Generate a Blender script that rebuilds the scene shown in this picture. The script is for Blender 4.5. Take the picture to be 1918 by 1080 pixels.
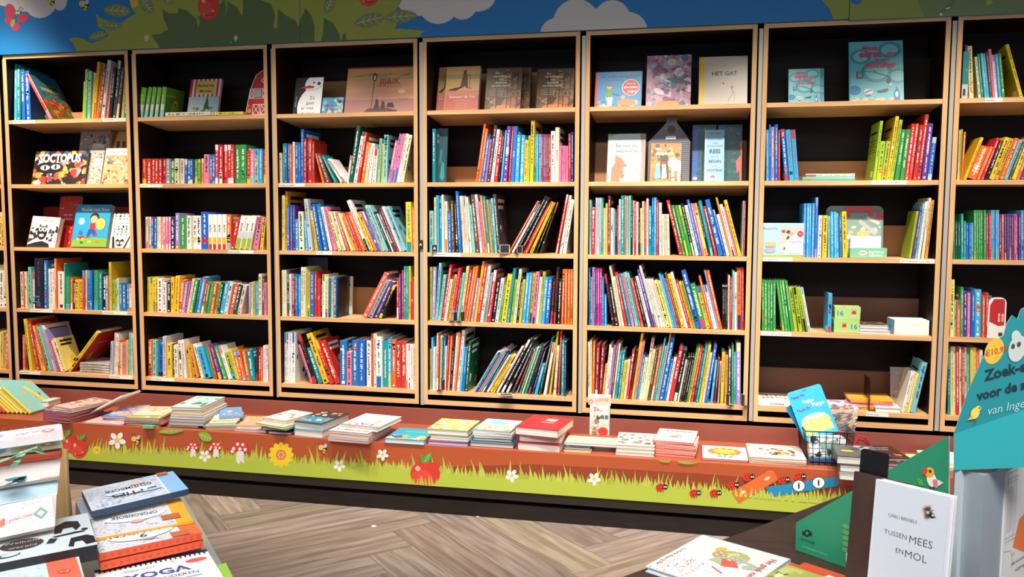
import bpy, math, random
from mathutils import Vector, Matrix
S = bpy.context.scene
for o in list(bpy.data.objects): bpy.data.objects.remove(o)
COL = S.collection
PI = math.pi
# ---------------------------------------------------------------- camera
CR = Vector((.97745657, .21108626, .00461026)); CU = Vector((-.02161999, .07834519, .99669183)); CF = Vector((-.21002676, .97432265, -.0811427))
CP = Vector((1.37151607, -4.1954903, 1.40531975)); FPX = 1598.5
cd = bpy.data.cameras.new('camera'); cam = bpy.data.objects.new('camera', cd); COL.objects.link(cam); S.camera = cam
cd.sensor_width = 36; cd.lens = FPX / 1918 * 36; cd.clip_start = .05; cd.clip_end = 60
cam.matrix_world = Matrix(((CR.x, CU.x, -CF.x, CP.x), (CR.y, CU.y, -CF.y, CP.y), (CR.z, CU.z, -CF.z, CP.z), (0, 0, 0, 1)))
S.view_settings.view_transform = 'Standard'; S.view_settings.look = 'None'; S.view_settings.gamma = 1; S.view_settings.use_curve_mapping = False
S.view_settings.exposure = 0.0
# ---------------------------------------------------------------- light: dim shop ambience, ceiling panel, track spots and added foreground fills
wd = bpy.data.worlds.new('world'); S.world = wd; wd.use_nodes = True
wd.node_tree.nodes['Background'].inputs[0].default_value = (.80, .86, 1, 1); wd.node_tree.nodes['Background'].inputs[1].default_value = .40
def spot(x, y, z, tx, ty, tz, W, size, blend=.55, col=(1, .90, .78), rad=.045):
    l = bpy.data.lights.new('track_spot', 'SPOT'); l.energy = W; l.spot_size = math.radians(size); l.spot_blend = blend; l.color = col; l.shadow_soft_size = rad
    o = bpy.data.objects.new('track_spot', l); COL.objects.link(o); o.location = (x, y, z)
    o.rotation_euler = (Vector((tx, ty, tz)) - Vector((x, y, z))).to_track_quat('-Z', 'Y').to_euler(); return o
for x, W in ((-2.45, 300), (-1.5, 150), (-.6, 190), (.2, 240), (1.0, 270), (1.75, 210), (2.55, 270)):
    spot(x, -1.25, 3.45, x - .1, .0, .45, W * 1.42, 60 if x < -2 else 50, .5 if x < -2 else .75, col=(1, .80, .60) if x < -2 else ((1, .86, .70) if x < -1 else (1, .91, .80)))
spot(-2.7, -.9, 3.3, -2.55, 0, 1.95, 60, 50, .8)
al = bpy.data.lights.new('ceiling_panel', 'AREA'); al.shape = 'RECTANGLE'; al.size = 4.5; al.size_y = 1.6; al.energy = 45; al.color = (.93, .96, 1)
ao = bpy.data.objects.new('ceiling_panel', al); COL.objects.link(ao); ao.location = (.7, -3.6, 3.3)
fl = bpy.data.lights.new('foreground_fill', 'AREA'); fl.shape = 'RECTANGLE'; fl.size = 2.2; fl.size_y = .8; fl.energy = 30; fl.color = (.95, .97, 1); fl.spread = math.radians(84)  # added fill to brighten the foreground tables, not a shop fixture
fo_ = bpy.data.objects.new('foreground_fill', fl); COL.objects.link(fo_); fr = fl.copy(); fr.energy = 14; fr.size = 1.2; fq = bpy.data.objects.new('foreground_fill', fr); COL.objects.link(fq); fq.location = (3.0, -4.2, 3.0); fq.rotation_euler = (Vector((1.9, -2.7, .8)) - Vector((3.0, -4.2, 3.0))).to_track_quat('-Z', 'Y').to_euler()  # second added fill, from the right, lifts the display and books there
fo_.location = (.9, -4.3, 3.1); fo_.rotation_euler = (Vector((.8, -2.5, .6)) - Vector((.9, -4.3, 3.1))).to_track_quat('-Z', 'Y').to_euler()

# ---------------------------------------------------------------- pixel -> world on a given real plane
def ray(u, v): return CF + CR * ((u - 959) / FPX) + CU * ((540 - v) / FPX)
def PY(u, v, y=0.): d = ray(u, v); return CP + d * ((y - CP.y) / d.y)
def PZ(u, v, z): d = ray(u, v); return CP + d * ((z - CP.z) / d.z)
def PP(u, v, o, n): d = ray(u, v); return CP + d * ((o - CP).dot(n) / d.dot(n))
# ---------------------------------------------------------------- materials
def nm(name):
    m = bpy.data.materials.new(name); m.use_nodes = True; nt = m.node_tree
    return m, nt, nt.nodes['Principled BSDF']
def lin(c): return tuple(((x / 12.92) if x <= .04045 else ((x + .055) / 1.055) ** 2.4) for x in c)
def H(s): return tuple(int(s[i:i + 2], 16) / 255 for i in (0, 2, 4))
def simple(name, hexc, rough=.5, metal=0., noise=.0, scale=30, spec=.5):
    m, nt, b = nm(name); c = lin(H(hexc)); b.inputs['Roughness'].default_value = rough; b.inputs['Metallic'].default_value = metal
    b.inputs['Specular IOR Level'].default_value = spec
    if noise:
        n = nt.nodes.new('ShaderNodeTexNoise'); n.inputs['Scale'].default_value = scale; t = nt.nodes.new('ShaderNodeTexCoord'); nt.links.new(t.outputs['Object'], n.inputs['Vector'])
        r = nt.nodes.new('ShaderNodeValToRGB'); r.color_ramp.elements[0].color = tuple(x * (1 - noise) for x in c) + (1,); r.color_ramp.elements[1].color = tuple(min(1, x * (1 + noise)) for x in c) + (1,)
        r.color_ramp.elements[0].position = .3; r.color_ramp.elements[1].position = .7
        nt.links.new(n.outputs[0], r.inputs[0]); nt.links.new(r.outputs[0], b.inputs['Base Color'])
    else: b.inputs['Base Color'].default_value = c + (1,)
    return m
def printed(name, rough, coat=0.):
    m, nt, b = nm(name); a = nt.nodes.new('ShaderNodeAttribute'); a.attribute_name = 'col'; nt.links.new(a.outputs['Color'], b.inputs['Base Color'])
    b.inputs['Roughness'].default_value = rough; b.inputs['Coat Weight'].default_value = coat; b.inputs['Coat Roughness'].default_value = .2
    return m
M_print = printed('printed_cover', .42, .15)
M_panel = printed('printed_panel', .5)
M_card = printed('printed_card', .45)
def wood(name, c1, c2, sc=(1.2, 1.2, 30), rough=.45, att=False):
    m, nt, b = nm(name); t = nt.nodes.new('ShaderNodeTexCoord'); mp = nt.nodes.new('ShaderNodeMapping'); mp.inputs['Scale'].default_value = sc
    n = nt.nodes.new('ShaderNodeTexNoise'); n.inputs['Scale'].default_value = 3; n.inputs['Detail'].default_value = 6; n.inputs['Distortion'].default_value = .6
    r = nt.nodes.new('ShaderNodeValToRGB'); r.color_ramp.elements[0].position = .32; r.color_ramp.elements[1].position = .68
    r.color_ramp.elements[0].color = lin(H(c1)) + (1,); r.color_ramp.elements[1].color = lin(H(c2)) + (1,)
    nt.links.new(t.outputs['UV' if att else 'Object'], mp.inputs[0]); nt.links.new(mp.outputs[0], n.inputs['Vector']); nt.links.new(n.outputs[0], r.inputs[0])
    b.inputs['Roughness'].default_value = rough
    if att:
        a = nt.nodes.new('ShaderNodeAttribute'); a.attribute_name = 'col'; mx = nt.nodes.new('ShaderNodeMix'); mx.data_type = 'RGBA'; mx.blend_type = 'MULTIPLY'; mx.inputs[0].default_value = 1
        nt.links.new(r.outputs[0], mx.inputs[6]); nt.links.new(a.outputs['Color'], mx.inputs[7]); nt.links.new(mx.outputs[2], b.inputs['Base Color'])
        bp = nt.nodes.new('ShaderNodeBump'); bp.inputs['Strength'].default_value = .12; bp.inputs['Distance'].default_value = .002; nt.links.new(n.outputs[0], bp.inputs['Height']); nt.links.new(bp.outputs[0], b.inputs['Normal'])
    else: nt.links.new(r.outputs[0], b.inputs['Base Color'])
    return m
M_plyH = wood('plywood', 'c89762', 'deb27e', (1, 1, 60))
M_plyV = wood('plywood_upright', 'c89762', 'deb27e', (60, 1, 1))
M_dark = wood('dark_laminate', '130a07', '20120c', (1, 1, 8), .5); M_dark.node_tree.nodes['Principled BSDF'].inputs['Specular IOR Level'].default_value = .22
M_lip = simple('lip_board', 'b07c4c', .5, noise=.05, scale=4); M_lipd = simple('brown_lip_board', '6b4028', .5, noise=.05, scale=4)
M_darktab = wood('dark_table_wood', '2e1c16', '4a3026', (1.2, 7, 1), .4)
M_red = simple('red_board', 'a02822', .45)
M_metal = simple('painted_metal', 'b9b2aa', .4, .3)
M_black = simple('black_metal', '17171a', .35, .4)
M_kick = wood('black_plinth', '120d0b', '241a15', (1, 1, 9), .35)
M_floor = wood('floor_vinyl', '75675c', 'a4968a', (.9, 11, 1), .42, True)
M_glass, _nt, _b = nm('clear_plastic'); _b.inputs['Transmission Weight'].default_value = .92; _b.inputs['Roughness'].default_value = .12; _b.inputs['IOR'].default_value = 1.25; _b.inputs['Base Color'].default_value = (.93, .95, .97, 1)
def pages_mat():
    m, nt, b = nm('page_block'); t = nt.nodes.new('ShaderNodeTexCoord'); mp = nt.nodes.new('ShaderNodeMapping'); mp.inputs['Scale'].default_value = (1400, 1, 1)
    n = nt.nodes.new('ShaderNodeTexNoise'); n.inputs['Scale'].default_value = 1; n.noise_dimensions = '3D'
    r = nt.nodes.new('ShaderNodeValToRGB'); r.color_ramp.elements[0].color = lin(H('cfc6b6')) + (1,); r.color_ramp.elements[1].color = lin(H('f4eee2')) + (1,)
    nt.links.new(t.outputs['Object'], mp.inputs[0]); nt.links.new(mp.outputs[0], n.inputs['Vector']); nt.links.new(n.outputs[0], r.inputs[0]); nt.links.new(r.outputs[0], b.inputs['Base Color'])
    b.inputs['Roughness'].default_value = .8; return m
M_pages = pages_mat()
# ---------------------------------------------------------------- mesh builder
class MB:
    def __init__(s): s.v = []; s.f = []; s.c = []; s.m = []; s.M = Matrix(); s.uv = []
    def face(s, pts, col=(1, 1, 1), mi=0, uv=None):
        b = len(s.v)
        for p in pts: s.v.append(s.M @ Vector(p))
        s.f.append(tuple(range(b, b + len(pts)))); s.c.append(col); s.m.append(mi); s.uv.append(uv)
    def mesh(s, vs, fs, col=(1, 1, 1), mi=0):
        b = len(s.v)
        for p in vs: s.v.append(s.M @ Vector(p))
        for f in fs: s.f.append(tuple(b + i for i in f)); s.c.append(col); s.m.append(mi); s.uv.append(None)
    def box(s, x0, x1, y0, y1, z0, z1, col=(1, 1, 1), mi=0, fm=None):
        V = [(x0, y0, z0), (x1, y0, z0), (x1, y1, z0), (x0, y1, z0), (x0, y0, z1), (x1, y0, z1), (x1, y1, z1), (x0, y1, z1)]
        F = [(3, 2, 1, 0), (4, 5, 6, 7), (0, 1, 5, 4), (1, 2, 6, 5), (2, 3, 7, 6), (3, 0, 4, 7)]   # bottom top front right back left
        b = len(s.v); s.v += [s.M @ Vector(p) for p in V]
        for k, f in enumerate(F): s.f.append(tuple(b + i for i in f)); s.c.append(col); s.m.append(fm[k] if fm else mi); s.uv.append(None)
    def prism(s, poly, n, t, col=(1, 1, 1), mi=0, side=None):   # poly: 3-D points in a plane, extruded by n*t
        n = Vector(n) * t; a = [Vector(p) for p in poly]; k = len(a); b = len(s.v)
        s.v += [s.M @ p for p in a] + [s.M @ (p + n) for p in a]
        s.f.append(tuple(range(b + k - 1, b - 1, -1))); s.c.append(col); s.m.append(mi); s.uv.append(None)
        s.f.append(tuple(range(b + k, b + 2 * k))); s.c.append(col); s.m.append(mi); s.uv.append(None)
        for i in range(k):
            j = (i + 1) % k; s.f.append((b + i, b + j, b + k + j, b + k + i)); s.c.append(side or col); s.m.append(mi); s.uv.append(None)
    def tube(s, pts, r, col=(1, 1, 1), mi=0, n=6, closed=False):
        pts = [Vector(p) for p in pts]; b = len(s.v); K = len(pts)
        for i, p in enumerate(pts):
            a = pts[(i - 1) % K] if (closed or i) else p; c = pts[(i + 1) % K] if (closed or i < K - 1) else p
            d = (c - a).normalized(); u = d.cross(Vector((0, 0, 1)))
            if u.length < .2: u = d.cross(Vector((1, 0, 0)))
            u.normalize(); w = d.cross(u)
            for k in range(n): s.v.append(s.M @ (p + (u * math.cos(2 * PI * k / n) + w * math.sin(2 * PI * k / n)) * r))
        for i in range(K if closed else K - 1):
            j = (i + 1) % K
            for k in range(n):
                l = (k + 1) % n; s.f.append((b + i * n + k, b + i * n + l, b + j * n + l, b + j * n + k)); s.c.append(col); s.m.append(mi); s.uv.append(None)
        if not closed:
            s.f.append(tuple(b + k for k in range(n - 1, -1, -1))); s.f.append(tuple(b + (K - 1) * n + k for k in range(n)))
            for _ in (0, 1): s.c.append(col); s.m.append(mi); s.uv.append(None)
    def build(s, name, mats, parent=None, mw=None):
        me = bpy.data.meshes.new(name); me.from_pydata([tuple(p) for p in s.v], [], s.f)
        for m in (mats if isinstance(mats, (list, tuple)) else [mats]): me.materials.append(m)
        a = me.color_attributes.new('col', 'FLOAT_COLOR', 'CORNER'); buf = []
        for f, c in zip(s.f, s.c): l = lin(c); buf += (list(l) + [1.]) * len(f)
        a.data.foreach_set('color', buf); me.polygons.foreach_set('material_index', s.m)
        if any(s.uv):
            ul = me.uv_layers.new(name='UVMap'); ub = []
            for f, u in zip(s.f, s.uv):
                for q in (u or [(0, 0)] * len(f)): ub += list(q)
            ul.data.foreach_set('uv', ub)
        me.update(); o = bpy.data.objects.new(name, me); COL.objects.link(o)
        if parent is not None: o.parent = parent
        if mw is not None: o.matrix_world = mw
        return o
def tag(o, label, cat, group=None, kind=None):
    o['label'] = label; o['category'] = cat
    if group: o['group'] = group
    if kind: o['kind'] = kind
    return o
def struct(o, label=None):
    o['kind'] = 'structure'
    if label: o['label'] = label
    return o
def empty(name, loc=(0, 0, 0)):
    o = bpy.data.objects.new(name, None); o.location = loc; o.empty_display_size = .05; COL.objects.link(o); return o
# ---------------------------------------------------------------- flat printing on a face
TC = {}
def glyphs(s, bold=0., shear=0.):
    k = (s, bold, shear)
    if k not in TC:
        c = bpy.data.curves.new('t', 'FONT'); c.body = s; c.size = 1; c.resolution_u = 2; c.offset = bold; c.shear = shear; c.align_x = 'CENTER'
        o = bpy.data.objects.new('t', c); me = bpy.data.meshes.new_from_object(o)
        vs = [tuple(v.co)[:2] for v in me.vertices]; fs = [tuple(p.vertices) for p in me.polygons]
        bpy.data.objects.remove(o); bpy.data.curves.remove(c); bpy.data.meshes.remove(me)
        if vs:
            y0 = 0.; x0 = min(v[0] for v in vs); x1 = max(v[0] for v in vs); vs = [(v[0] - (x0 + x1) / 2, v[1]) for v in vs]; wd_ = x1 - x0
        else: wd_ = 1
        TC[k] = (vs, fs, wd_)
    return TC[k]
class D:
    """a face w x h metres: unit coordinates 0..1, everything printed a hair above it"""
    def __init__(s, mb, o, U, V, w, h, mi=0, eps=.00022, clip=None):
        s.mb = mb; s.o = Vector(o); s.U = Vector(U).normalized(); s.V = Vector(V).normalized(); s.N = s.U.cross(s.V); s.w = w; s.h = h; s.mi = mi; s.L = 1; s.eps = eps
    def p(s, x, y): return s.o + s.U * (x * s.w) + s.V * (y * s.h) + s.N * (s.L * s.eps)
    def poly(s, pts, col, clip=True):
        if isinstance(col, str): col = H(col)
        if clip: pts = clip_poly(pts, 0, 1, 0, 1)
        s.L += .012
        if len(pts) > 2: s.mb.face([s.p(x, y) for x, y in pts], col, s.mi)
        return s
    def rect(s, x0, y0, x1, y1, col): return s.poly([(x0, y0), (x1, y0), (x1, y1), (x0, y1)], col)
    def ell(s, cx, cy, rx, col, ry=None, rot=0, n=16, a0=0, a1=360):      # rx in units of width, ry in units of width too
        ry = rx if ry is None else ry; k = s.w / s.h; out = []; r = math.radians(rot)
        for i in range(n + (a1 - a0 < 360)):
            a = math.radians(a0 + (a1 - a0) * i / n); x = rx * math.cos(a); y = ry * math.sin(a)
            out.append((cx + x * math.cos(r) - y * math.sin(r), cy + (x * math.sin(r) + y * math.cos(r)) * k))
        return s.poly(out, col)
    def line(s, pts, t, col):
        k = s.w / s.h
        for (x0, y0), (x1, y1) in zip(pts, pts[1:]):
            dx, dy = x1 - x0, (y1 - y0) / k; l = math.hypot(dx, dy) or 1; nx, ny = -dy / l * t / 2, dx / l * t / 2 * k
            s.poly([(x0 - nx, y0 - ny), (x1 - nx, y1 - ny), (x1 + nx, y1 + ny), (x0 + nx, y0 + ny)], col)
        return s
    def text(s, t, cx, cy, size, col, rot=0, maxw=None, bold=0., shear=0., align='c'):   # size and maxw in units of width
        if isinstance(col, str): col = H(col)
        vs, fs, wd_ = glyphs(t, bold, shear); k = s.w / s.h; sx = size; s.L += .012
        if maxw and wd_ * size > maxw: sx = maxw / wd_
        off = 0 if align == 'c' else (wd_ * sx / 2 if align == 'l' else -wd_ * sx / 2); r = math.radians(rot); b = []
        for x, y in vs:
            x = x * sx + off; y = (y - .33) * size; b.append(s.p(cx + x * math.cos(r) - y * math.sin(r), cy + (x * math.sin(r) + y * math.cos(r)) * k))
        s.mb.mesh(b, fs, col, s.mi); return s
    def up(s, n=1): s.L += n; return s
    def blobs(s, x0, y0, x1, y1, cols, n, size, seed=0, k=6):
        R = random.Random(seed)
        for i in range(n):
            cx = R.uniform(x0, x1); cy = R.uniform(y0, y1); rr = size * R.uniform(.4, 1.3); a = R.uniform(0, 6.28); s.L += .02
            s.poly([(min(x1, max(x0, cx + rr * R.uniform(.5, 1.2) * math.cos(a + 6.283 * j / k))), min(y1, max(y0, cy + rr * R.uniform(.5, 1.2) * math.sin(a + 6.283 * j / k) * s.w / s.h))) for j in range(k)], R.choice(cols))
        return s
def clip_half(pts, ax, lim, sgn):
    out = []
    for i in range(len(pts)):
        a, b = pts[i - 1], pts[i]; da = (a[ax] - lim) * sgn; db = (b[ax] - lim) * sgn
        if (da < 0) != (db < 0):
            t = da / (da - db); out.append((a[0] + (b[0] - a[0]) * t, a[1] + (b[1] - a[1]) * t))
        if db >= 0: out.append(b)
    return out
def clip_poly(pts, x0, x1, y0, y1):
    for ax, lim, sg in ((0, x0, 1), (0, x1, -1), (1, y0, 1), (1, y1, -1)):
        if min((p[ax] - lim) * sg for p in pts) < 0:
            pts = clip_half(pts, ax, lim, sg)
            if len(pts) < 3: return []
    return pts
# ---------------------------------------------------------------- books
PAL = dict(r='d0302c', R='8e1f30', o='ee7028', y='f6c92c', Y='f2e488', c='f1e4c8', w='f6f2ea', g='3c9c48', G='175c42', l='a9c23a', t='15979c', T='86c9c4', b='1f6fc4', B='1f3272',
           s='3fb0e4', p='ec7ea4', P='c83c8c', v='623a98', V='aa96cc', k='1b191b', K='45434a', n='6c4630', a='a2a2a4', A='cdd1d6', d='d69a3a', m='f2694e')
NAMES = dict(r='red', R='dark red', o='orange', y='yellow', Y='pale yellow', c='cream', w='white', g='green', G='dark green', l='lime green', t='teal', T='pale teal', b='blue', B='navy',
             s='sky blue', p='pink', P='magenta', v='violet', V='lavender', k='black', K='charcoal', n='brown', a='grey', A='light grey', d='ochre', m='coral')
LIGHTS = 'wcYAyTVslpm'
PAL = {k: ''.join('%02x' % int(int(v[i:i + 2], 16) * (.93 if k not in 'kBG' else .85)) for i in (0, 2, 4)) for k, v in PAL.items()}
def jit(c, R, a=.05): return tuple(min(1, max(0, x + R.uniform(-a, a))) for x in c)
def book_geo(mc, mp, w, h, d, base, R, accent=None, txt=None, hard=None, side=2, art=None, spine=True, plain=False, backart=True, foot=None, tcol=None):
    """closed book: x thickness 0..w (front cover at x=w), y depth 0..d (spine at y=0), z height 0..h"""
    hard = (w > .009) if hard is None else hard
    bt = .0022 if hard else .0007; bt = min(bt, w * .22); ov = .003 if hard else 0.0; c = min(.0035, w * .28)
    P = [(0, d), (0, c), (c * .35, c * .3), (c, 0), (w - c, 0), (w - c * .35, c * .3), (w, c), (w, d), (w - bt, d), (w - bt, bt * 1.2), (bt, bt * 1.2), (bt, d)]
    n = len(P); vs = [(x, y, 0) for x, y in P] + [(x, y, h) for x, y in P]
    mc.mesh(vs, [(i, (i + 1) % n, n + (i + 1) % n, n + i) for i in range(n)] + [(11, 0, 1, 2, 10), (10, 2, 3, 4, 5, 9), (9, 5, 6, 7, 8), tuple(n + i for i in (10, 2, 1, 0, 11)), tuple(n + i for i in (9, 5, 4, 3, 2, 10)), tuple(n + i for i in (8, 7, 6, 5, 9))], base)
    # caps wind outwards on both ends
    mp.box(bt + .0001, w - bt - .0001, bt * 1.3, d - ov, ov, h - ov, (1, 1, 1))
    lum = .3 * base[0] + .6 * base[1] + .1 * base[2]
    ink = tcol or (accent if accent and abs(sum(accent) - sum(base)) > .5 else ((.13, .12, .14) if lum > .58 else (.95, .94, .9)))
    if spine:
        sw = w - 2 * c; s = D(mc, (c, 0, 0), (1, 0, 0), (0, 0, 1), sw, h)
        if accent and not plain:
            st = R.random()
            if st < .45: s.rect(0, 0, 1, R.uniform(.12, .3), accent)
            elif st < .7: s.rect(0, R.uniform(.78, .86), 1, 1, accent)
            elif st < .85: s.rect(0, .0, 1, .14, accent); s.rect(0, .86, 1, 1, accent)
        s.up()
        if foot: s.rect(0, 0, 1, foot[1], foot[0]).up()
        if txt:
            for tx, cy, size, tc in txt: s.up().text(tx, .5, cy, size, tc, rot=-90, bold=.015, maxw=h / sw * (.34 if tx in ('AUTO', 'BOUW') else .7))
            if foot: s.rect(0, foot[1], 1, foot[1] + .2, 'f0b428' if txt[0][0] == 'AUTO' else 'c8ccc8')
        elif w > .004 and not plain:
            z = .93 * h; e = R.uniform(.2, .45) * h; lw = min(sw * R.uniform(.4, .62), .011); x0 = .5 - lw / sw / 2; x1 = .5 + lw / sw / 2
            while z > e:
                l = lw * R.uniform(.35, .75)
                if R.random() < .82:
                    a = R.choice((0, 0, .3)); b_ = R.choice((1, 1, .7)); s.rect(x0 + (x1 - x0) * a, (z - l) / h, x0 + (x1 - x0) * b_, z / h, ink)
                z -= l * 1.45
            if R.random() < .6:
                z = e - .01; e = .14 * h; lw *= .55; x0 = .5 - lw / sw / 2; x1 = .5 + lw / sw / 2
                while z > e:
                    l = lw * .6
                    if R.random() < .8: s.rect(x0, (z - l) / h, x1, z / h, ink)
                    z -= l * 1.6
            if R.random() < .6: s.rect(.25, .03, .75, .03 + sw * .5 / h, ink)
            if R.random() < .6:
                z = R.choice((.12, .2, .78, .5)); c2 = H(PAL[R.choice('rybgtowkBnmcGdkB')])
                for q in range(R.choice((1, 2, 3, 5))): s.up(.1).rect(R.choice((0, .1, .3)), z, R.choice((1, .9, .6)), z + R.uniform(.012, .05), c2 if q % 2 == 0 else jit(c2, R, .2)); z += R.uniform(.03, .06)
    f = D(mc, (w, c * 1.6, 0), (0, 1, 0), (0, 0, 1), d - c * 1.6, h)
    if art: art(f)
    elif side and not plain:
        q = [jit(base, R, .12) for _ in range(3)] + [accent or ink, H(PAL[R.choice('rybgtowk')])]
        f.blobs(.08, .06, .92, .6, q, 7 * side, .13, R.random(), 7); f.up()
        for k in range(2): f.rect(.14, .86 - .11 * k, R.uniform(.6, .88), .92 - .11 * k, ink)
    if backart and not plain and side:
        b_ = D(mc, (0, d, 0), (0, -1, 0), (0, 0, 1), d, h); b_.rect(.12, .8, .8, .84, ink)
        for k in range(5): b_.rect(.12, .68 - .05 * k, .12 + .01 * R.uniform(55, 75), .69 - .05 * k, ink)
        b_.rect(.62, .06, .88, .16, 'f4f0ea')
def make_book(name, mw, w, h, d, base, R, label, cat='book', group=None, **kw):
    mc = MB(); mp = MB(); book_geo(mc, mp, w, h, d, base, R, **kw)
    o = empty(name); o.matrix_world = mw; mc.build('cover', [M_print], o); mp.build('pages', [M_pages], o)
    tag(o, label, cat, group); return o
def frame(o, X, Y, Z):
    return Matrix(((X[0], Y[0], Z[0], o[0]), (X[1], Y[1], Z[1], o[1]), (X[2], Y[2], Z[2], o[2]), (0, 0, 0, 1)))
# ================================================================ THE ROOM
m = MB(); R = random.Random(5)
L_, W_ = 1.22, 1.22 / 6                     # herringbone vinyl planks, one mesh
def fl_plank(cx, cy, ang):
    ca, sa = math.cos(ang), math.sin(ang); g = .0009; q = [(-L_ / 2 + g, -W_ / 2 + g), (L_ / 2 - g, -W_ / 2 + g), (L_ / 2 - g, W_ / 2 - g), (-L_ / 2 + g, W_ / 2 - g)]
    k = R.uniform(.9, 1.04); ox, oy = R.uniform(0, 40), R.uniform(0, 40)
    m.face([(cx + x * ca - y * sa, cy + x * sa + y * ca, 0) for x, y in q], (k, k * R.uniform(.96, 1), k * R.uniform(.93, 1)), 0, [(x + ox, y + oy) for x, y in q])
r2 = math.sqrt(.5); n_ = int(L_ / W_ + .5)
for i in range(-34, 34):
    for j in range(-7, 8):
        for k in (0, 1):
            a = i * W_ + (L_ + 0) * 0; px_, py_ = i * W_ + j * 2 * n_ * W_ * 0, 0
            # lattice vectors of the herringbone: (W, W) and (2L, 0) in the planks' own axes
            X = i * W_ + j * 2 * L_; Y = i * W_
            if k == 0: c = (X + L_ / 2, Y + W_ / 2); an = 0
            else: c = (X + L_ + W_ / 2, Y + W_ - L_ / 2 + 0); an = PI / 2
            t = math.radians(45 + 0); x = c[0] * math.cos(t) - c[1] * math.sin(t) - .66; y = c[0] * math.sin(t) + c[1] * math.cos(t) - .5
            if -4.6 < x < 5 and -6.2 < y < .6: fl_plank(x, y, an + t)
m.box(-4.6, 5, -6.2, .6, -.05, -.001, (.55, .5, .46))
struct(m.build('floor', [M_floor]), 'grey-brown wood-look vinyl floor laid in herringbone')
m = MB(); m.box(-4.6, 5, .345, .40, 0, 3.6); struct(m.build('wall_back', [M_dark]), 'dark wall behind the bookcases')
m = MB(); m.box(-4.6, 5, -6.2, .4, 3.6, 3.65); o = struct(m.build('ceiling', [simple('ceiling_paint', '3a3836', .8)]), 'dark shop ceiling')
# scraps of paper on the floor
for i, (u, v, l) in enumerate(((700, 985, 'white scrap of paper on the floor in front of the bench, left of centre'), (895, 966, 'white scrap of paper on the floor close to the bench plinth'))):
    c = PZ(u, v, 0); m = MB(); m.prism([(c.x + .012 * math.cos(a) * (1 + .4 * math.sin(3 * a)), c.y + .012 * math.sin(a), .0002) for a in [k * 6.283 / 7 for k in range(7)]], (0, 0, 1), .0012, H('f0ead8'))
    tag(m.build('paper_scrap', [M_card]), l, 'paper')
# ---------------------------------------------------------------- bookcases
BW, BH, PITCH, BZ = .80, 1.872, .8283, .44
SZ = [1.51, 1.149, .792, .438, .074]      # upper face of each shelf at its front edge, above the case's foot
def bx(b): return (b - 3) * PITCH
DROP = {}                                  # display shelves slope backwards
for b in range(-1, 7): DROP[(b, 0)] = .028
DROP[(4, 1)] = .045; DROP[(0, 1)] = .02; DROP[(0, 2)] = .02; DROP[(5, 0)] = .02
LIP = {(0, 0): (.09, 'w'), (0, 1): (.20, 'w'), (0, 2): (.25, 'r'), (1, 0): (.20, 'd'), (2, 0): (.225, 'w'), (2, 1): (.10, 'w'), (2, 3): (.145, 'w'), (3, 0): (.24, 'w'), (3, 1): (.095, 'w'),
       (3, 2): (.12, 'd'), (4, 0): (.24, 'd'), (4, 1): (.25, 'w'), (5, 0): (.24, 'd'), (5, 1): (.105, 'w'), (5, 2): (.15, 'w'), (5, 3): (.15, 'b'), (5, 4): (.15, 'b'), (3, 4): (.10, 'd')}
ORD = ['left-edge', 'first full', 'second full', 'third full', 'fourth full', 'fifth full', 'sixth full', 'right-edge']
CASE_L = ['plywood bookcase cut off by the left edge of the photo', 'plywood bookcase with the octopus and owl picture books on its upper shelves', 'plywood bookcase with the red barn book on its top shelf',
          'plywood bookcase with the snowman book on its top shelf', 'plywood bookcase with three brown story books on its top shelf', 'plywood bookcase with the pink floral book on its top shelf',
          'half-empty plywood bookcase with two turquoise monster books on top', 'plywood bookcase cut off by the right edge of the photo']
CASES = {}
for b in range(-1, 7):
    x0 = bx(b); e = empty('bookcase', (x0, 0, BZ)); CASES[b] = e; tag(e, CASE_L[b + 1], 'bookcase', 'bookcases along the wall')
    T = .021; Dp = .31
    for xs, nmk in ((0, 0), (BW - T, 1)):
        m = MB(); m.box(xs, xs + T, 0, Dp, 0, BH, mi=0, fm=[0, 0, 0, 1, 0, 1]); o = m.build('side_panel', [M_plyV, M_dark], e)
    m = MB(); m.box(T, BW - T, 0, Dp, BH - T, BH, fm=[1, 0, 0, 0, 0, 0]); m.build('top_panel', [M_plyH, M_dark], e)
    m = MB(); m.box(T, BW - T, 0, Dp, 0, .026, fm=[0, 1, 0, 0, 0, 0]); m.build('bottom_panel', [M_plyH, M_dark], e)
    m = MB(); m.box(T, BW - T, Dp - .008, Dp, .026, BH - T); m.build('back_panel', [M_dark], e)
    for s in range(5):
        dr = DROP.get((b, s), 0); m = MB(); z = SZ[s]; a = math.atan2(dr, .285)
        m.M = Matrix.Translation((0, .001, z)) @ Matrix.Rotation(-a, 4, 'X'); m.box(T + .001, BW - T - .001, 0, .285 if not dr else .275, -.021, 0)
        sh = m.build('shelf', [M_plyH], e)
        if (b, s) in LIP:
            hh, k = LIP[(b, s)]; m2 = MB(); m2.M = m.M; yy = .27 if not dr else .235; m2.box(T + .001, BW - T - .001, yy - .012, yy, .0004, hh)
            m2.build('display_board', [{'w': M_lip, 'b': M_lipd, 'd': M_dark, 'r': M_red}[k]], sh)
for b in range(-1, 6):                     # metal uprights in the gaps
    x0 = bx(b) + BW; w = (.009 if b < 2 else .019); m = MB(); xr = x0 + (PITCH - BW) - .001
    m.box(xr - w, xr - .001, .006, .05, BZ - .005 if b < 4 else BZ + .0, BZ + BH - .02)
    tag(m.build('metal_upright', [M_metal]), f'grey metal upright in the gap right of the {ORD[b+1]} bookcase', 'upright', 'metal uprights between the bookcases')
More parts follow.
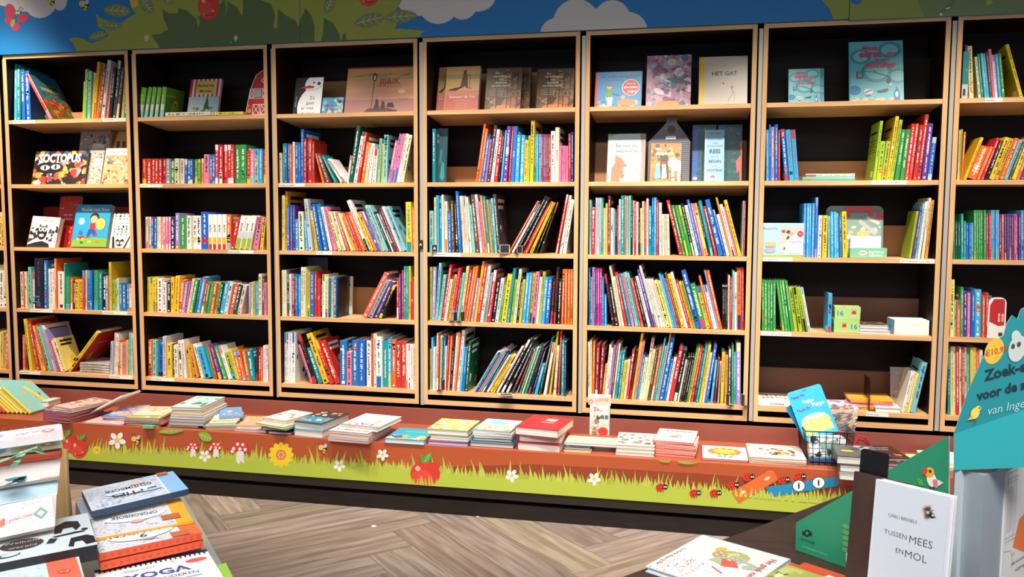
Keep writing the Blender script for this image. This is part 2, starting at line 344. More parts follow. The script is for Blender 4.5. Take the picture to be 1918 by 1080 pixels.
# ---------------------------------------------------------------- printed panels
class Panel:
    """shapes on a vertical plane y = const, clipped to the panel's own outline"""
    def __init__(s, y, x0, x1, z0, z1, base): s.y = y; s.b = (x0, x1, z0, z1); s.mb = MB(); s.L = 0; s.base = base
    def P(s, pts, col, n=1):
        q = []
        for u, v in pts: p = PY(u, v, s.y); q.append((p.x, p.z))
        s.Q(q, col)
    def Q(s, q, col):
        q = clip_poly(q, *s.b); s.L += 1
        if len(q) > 2: s.mb.face([(x, s.y - .00012 * min(s.L, 4) - .0000045 * s.L, z) for x, z in q], H(col) if isinstance(col, str) else col)
    def E(s, cx, cy, rx, ry, col, rot=0, n=20):
        r = math.radians(rot); s.P([(cx + rx * math.cos(a) * math.cos(r) - ry * math.sin(a) * math.sin(r), cy - rx * math.cos(a) * math.sin(r) - ry * math.sin(a) * math.cos(r)) for a in [6.2832 * i / n for i in range(n)]], col)
    def Ln(s, pts, t, col):
        for (x0, y0), (x1, y1) in zip(pts, pts[1:]):
            l = math.hypot(x1 - x0, y1 - y0) or 1; nx, ny = -(y1 - y0) / l * t / 2, (x1 - x0) / l * t / 2
            s.P([(x0 - nx, y0 - ny), (x1 - nx, y1 - ny), (x1 + nx, y1 + ny), (x0 + nx, y0 + ny)], col)
    def T(s, t, u, v, size, col, rot=0):
        p = PY(u, v, s.y); c = PY(u + 10, v, s.y); k = (c.x - p.x) / 10; vs, fs, w = glyphs(t, .02); r = math.radians(rot); s.L += 1
        q = []
        for x, y in vs: x *= size * k; y = (y - .33) * size * k; q.append((p.x + x * math.cos(r) - y * math.sin(r), s.y - .0005 - .000001 * s.L, p.z + x * math.sin(r) + y * math.cos(r)))
        s.mb.mesh(q, fs, H(col))
def c3(sc, ox, oy, pts): return [(ox + x / sc, oy + y / sc) for x, y in pts]
def leaf(p, cx, cy, rx, ry, rot, c='7c8850', vc='c3c89a'):
    r = math.radians(rot); f = lambda x, y: (cx + x * math.cos(r) + y * math.sin(r), cy - x * math.sin(r) + y * math.cos(r))
    up = [(rx * math.cos(a), -ry * math.sin(a) * (1 - .25 * abs(math.cos(a)))) for a in [PI * i / 8 for i in range(9)]]; dn = [(x, -y) for x, y in up[::-1]][1:-1]
    p.P([f(x, y) for x, y in up + dn], c); p.Ln([f(-rx * .85, 0), f(rx * .85, 0)], ry * .09, vc)
    for k in (-.5, -.1, .3): p.Ln([f(rx * k, 0), f(rx * (k + .25), ry * .6)], ry * .07, vc); p.Ln([f(rx * k, 0), f(rx * (k + .25), -ry * .6)], ry * .07, vc)
def apple(p, cx, cy, rx, ry, face=True):
    p.E(cx, cy, rx, ry, 'd23a2c'); p.E(cx - rx * .25, cy + ry * .25, rx * .65, ry * .6, 'dc4a38'); p.E(cx - rx * .5, cy - ry * .4, rx * .17, ry * .2, 'f0b0a0')
    if face:
        for k in (-1, 1): p.E(cx + rx * .4 * k, cy + ry * .45 - (k * ry * .1), rx * .09, ry * .07, 'f2c8bc')
        p.Ln([(cx + rx * .4 * math.cos(a), cy + ry * .42 + ry * .25 * math.sin(a)) for a in [.2 + 2.7 * i / 6 for i in range(7)]], rx * .08, '5a1a14')
def bee(p, cx, cy, r, rot=0):
    p.E(cx, cy - r * .1, r * .75, r * .7, 'eec46a'); p.E(cx + r * .9, cy + r * .5, r * .55, r * .95, '241a18', -30); p.E(cx + r * .85, cy + r * .6, r * .5, r * .28, 'e8b82c', -30); p.E(cx + r * .7, cy + r * 1.2, r * .4, r * .22, 'e8b82c', -30)
    p.E(cx + r * 1.1, cy - r * .5, r * .45, r * .6, 'b8ccd8', -30); p.E(cx - r * .25, cy - r * .1, r * .1, r * .1, '241a18')
    for k in (-.6, .3): p.E(cx + r * k, cy - r * 1.35, r * .13, r * .13, '241a18')
def banner(p):
    q = lambda pts: c3(2.997, 0, 0, pts); q2 = lambda pts: c3(2.997, 600, 0, pts); q3 = lambda pts: c3(2.671, 1200, 0, pts); C = 'd9d0cc'
    for a in ((10, -12, 22, 24), (75, 0, 32, 34), (45, -8, 40, 30), (112, 0, 14, 20)): p.E(*a, C)
    for a in ((785, 0, 42, 30), (821, 8, 38, 37), (866, 2, 30, 35), (895, -12, 35, 34), (840, -30, 90, 45)): p.E(*a, C)
    for a in ((1048, 62, 36, 30), (1080, 43, 44, 45), (1147, 32, 33, 32), (1176, 58, 37, 36), (1110, 60, 70, 45)): p.E(*a, 'cfcac6')
    LG = '99a03a'; DG = '586c3c'
    p.P(q([(380, 330), (430, 285), (415, 250), (385, 215), (430, 210), (470, 218), (510, 243), (560, 230), (610, 200), (590, 170), (550, 150), (540, 75), (570, 105), (620, 120), (680, 130), (720, 100), (762, 77), (742, 50), (728, -60), (700, -900)]) + q2([(600, -900), (470, -60), (460, 0), (440, 40), (410, 70), (430, 140), (415, 165), (450, 160), (500, 165), (590, 173), (563, 190), (580, 240)]), LG)
    p.P(q([(725, -10), (775, -10), (775, 30), (740, 50)]), 'd9b63c')
    p.P(q([(930, 330), (880, 240), (850, 195), (900, 190), (945, 165), (920, 110), (910, 50), (950, 75), (1000, 75), (1000, 45), (1050, 60), (1100, 105), (1115, 155), (1122, 120), (1110, 95), (1180, 60), (1240, 20), (1262, -20), (1270, 60), (1255, 100), (1275, 60), (1275, 5), (1330, 40), (1360, 95), (1365, 40), (1360, -30), (1440, -30), (1460, 0), (1520, 20), (1545, 80), (1535, 155), (1557, 160), (1560, 50), (1610, 90), (1660, 115), (1675, 150), (1695, 90), (1715, 45), (1750, 90), (1766, 150), (1766, 260), (1790, 330)]), DG)
    p.P(q([(1790, 260), (1815, 190), (1820, 100), (1870, 130), (1905, 190), (1915, 270)]), DG); p.P(q2([(12, 240), (20, 100), (70, 130), (108, 190), (112, 240)]), DG); p.P(q2([(115, 235), (125, 200), (140, 180), (146, 225)]), DG)
    for a in ((220, 20, 26, 13, -4), (210, 48, 19, 9, -2), (184, 67, 18, 9, 15), (275, 10, 19, 12, -50), (617, 9, 17, 11, 62), (692, 38, 29, 14, 14), (751, 31, 30, 13, 5), (315, 0, 8, 12, 60)): leaf(p, *a)
    apple(p, 391, 11, 20, 27); apple(p, 690, -10, 20, 22)
    for a in ((19, 21, 10, 14, 10), (43, 34, 11, 8, 15), (30, 50, 8, 8, 0), (17, 38, 8, 8, 0)): p.E(*a[:4], 'd2405e', a[4])
    p.E(24, 43, 4, 8, 'a8b050', -20); p.E(33, 25, 5.5, 5.5, '6a9038'); p.E(31, 24, 1.8, 2, 'f0eee0'); p.E(35, 24, 1.8, 2, 'f0eee0'); p.Ln([(35, 20), (38, 13), (41, 14)], 1, '6a5040'); p.Ln([(38, 21), (43, 17), (45, 16)], 1, '6a5040')
    bee(p, 92, 2, 7); bee(p, 154, 8, 8)
    for a in ([(808, 212), (820, 195), (838, 205), (834, 225), (818, 232)], [(792, 240), (800, 238), (802, 243)], [(1312, 210), (1328, 197), (1337, 215), (1322, 235)], [(1290, 243), (1300, 235), (1304, 238)]): p.P(q(a), 'c9c6b8')
    p.P(q3([(880, -30), (905, 0), (945, 45), (972, 120), (2300, 130), (2300, -30)]), '8c9a40'); p.P(q3([(1370, -30), (1400, 40), (1440, 130), (2300, 130), (2300, -30)]), '6f8658')
    p.E(1604, -2, 11, 11, '1772b8'); p.P(q3([(1730, -10), (1765, 12), (1728, 30)]), '9aae50'); p.P(q3([(1500, 70), (1560, 35), (1580, 5), (1560, 0), (1530, 30), (1485, 62)]), '62785a')
    for a in ([(1495, 70), (1505, 64), (1510, 76), (1500, 80)], [(1520, 45), (1550, 33), (1540, 45)]): p.P(q3(a), 'dfe6e2')
ZB = BZ + BH + .002; xs = [-4.6, PY(562, 40, -.012).x, PY(1590, 40, -.012).x, 4.2]
for i, l in enumerate(('printed banner panel over the left bookcases, with red butterfly, bees and smiling red fruit', 'long printed banner panel over the middle bookcases, with two white clouds on blue', 'printed green banner panel over the right-hand bookcases')):
    z0 = ZB - (.006 if i == 2 else 0); x0, x1 = xs[i] + .0012, xs[i + 1] - .0012
    p = Panel(-.014 - (.002 if i == 2 else 0), x0, x1, z0, 3.0, None); p.mb.box(x0, x1, p.y, .01, z0, 3.0, H('0c78bc')); banner(p)
    tag(p.mb.build('banner_panel', [M_panel]), l, 'banner', 'printed panels above the bookcases')
# ---------------------------------------------------------------- display bench below the cases
BT = .338; BF = -.41; e = empty('display_bench', (0, -.2, 0)); tag(e, 'long low brown display bench with a printed grass and toadstool front', 'bench')
M_bench = simple('bench_board', '9a5038', .42, noise=.05, scale=6)
m = MB(); m.box(-4.5, 3.3, BF + .018, -.001, BT - .02, BT); m.build('bench_top', [M_bench], e).matrix_world = Matrix()
m = MB(); m.box(-4.5, 3.3, -.0195, -.0012, BT + .0005, BZ - .02); m.build('back_board', [simple('back_board', '8c4c3e', .4, noise=.04, scale=5)], e).matrix_world = Matrix()
m = MB(); m.box(-4.5, 3.3, BF + .085, -.03, 0.0, BT - .021); m.box(-4.5, 3.3, BF + .04, BF + .084, 0.0, .07); m.build('plinth', [M_kick], e).matrix_world = Matrix()
m = MB(); m.box(-4.5, 3.3, BF + .022, BF + .04, .095, BT - .0205); m.build('apron', [simple('bounce_tinted_board', '33291a', .45)], e).matrix_world = Matrix()  # olive colour paints in light bounced under the bench front
p = Panel(BF, -4.5, 3.3, .145, BT + .001, None); p.mb.box(-4.5, 3.3, BF, BF + .0175, .145, BT + .001, H('b5542c'))
def grass(p):
    p.P([(0, 900), (300, 885), (600, 900), (853, 873), (1000, 869), (1135, 876), (1333, 888), (1502, 902), (1900, 930), (2000, 1100), (0, 1100)], '93401f')
    base = [(-400, 790), (0, 825), (125, 838), (200, 847), (330, 850), (420, 858), (600, 868), (741, 877), (882, 890), (1135, 905), (1277, 914), (1418, 926), (1558, 937), (1900, 960), (2600, 1010)]
    def bl(x):
        for (a, b), (c, d_) in zip(base, base[1:]):
            if a <= x <= c: return b + (d_ - b) * (x - a) / (c - a)
    R = random.Random(3); G1 = 'b3bf42'
    x = -300
    while x < 2000:
        hgt = R.choice((9, 12, 14, 16, 20, 28, 34)); w = R.uniform(3, 6); ln = R.uniform(-7, 7) * hgt / 20; y = bl(x)
        p.P([(x - w, y + 6), (x - w * .4 + ln * .4, y - hgt * .5), (x + ln, y - hgt), (x + w * .4 + ln * .3, y - hgt * .4), (x + w, y + 6)], R.choice((G1, 'a8b038', 'bcc450'))); x += R.uniform(3.2, 6)
    p.P([(x_, y_ + 1) for x_, y_ in base] + [(2600, 1300), (-400, 1300)], G1)
    def daisy(cx, cy, r, n=5, c='f2efe6', cc='e0c060', pr=.5, rot=0):
        for k in range(n): a = rot + 6.2832 * k / n; p.E(cx + r * .62 * math.cos(a), cy + r * .62 * math.sin(a), r * .42, r * .3 if n == 5 else r * .24, c, -math.degrees(a))
        p.E(cx, cy, r * .28, r * .28, cc)
    for cx, cy, r in ((220, 824, 16), (384, 853, 11), (636, 871, 11), (717, 851, 11), (959, 890, 12), (1113, 896, 12)): daisy(cx, cy, r, rot=.25)
    daisy(182, 842, 8, 12, 'e6c93c', 'c99a2c'); daisy(527, 851, 23, 12, 'f2c92c', 'd97a34')
    p.E(527, 851, 9.5, 10, 'e08038')
    for k in range(6): a = k * 1.047; p.E(527 + 5 * math.cos(a), 851 + 5 * math.sin(a), 1.2, 1.2, 'fbeede')
    bee(p, 252, 822, 7); bee(p, 602, 838, 7)
    for cx, cy, r in ((361, 838, 12), (404, 838, 13), (449, 841, 18)):
        p.P([(cx - r * .25, cy), (cx + r * .45, cy), (cx + r * .5, cy + r * 1.5), (cx + r * .15, cy + r * 1.2), (cx - r * .1, cy + r * 1.55), (cx - r * .35, cy + r * 1.2)], 'e6e2d8')
        p.P([(cx - r, cy + r * .35), (cx - r * .8, cy - r * .5), (cx, cy - r), (cx + r * .8, cy - r * .55), (cx + r, cy + r * .3), (cx, cy + r * .15)], 'd8392c')
        for a, b in ((-.6, -.1), (-.2, -.55), (.35, -.5), (.05, -.05), (.6, .0), (-.75, .2)): p.E(cx + r * a, cy + r * b, r * .17, r * .17, 'f7e8e0')
    for cx, cy, rx, ry in ((133, 832, 14, 16), (149, 840, 16, 18)): apple(p, cx, cy, rx, ry, cx > 140)
    leaf(p, 155, 818, 8, 5, 40, '5f9038', 'a8c468'); leaf(p, 128, 810, 9, 5, 60, '5f9038', 'a8c468')
    apple(p, 797, 886, 28, 24, False); leaf(p, 801, 857, 13, 7, 55, '5f9038', 'c0d488'); p.P([(787, 850), (793, 850), (796, 866), (790, 866)], '5f9038')
    for k in range(9): x = 775 + k * 6; p.P([(x - 3, 912), (x + R.uniform(-3, 3), 885 + R.uniform(0, 10)), (x + 3, 912)], G1)
    for cx, cy, rx, ry, ro in ((322, 806, 24, 6, 5), (385, 817, 14, 9, -25), (1240, 857, 17, 7, -22), (1289, 864, 20, 5, 0)): leaf(p, cx, cy, rx, ry, ro, '8cb03c', 'c6dc80')
    for cx, cy in ((1240, 912), (1303, 923), (1341, 923), (1374, 908), (1403, 893), (1469, 898), (1499, 892)):
        p.E(cx - 3, cy, 9, 7.5, 'd8301c', 10); p.E(cx + 6, cy - 1, 5, 5, '1c1616')
        for a, b in ((-7, -2), (-2, -4), (-5, 3), (0, 2)): p.E(cx + a, cy + b, 1.2, 1.2, '1c1616')
        for a in (4.5, 8): p.E(cx + a, cy - 1, 1.5, 1.6, 'f4f0e8'); p.E(cx + a + .3, cy - 1, .6, .7, '1c1616')
        for a in (-8, -3, 2): p.Ln([(cx + a, cy + 6), (cx + a, cy + 10)], .9, '1c1616')
    p.P([(1370, 921), (1441, 879), (1449, 881), (1456, 895), (1455, 899), (1384, 941)], 'de6a30'); p.T('ABC', 1413, 911, 17, 'f5ead8', 29)
    for cx, cy in ((1391, 921), (1437, 895)): p.P([(cx - 6, cy + 3), (cx - 1, cy - 3), (cx + 6, cy - 3), (cx + 1, cy + 3)], 'f5ead8')
    p.P([(1434, 911), (1564, 892), (1569, 896), (1570, 909), (1444, 929)], '2488b4'); p.T('little', 1448, 918, 9, 'eaf4f6', 80); p.T('Boo', 1459, 918, 10, 'eaf4f6', 80)
    for cx, cy in ((1496, 909), (1533, 903)): p.E(cx, cy, 12.5, 11.5, '123a50'); p.E(cx, cy, 11, 10, 'f0f0ea'); p.E(cx, cy, 1.6, 6.5, '1c1616')
    x = 1380
    while x < 1580: p.P([(x - 3, bl(x) + 6), (x + R.uniform(-4, 4), bl(x) - R.uniform(8, 20)), (x + 3, bl(x) + 6)], 'bcc450'); x += R.uniform(5, 14)
grass(p)
p.mb.build('front_panel', [M_panel], e).matrix_world = Matrix()
for ch in e.children: ch.matrix_parent_inverse = e.matrix_world.inverted() if False else Matrix(); ch.location = (0, .2, 0)
# ================================================================ BOOKS STANDING ON THE SHELVES
# rows read off the photograph: (case, shelf, crop x, crop y, crop scale, base line y left/right, first x, last x, 'colours width [/top] [>lean] [~writing]' ...)
ROWS = [
(0,0,0,80,3.857,548,548,88,212,"s14/125>-28 t18/135>-28 b18/165>-40 b22/180>-45"),
(0,0,0,80,3.857,522,522,292,318,"rp22/195>-195*W"),
(0,0,0,80,3.857,540,545,588,915,"l12/260>-12 lt14/170>-10 g14/170>-15 T22/185>-15 y16/195>-10 yr18/118>12 d20/125>14 rP24/175>18 w24/105>24 m22/158>15 k24/165>5 Kw26/100>15 Kc24/165>18 y20/125>22 t26/235>-18"),
(0,3,0,350,4.32,995,1015,130,1068,"c30/705>-8 r14 c18 l16/745 T24/665 wr22/710 kv70/595>0 b28/610>-4 w14/680>-6 w18 w20/675 o18/595>-18 c55/700>-2 t10/635>-2 gs35/740>0 ow20/750>-3 k22/780>0 y30/765 y30 rs22/690 c12/690 bs25/690 bs20 gs22/690 gs25 t26/700 k30/720 a26/730 y20/620>-10 lT20/760>-5 lT20 c18/750 t25/790 b30/795 b22/790 cm26/800>0"),
(0,4,0,580,3.857,445,465,148,480,"m22/195>-3 n14/200>-5 y26/80>-62 r26/95>-65 yB20/190>-55 oy25/130>-88 T25/135>-88 a16/125>-92 w22/130>-95 V16/160>-90 r16/240>-72 w22/240>-76 Y30/225>-76"),
(0,4,0,580,3.857,466,466,484,512,"y24/185>208*Z"),
(0,4,0,580,3.857,485,490,795,965,"A20/250>5 A18/190>8 w22/200>5 o20/240>4 c15/260>3 p22/260>0 y18/240 t18/230 T20/185 A20/190"),
(1,1,240,70,3.725,1015,1015,82,968,"ry31/840>0 rd31 r23 r23 r23 r23 a33/840 gG32/845 c30/840 c28 bw22/845 bw22 bw22 gy24 gy22 oc20/840 p36/812 b22/812 b22 rw26/745 rw26 rw26 rw26 rw24 g35/745 g40/745 ry30/785 pT30/775 Ts28/775 sy24/775 ry28/785"),
(1,2,250,350,4.32,500,510,72,782,"cr18/245>0 cr18 cr18 br22/245 b24/245 cr20 c16 pw20 pw20 pw20 pw20 B36/250 Vo34/215 g60/240 w38/235>-2 w38 w36 b62/205>-8 yr35/225>0~AUTO yr35/225~AUTO yr35/225~AUTO yr35/225~AUTO oT38/225"),
(1,2,250,350,4.32,505,510,790,1090,"r30/270>40 l42/240>55~BOUW l40/240>55~BOUW wr_30 l40/240>58~BOUW p44/255>48 y26/255>20 y26/255>10"),
(1,3,250,350,4.32,1028,1048,85,860,"yt25/750>0 yt25 yt25 yo25/750 w40/760>-6 w30/790>0 k30/790 y28/750 y38/740 o38/775>30 V25/790>25 P18/790>35 c22/765>50 gl30/765>50 b22/760>55 sP30/750>50 rc28/790>42 g22/800>42 gy30/790>35 og30/795>40 l26/790>35 G26/790>38 s40/790>45 w30/800>50 m40/805>50 G32/810>50 c35/815>55"),
(1,3,250,350,4.32,1050,1055,930,1098,"V22/790>2 c20/785>0 l20/780>0 sw22/785 c30/720 n22/740 p22/790 w20/745"),
(1,4,250,580,3.857,495,530,90,880,"or30/235>-3 T30/240>0 t12 bk44/260 A26/210>-3 y40/260>-3 B20/265 c30/270>-5 c28/240>-15 w22/235>-20 y22/280>-28 d40/270>-45 w30/265>-60 sk56/290>-70 gs30/290>-55 r18/270>-60 vy30/270>-70 g30/280>-75 wp30/280>-75 ls40/330>-60 yg26/300>-62 os28/310>-50 os28 os28 t40/305>-14"),
(1,4,250,580,3.857,525,530,882,990,"kr22/285>0 r26/290 m15/285 w24/270 w24 w24"),
(2,1,500,60,3.6,1018,1018,82,320,"c20/815>-4 t18/750>-3 b22/750 b20 o20/760 w18/740 b24/745 b22/745 b24/655>0 r24/720 R16 r30/720 r18/740"),
(2,1,500,60,3.6,1018,1018,340,500,"o18/820>-40 n30/825>-60 t20/840>-90 wr24/865>-100 wr22/865>-105"),
(2,1,500,60,3.6,1020,1018,522,798,"wr20/835>15 G32/640>68 w28/705>52 r24/680>50 o24/745>44 c22/755>34 w24/755>28 cr30/795>18 T20/720>14 y16/755>10 T34/695>8"),
(2,1,500,60,3.6,1018,1018,802,945,"p24/735>52 pb25/690>62 pb25/690>62 w24/690>62 c30/700>62 w38/735>50"),
(2,2,510,350,4.155,497,508,58,1040,"Y26/70>0 d22/38 bv22/145>-2 bP20 v22 s28/255>-4 c46/195>-6 s26/255>-10 A36/100>-50 y26/190>-40 b32/140>-60 b36/140>-60 w26/160>-62 p34/165>-90 Y30/200>-80 cT28/200>-85 o24/210>-95 c18 y26/230>-110 m18/210>-110 r24/205>-115 o32/205>-120 wk34/110>-150 y30/235>-120 o28/200>-128 bw26/200>-128 pB18/200 T28/150>-140 T24/150>-140 k20/200>-125 w14/215>-125 K30/200>-125 R18/170>-135 w22/160>-140 T44/165>-140"),
(2,2,510,350,4.155,508,508,1045,1108,"yt44/120>-16 o18/160>0"),
(2,3,510,350,4.155,1015,1022,68,515,"c18/660>-3 c18 K20/660 w18/690 r22/725>0 k14/680 b20/690 sb18/700 c26/635 c22 l16/650 dg26/670 b30/670 r20/670 r30/725~Dibbes k14/750 wg28/690>2 Yb26/705 bk18/720 Ys24/705 b28/710 kv18/715"),
(2,3,510,350,4.155,1022,1022,695,850,"m34/685>178 a30/730>140 v24/740>130 ky26/765>110"),
(2,3,510,350,4.155,1032,1038,925,1115,"rw22/710>0 v16/680 r18/650 t22/620 t20 y20/620 r28/735~Dibbes A14/700 w16/680 w16/680 w16"),
(2,4,510,590,4.0,513,516,78,170,"wb22/140>0 wb22 wb22 wb26/135"),
(2,4,510,590,4.0,520,525,282,500,"p18/235>-100 kr32/155>-112 t32/255>-95 y45/145>-125 ry30/200>-118 r40/200>-118"),
(2,4,510,590,4.0,520,530,502,690,"bg40/185>0 p28/270 b34/185 b40/185"),
(2,4,510,590,4.0,535,560,705,1076,"w34/190>-2 r14/140 c26/140 wb45/160 t40/195~Het beste aller bomenboek sy26/170 o32/185 r40/205 r38/205 wr18/225 wr18 wr18 wr18"),
(3,1,785,50,3.484,1015,1015,85,106,"t14/665>0"),
(3,1,785,50,3.484,1020,1015,364,1008,"o18/640>52 o20/670>52 b26/724>42 p14/740>36 K24/650>45 w22/675>45 r26/705>38 k14/700>35 s14/680>32 v32/655>28 r16/655>25 b28/655>22~Sprookjes s28/710>15 s28/710>12 y26/745>8 l16/715>8 y26/618>12 g12/705>3 s18/705>0 s18 r14 b14 r14 n14 r12 w30/685>2 c30/660>5~Alles wat ik voel p16/780>0 p16 p16 p16 r20/700 B22/690"),
(3,2,785,350,4.0,490,500,78,608,"Ts34/180>-2 Y18/80>-3 st24/65>-8 t20/70>-5 w16/60>-5 co26/110>-3 b30/180>-8 n22/105>-12 k22/105>-15 b24/35>-28 cn18/70>-26 cn16/70>-28 cn18/70>-30 w18/80>-30 T24/140>-32 n28/60>-40 w22/58>-42 p22/115>-40 d18/70>-42 tc22/75>-42 d20/100>-36 t16/100>-32 T18/90>-36 K26/60>-34"),
(3,2,785,350,4.0,498,502,668,908,"o20/110>212 wB28/140>208 k32/70>220 k36/90>215 r18/140>175 o24/120>205 yg30/130>185 k18/190>110 ko20/120>135"),
(3,2,785,350,4.0,502,502,1030,1110,"rc22/60>88 c24/65>78 w30/95>56"),
(3,3,785,350,4.0,1005,1035,75,1148,"l20/605>0 V26/605>0 T20/575>30 T22/665>45 r22/590>68 c22/700>48 d24/665>50 rV24/615>58 R18/665>50 T18/650>45 Yc20/600>55 r24/625>55 o18/605>68 o18/600>70 V22/690>42 y18/565>68 r26/580>66 w24/590>62 g14/650>50 V12/650>48 rw28/630>54 k30/700>45 A28/690>48 gr18/720>42 y38/660>50 ts22/615>52 l22/700>38 c22/620>45 k18/700>36 y20/700>34 s26/650>36 s22/650>34 dB24/650>32 pB26/640>34 w20/680>30 l22/640>38 s26/680>30 b30/680>28 kr26/690>26 kr22/605>24 k24/690>20 o20/620>8 o18 o22/620>4 o18"),
(3,4,785,600,3.858,500,515,68,350,"y14/210>0 s20/125>0 w22/195>0 w16/95>15 rw20/110>10 c16/110>6 g14/120>10 bw20/120>8 w14/190>8 r18/110>18 oc20/115>20 k20/200>18 w24/95>30 o20/95>38 w30/75>38 s22/200>30 b26/200>25 G30/155>25"),
(3,4,785,600,3.858,505,545,395,1060,"T18/220>170 v14/220>170 T16/210>170 p22/200>175 tw20/210>175 B20/210>172 c24/250>160 y30/250>170 y18/320>125 w24/180>175 kw36/140>200 kw36/140>200 K22/200>150 rT14/210>118 tb18/195>118 Y16/190>115 t24/190>112 kr28/175>110 B20/200>95 s30/315>62 G22/120>95 wr26/160>70 y18/80>58 c24/180>30 r16/75>12 t30/140>6 B16/150>2"),
(4,2,1085,355,3.926,480,488,48,662,"T18/80>0 r30/135>3 AT16/65>5 AT16/65 At16/65 t14/65>5 cy16/140>0 yc18/105>3 R22/50>3 w24/140>2 T14/150 B16/150 r12/120 wt18/75>3 t28/35>4 o12/45>0 T20/50>3 T20/32>4 k14/50 c12/85 r14/85>0 w18/95 k14/225 Yg16/140>0 c16/90 rb18/90>0 w18/70>0 t26/125>0 bd16/65>0 s22/62>2 r16/80>2 w24/100>0 c20/185>-6 c20 c20"),
(4,2,1085,355,3.926,488,490,725,1182,"r26/85>-100 g24/120>-85 gy24/120>-85 gy24/120>-85 kw22/105>-88 w26/120>-82 b22/80>-95 po18/105>-88 Yo26/105>-85 k16/95>-85 tT26/85>-92 r24/125>-82 b38/80>-105 b20/150>-85 w24/185>-78 d16/60>-108 wk24/110>-92 p16/130>-92 y26/80>-108"),
(4,2,1085,355,3.926,488,488,1184,1220,"a12/80>10 r12/80 a14/35"),
(4,3,1085,355,3.926,1000,1000,42,194,"b14/580>0 t14/650 p14/575 b12/580 P16/580 P16 P16 b20/640 s18/770"),
(4,3,1085,355,3.926,1002,1030,222,1032,"kr22/620>-55 k26/700>-52 c16/560>-72 c18/640>-66 ro20/610>-78 t22/620>-76 pV22/620>-84 T26/610>-86 T14/615>-88 ro22/655>-84 k20/650>-84 w24/640>-96 v22/590>-110 wk18/560>-118 c18/660>-98 wr20/660>-98 c20/660 Y32/670>-96 Y18/670>-96 s16/620>-106 sB16/630>-106 r14/660>-100 n14/620>-110 y28/625>-108 w20/610>-108 r20/670>-98 y22/680>-96 l12/680>-94 b36/600>-108 gP40/700>-78 yb36/720>-74 o18/640>-94 wb28/710>-76 V14/600>-96 o24/600>-98"),
(4,3,1085,355,3.926,1030,1035,1034,1205,"k14/715>0 k14 k14 c14/635>6 r18/650>5 T16/600>4 w20/610>0 oB38/580 r20/575>0 R14/590"),
(4,4,1085,600,3.7235,535,538,42,150,"w16/150>0 Y14/135 o18/145>0 Rc28/165>20 Rc26/165>25"),
(4,4,1085,600,3.7235,540,580,150,890,"d18/310>25 c18/170>36 w16/195>38 V16/175>42 R16/150>48 w14/165>48 t24/220>36 t22/215>38 y24/285>28 c22/280>28 r24/210>48 kr18/210>50 y20/95>72 ps22/150>62 t18/250>44 c24/265>42 wr22/130>74 Y24/205>62 K20/200>62 oc26/190>64 t16/130>80 T16/180>70 a14/100>84 b36/130>88 b20/280>52 w22/265>58 r34/195>78 kc36/215>74 w14/285>56 k18/260>62 k18 k18 g16/200>72 y14/200>72 r22/200>70 K14/210>66 t24/180>70 y24/175>68 c20/230>58 b28/180>66"),
(4,4,1085,600,3.7235,583,600,858,1130,"s18/290>40 R14/270>30 a12/300>16 y22/230>12 d20/250>8 Bw22/210>4 g14/180>2 s14/230>0 VY32/165>2 c20/280>0 y20/100>0 w16/235>0"),
(5,1,1410,30,3.274,1002,1002,62,160,"s20/690>0 b12/655 V24/670 b22/655 r14/690"),
(5,1,1410,30,3.274,1002,1002,190,276,"br24/685>-28 sr26/690>-24 sr24/690>-22"),
(5,1,1410,30,3.274,995,998,738,1100,"l18/630>50 ly28/755>28 ly28/755>26 y22/605>72 l20/625>58 g28/685>42 g26/685>40 ro24/650>46 ro22/650>46 r22/660>45 r24/595>50 v32/650>50 bA30/735>26"),
(5,2,1405,350,3.724,485,488,372,466,"sV17/110>6 sV17 sV17 sV17 bV22/70>14"),
(5,2,1405,350,3.724,488,490,442,652,"w30/195>16 y36/195>6 T18/200>0 s24/170>-3 s22/170>-4 T16/180 b22/200>-6 y36/168>-8"),
(5,2,1405,350,3.724,490,495,1108,1240,"l20/160>56 v22/150>56 T18/110>58 w22/95>56 c22/70>58 d26/85>40"),
(5,3,1405,350,3.724,1005,1008,60,168,"g18/650>0 g24/655 g18 g20 g20"),
(5,3,1405,350,3.724,1008,1010,210,412,"gl20/655>-44 gl18 gl18 g20 lk26/700>-44 lk26/700>-44 lk26/700>-48 cs20/705>-62"),
(5,3,1405,350,3.724,1012,1012,540,568,"sr30/740>8"),
(5,4,1400,620,3.858,592,606,1112,1215,"w22/305>72 wy20/305 Y20/320>70 T42/240>86"),
(6,0,1760,10,2.918,497,495,146,190,"v16/195>0 Y26/198"),
(6,0,1760,10,2.918,493,490,218,358,"w14/255>-14 g12/240>-16 s16/240>-16 s14 n14 p16/215>-12 wP16/245>-12 s14/245 g18/240>-14"),
(6,0,1760,10,2.918,487,487,438,458,"y20/190>-68"),
(6,1,1760,10,2.918,943,943,95,126,"Y10/670>10 l10/665>14 om14/680>24"),
(6,1,1760,10,2.918,942,945,134,461,"y16/710>92 o42/765>78 o16/765 r16/715>88 k20/730>80 y24/715>90 d22/720>88 o20/720>88 T18/730>84 K16/740>80 y22/720>84 o18/700>88 v16/720>84"),
(6,2,1750,370,2.918,328,332,95,490,"g10/80>0 G14/120 G14/120 t16/80 t16/120 b14/130 b14 sl14/130 gl14/60 g12/60 g12 g14 g14 P12/80 r14/75 sl12/60 sl12 sl12 sl12 v12/85 oy12/85 vy13/80 vy13 vy13 vy13 pv12 Py13 v13 s15/60 oy12/60"),
(6,3,1750,370,2.918,750,748,80,385,"Y20/440>3 T8/560 og16/555 g14/480 v18/500 po14/510 b16/500 s30/490 o12/520 r16/505 t14/520 l20/540 ww40/548"),
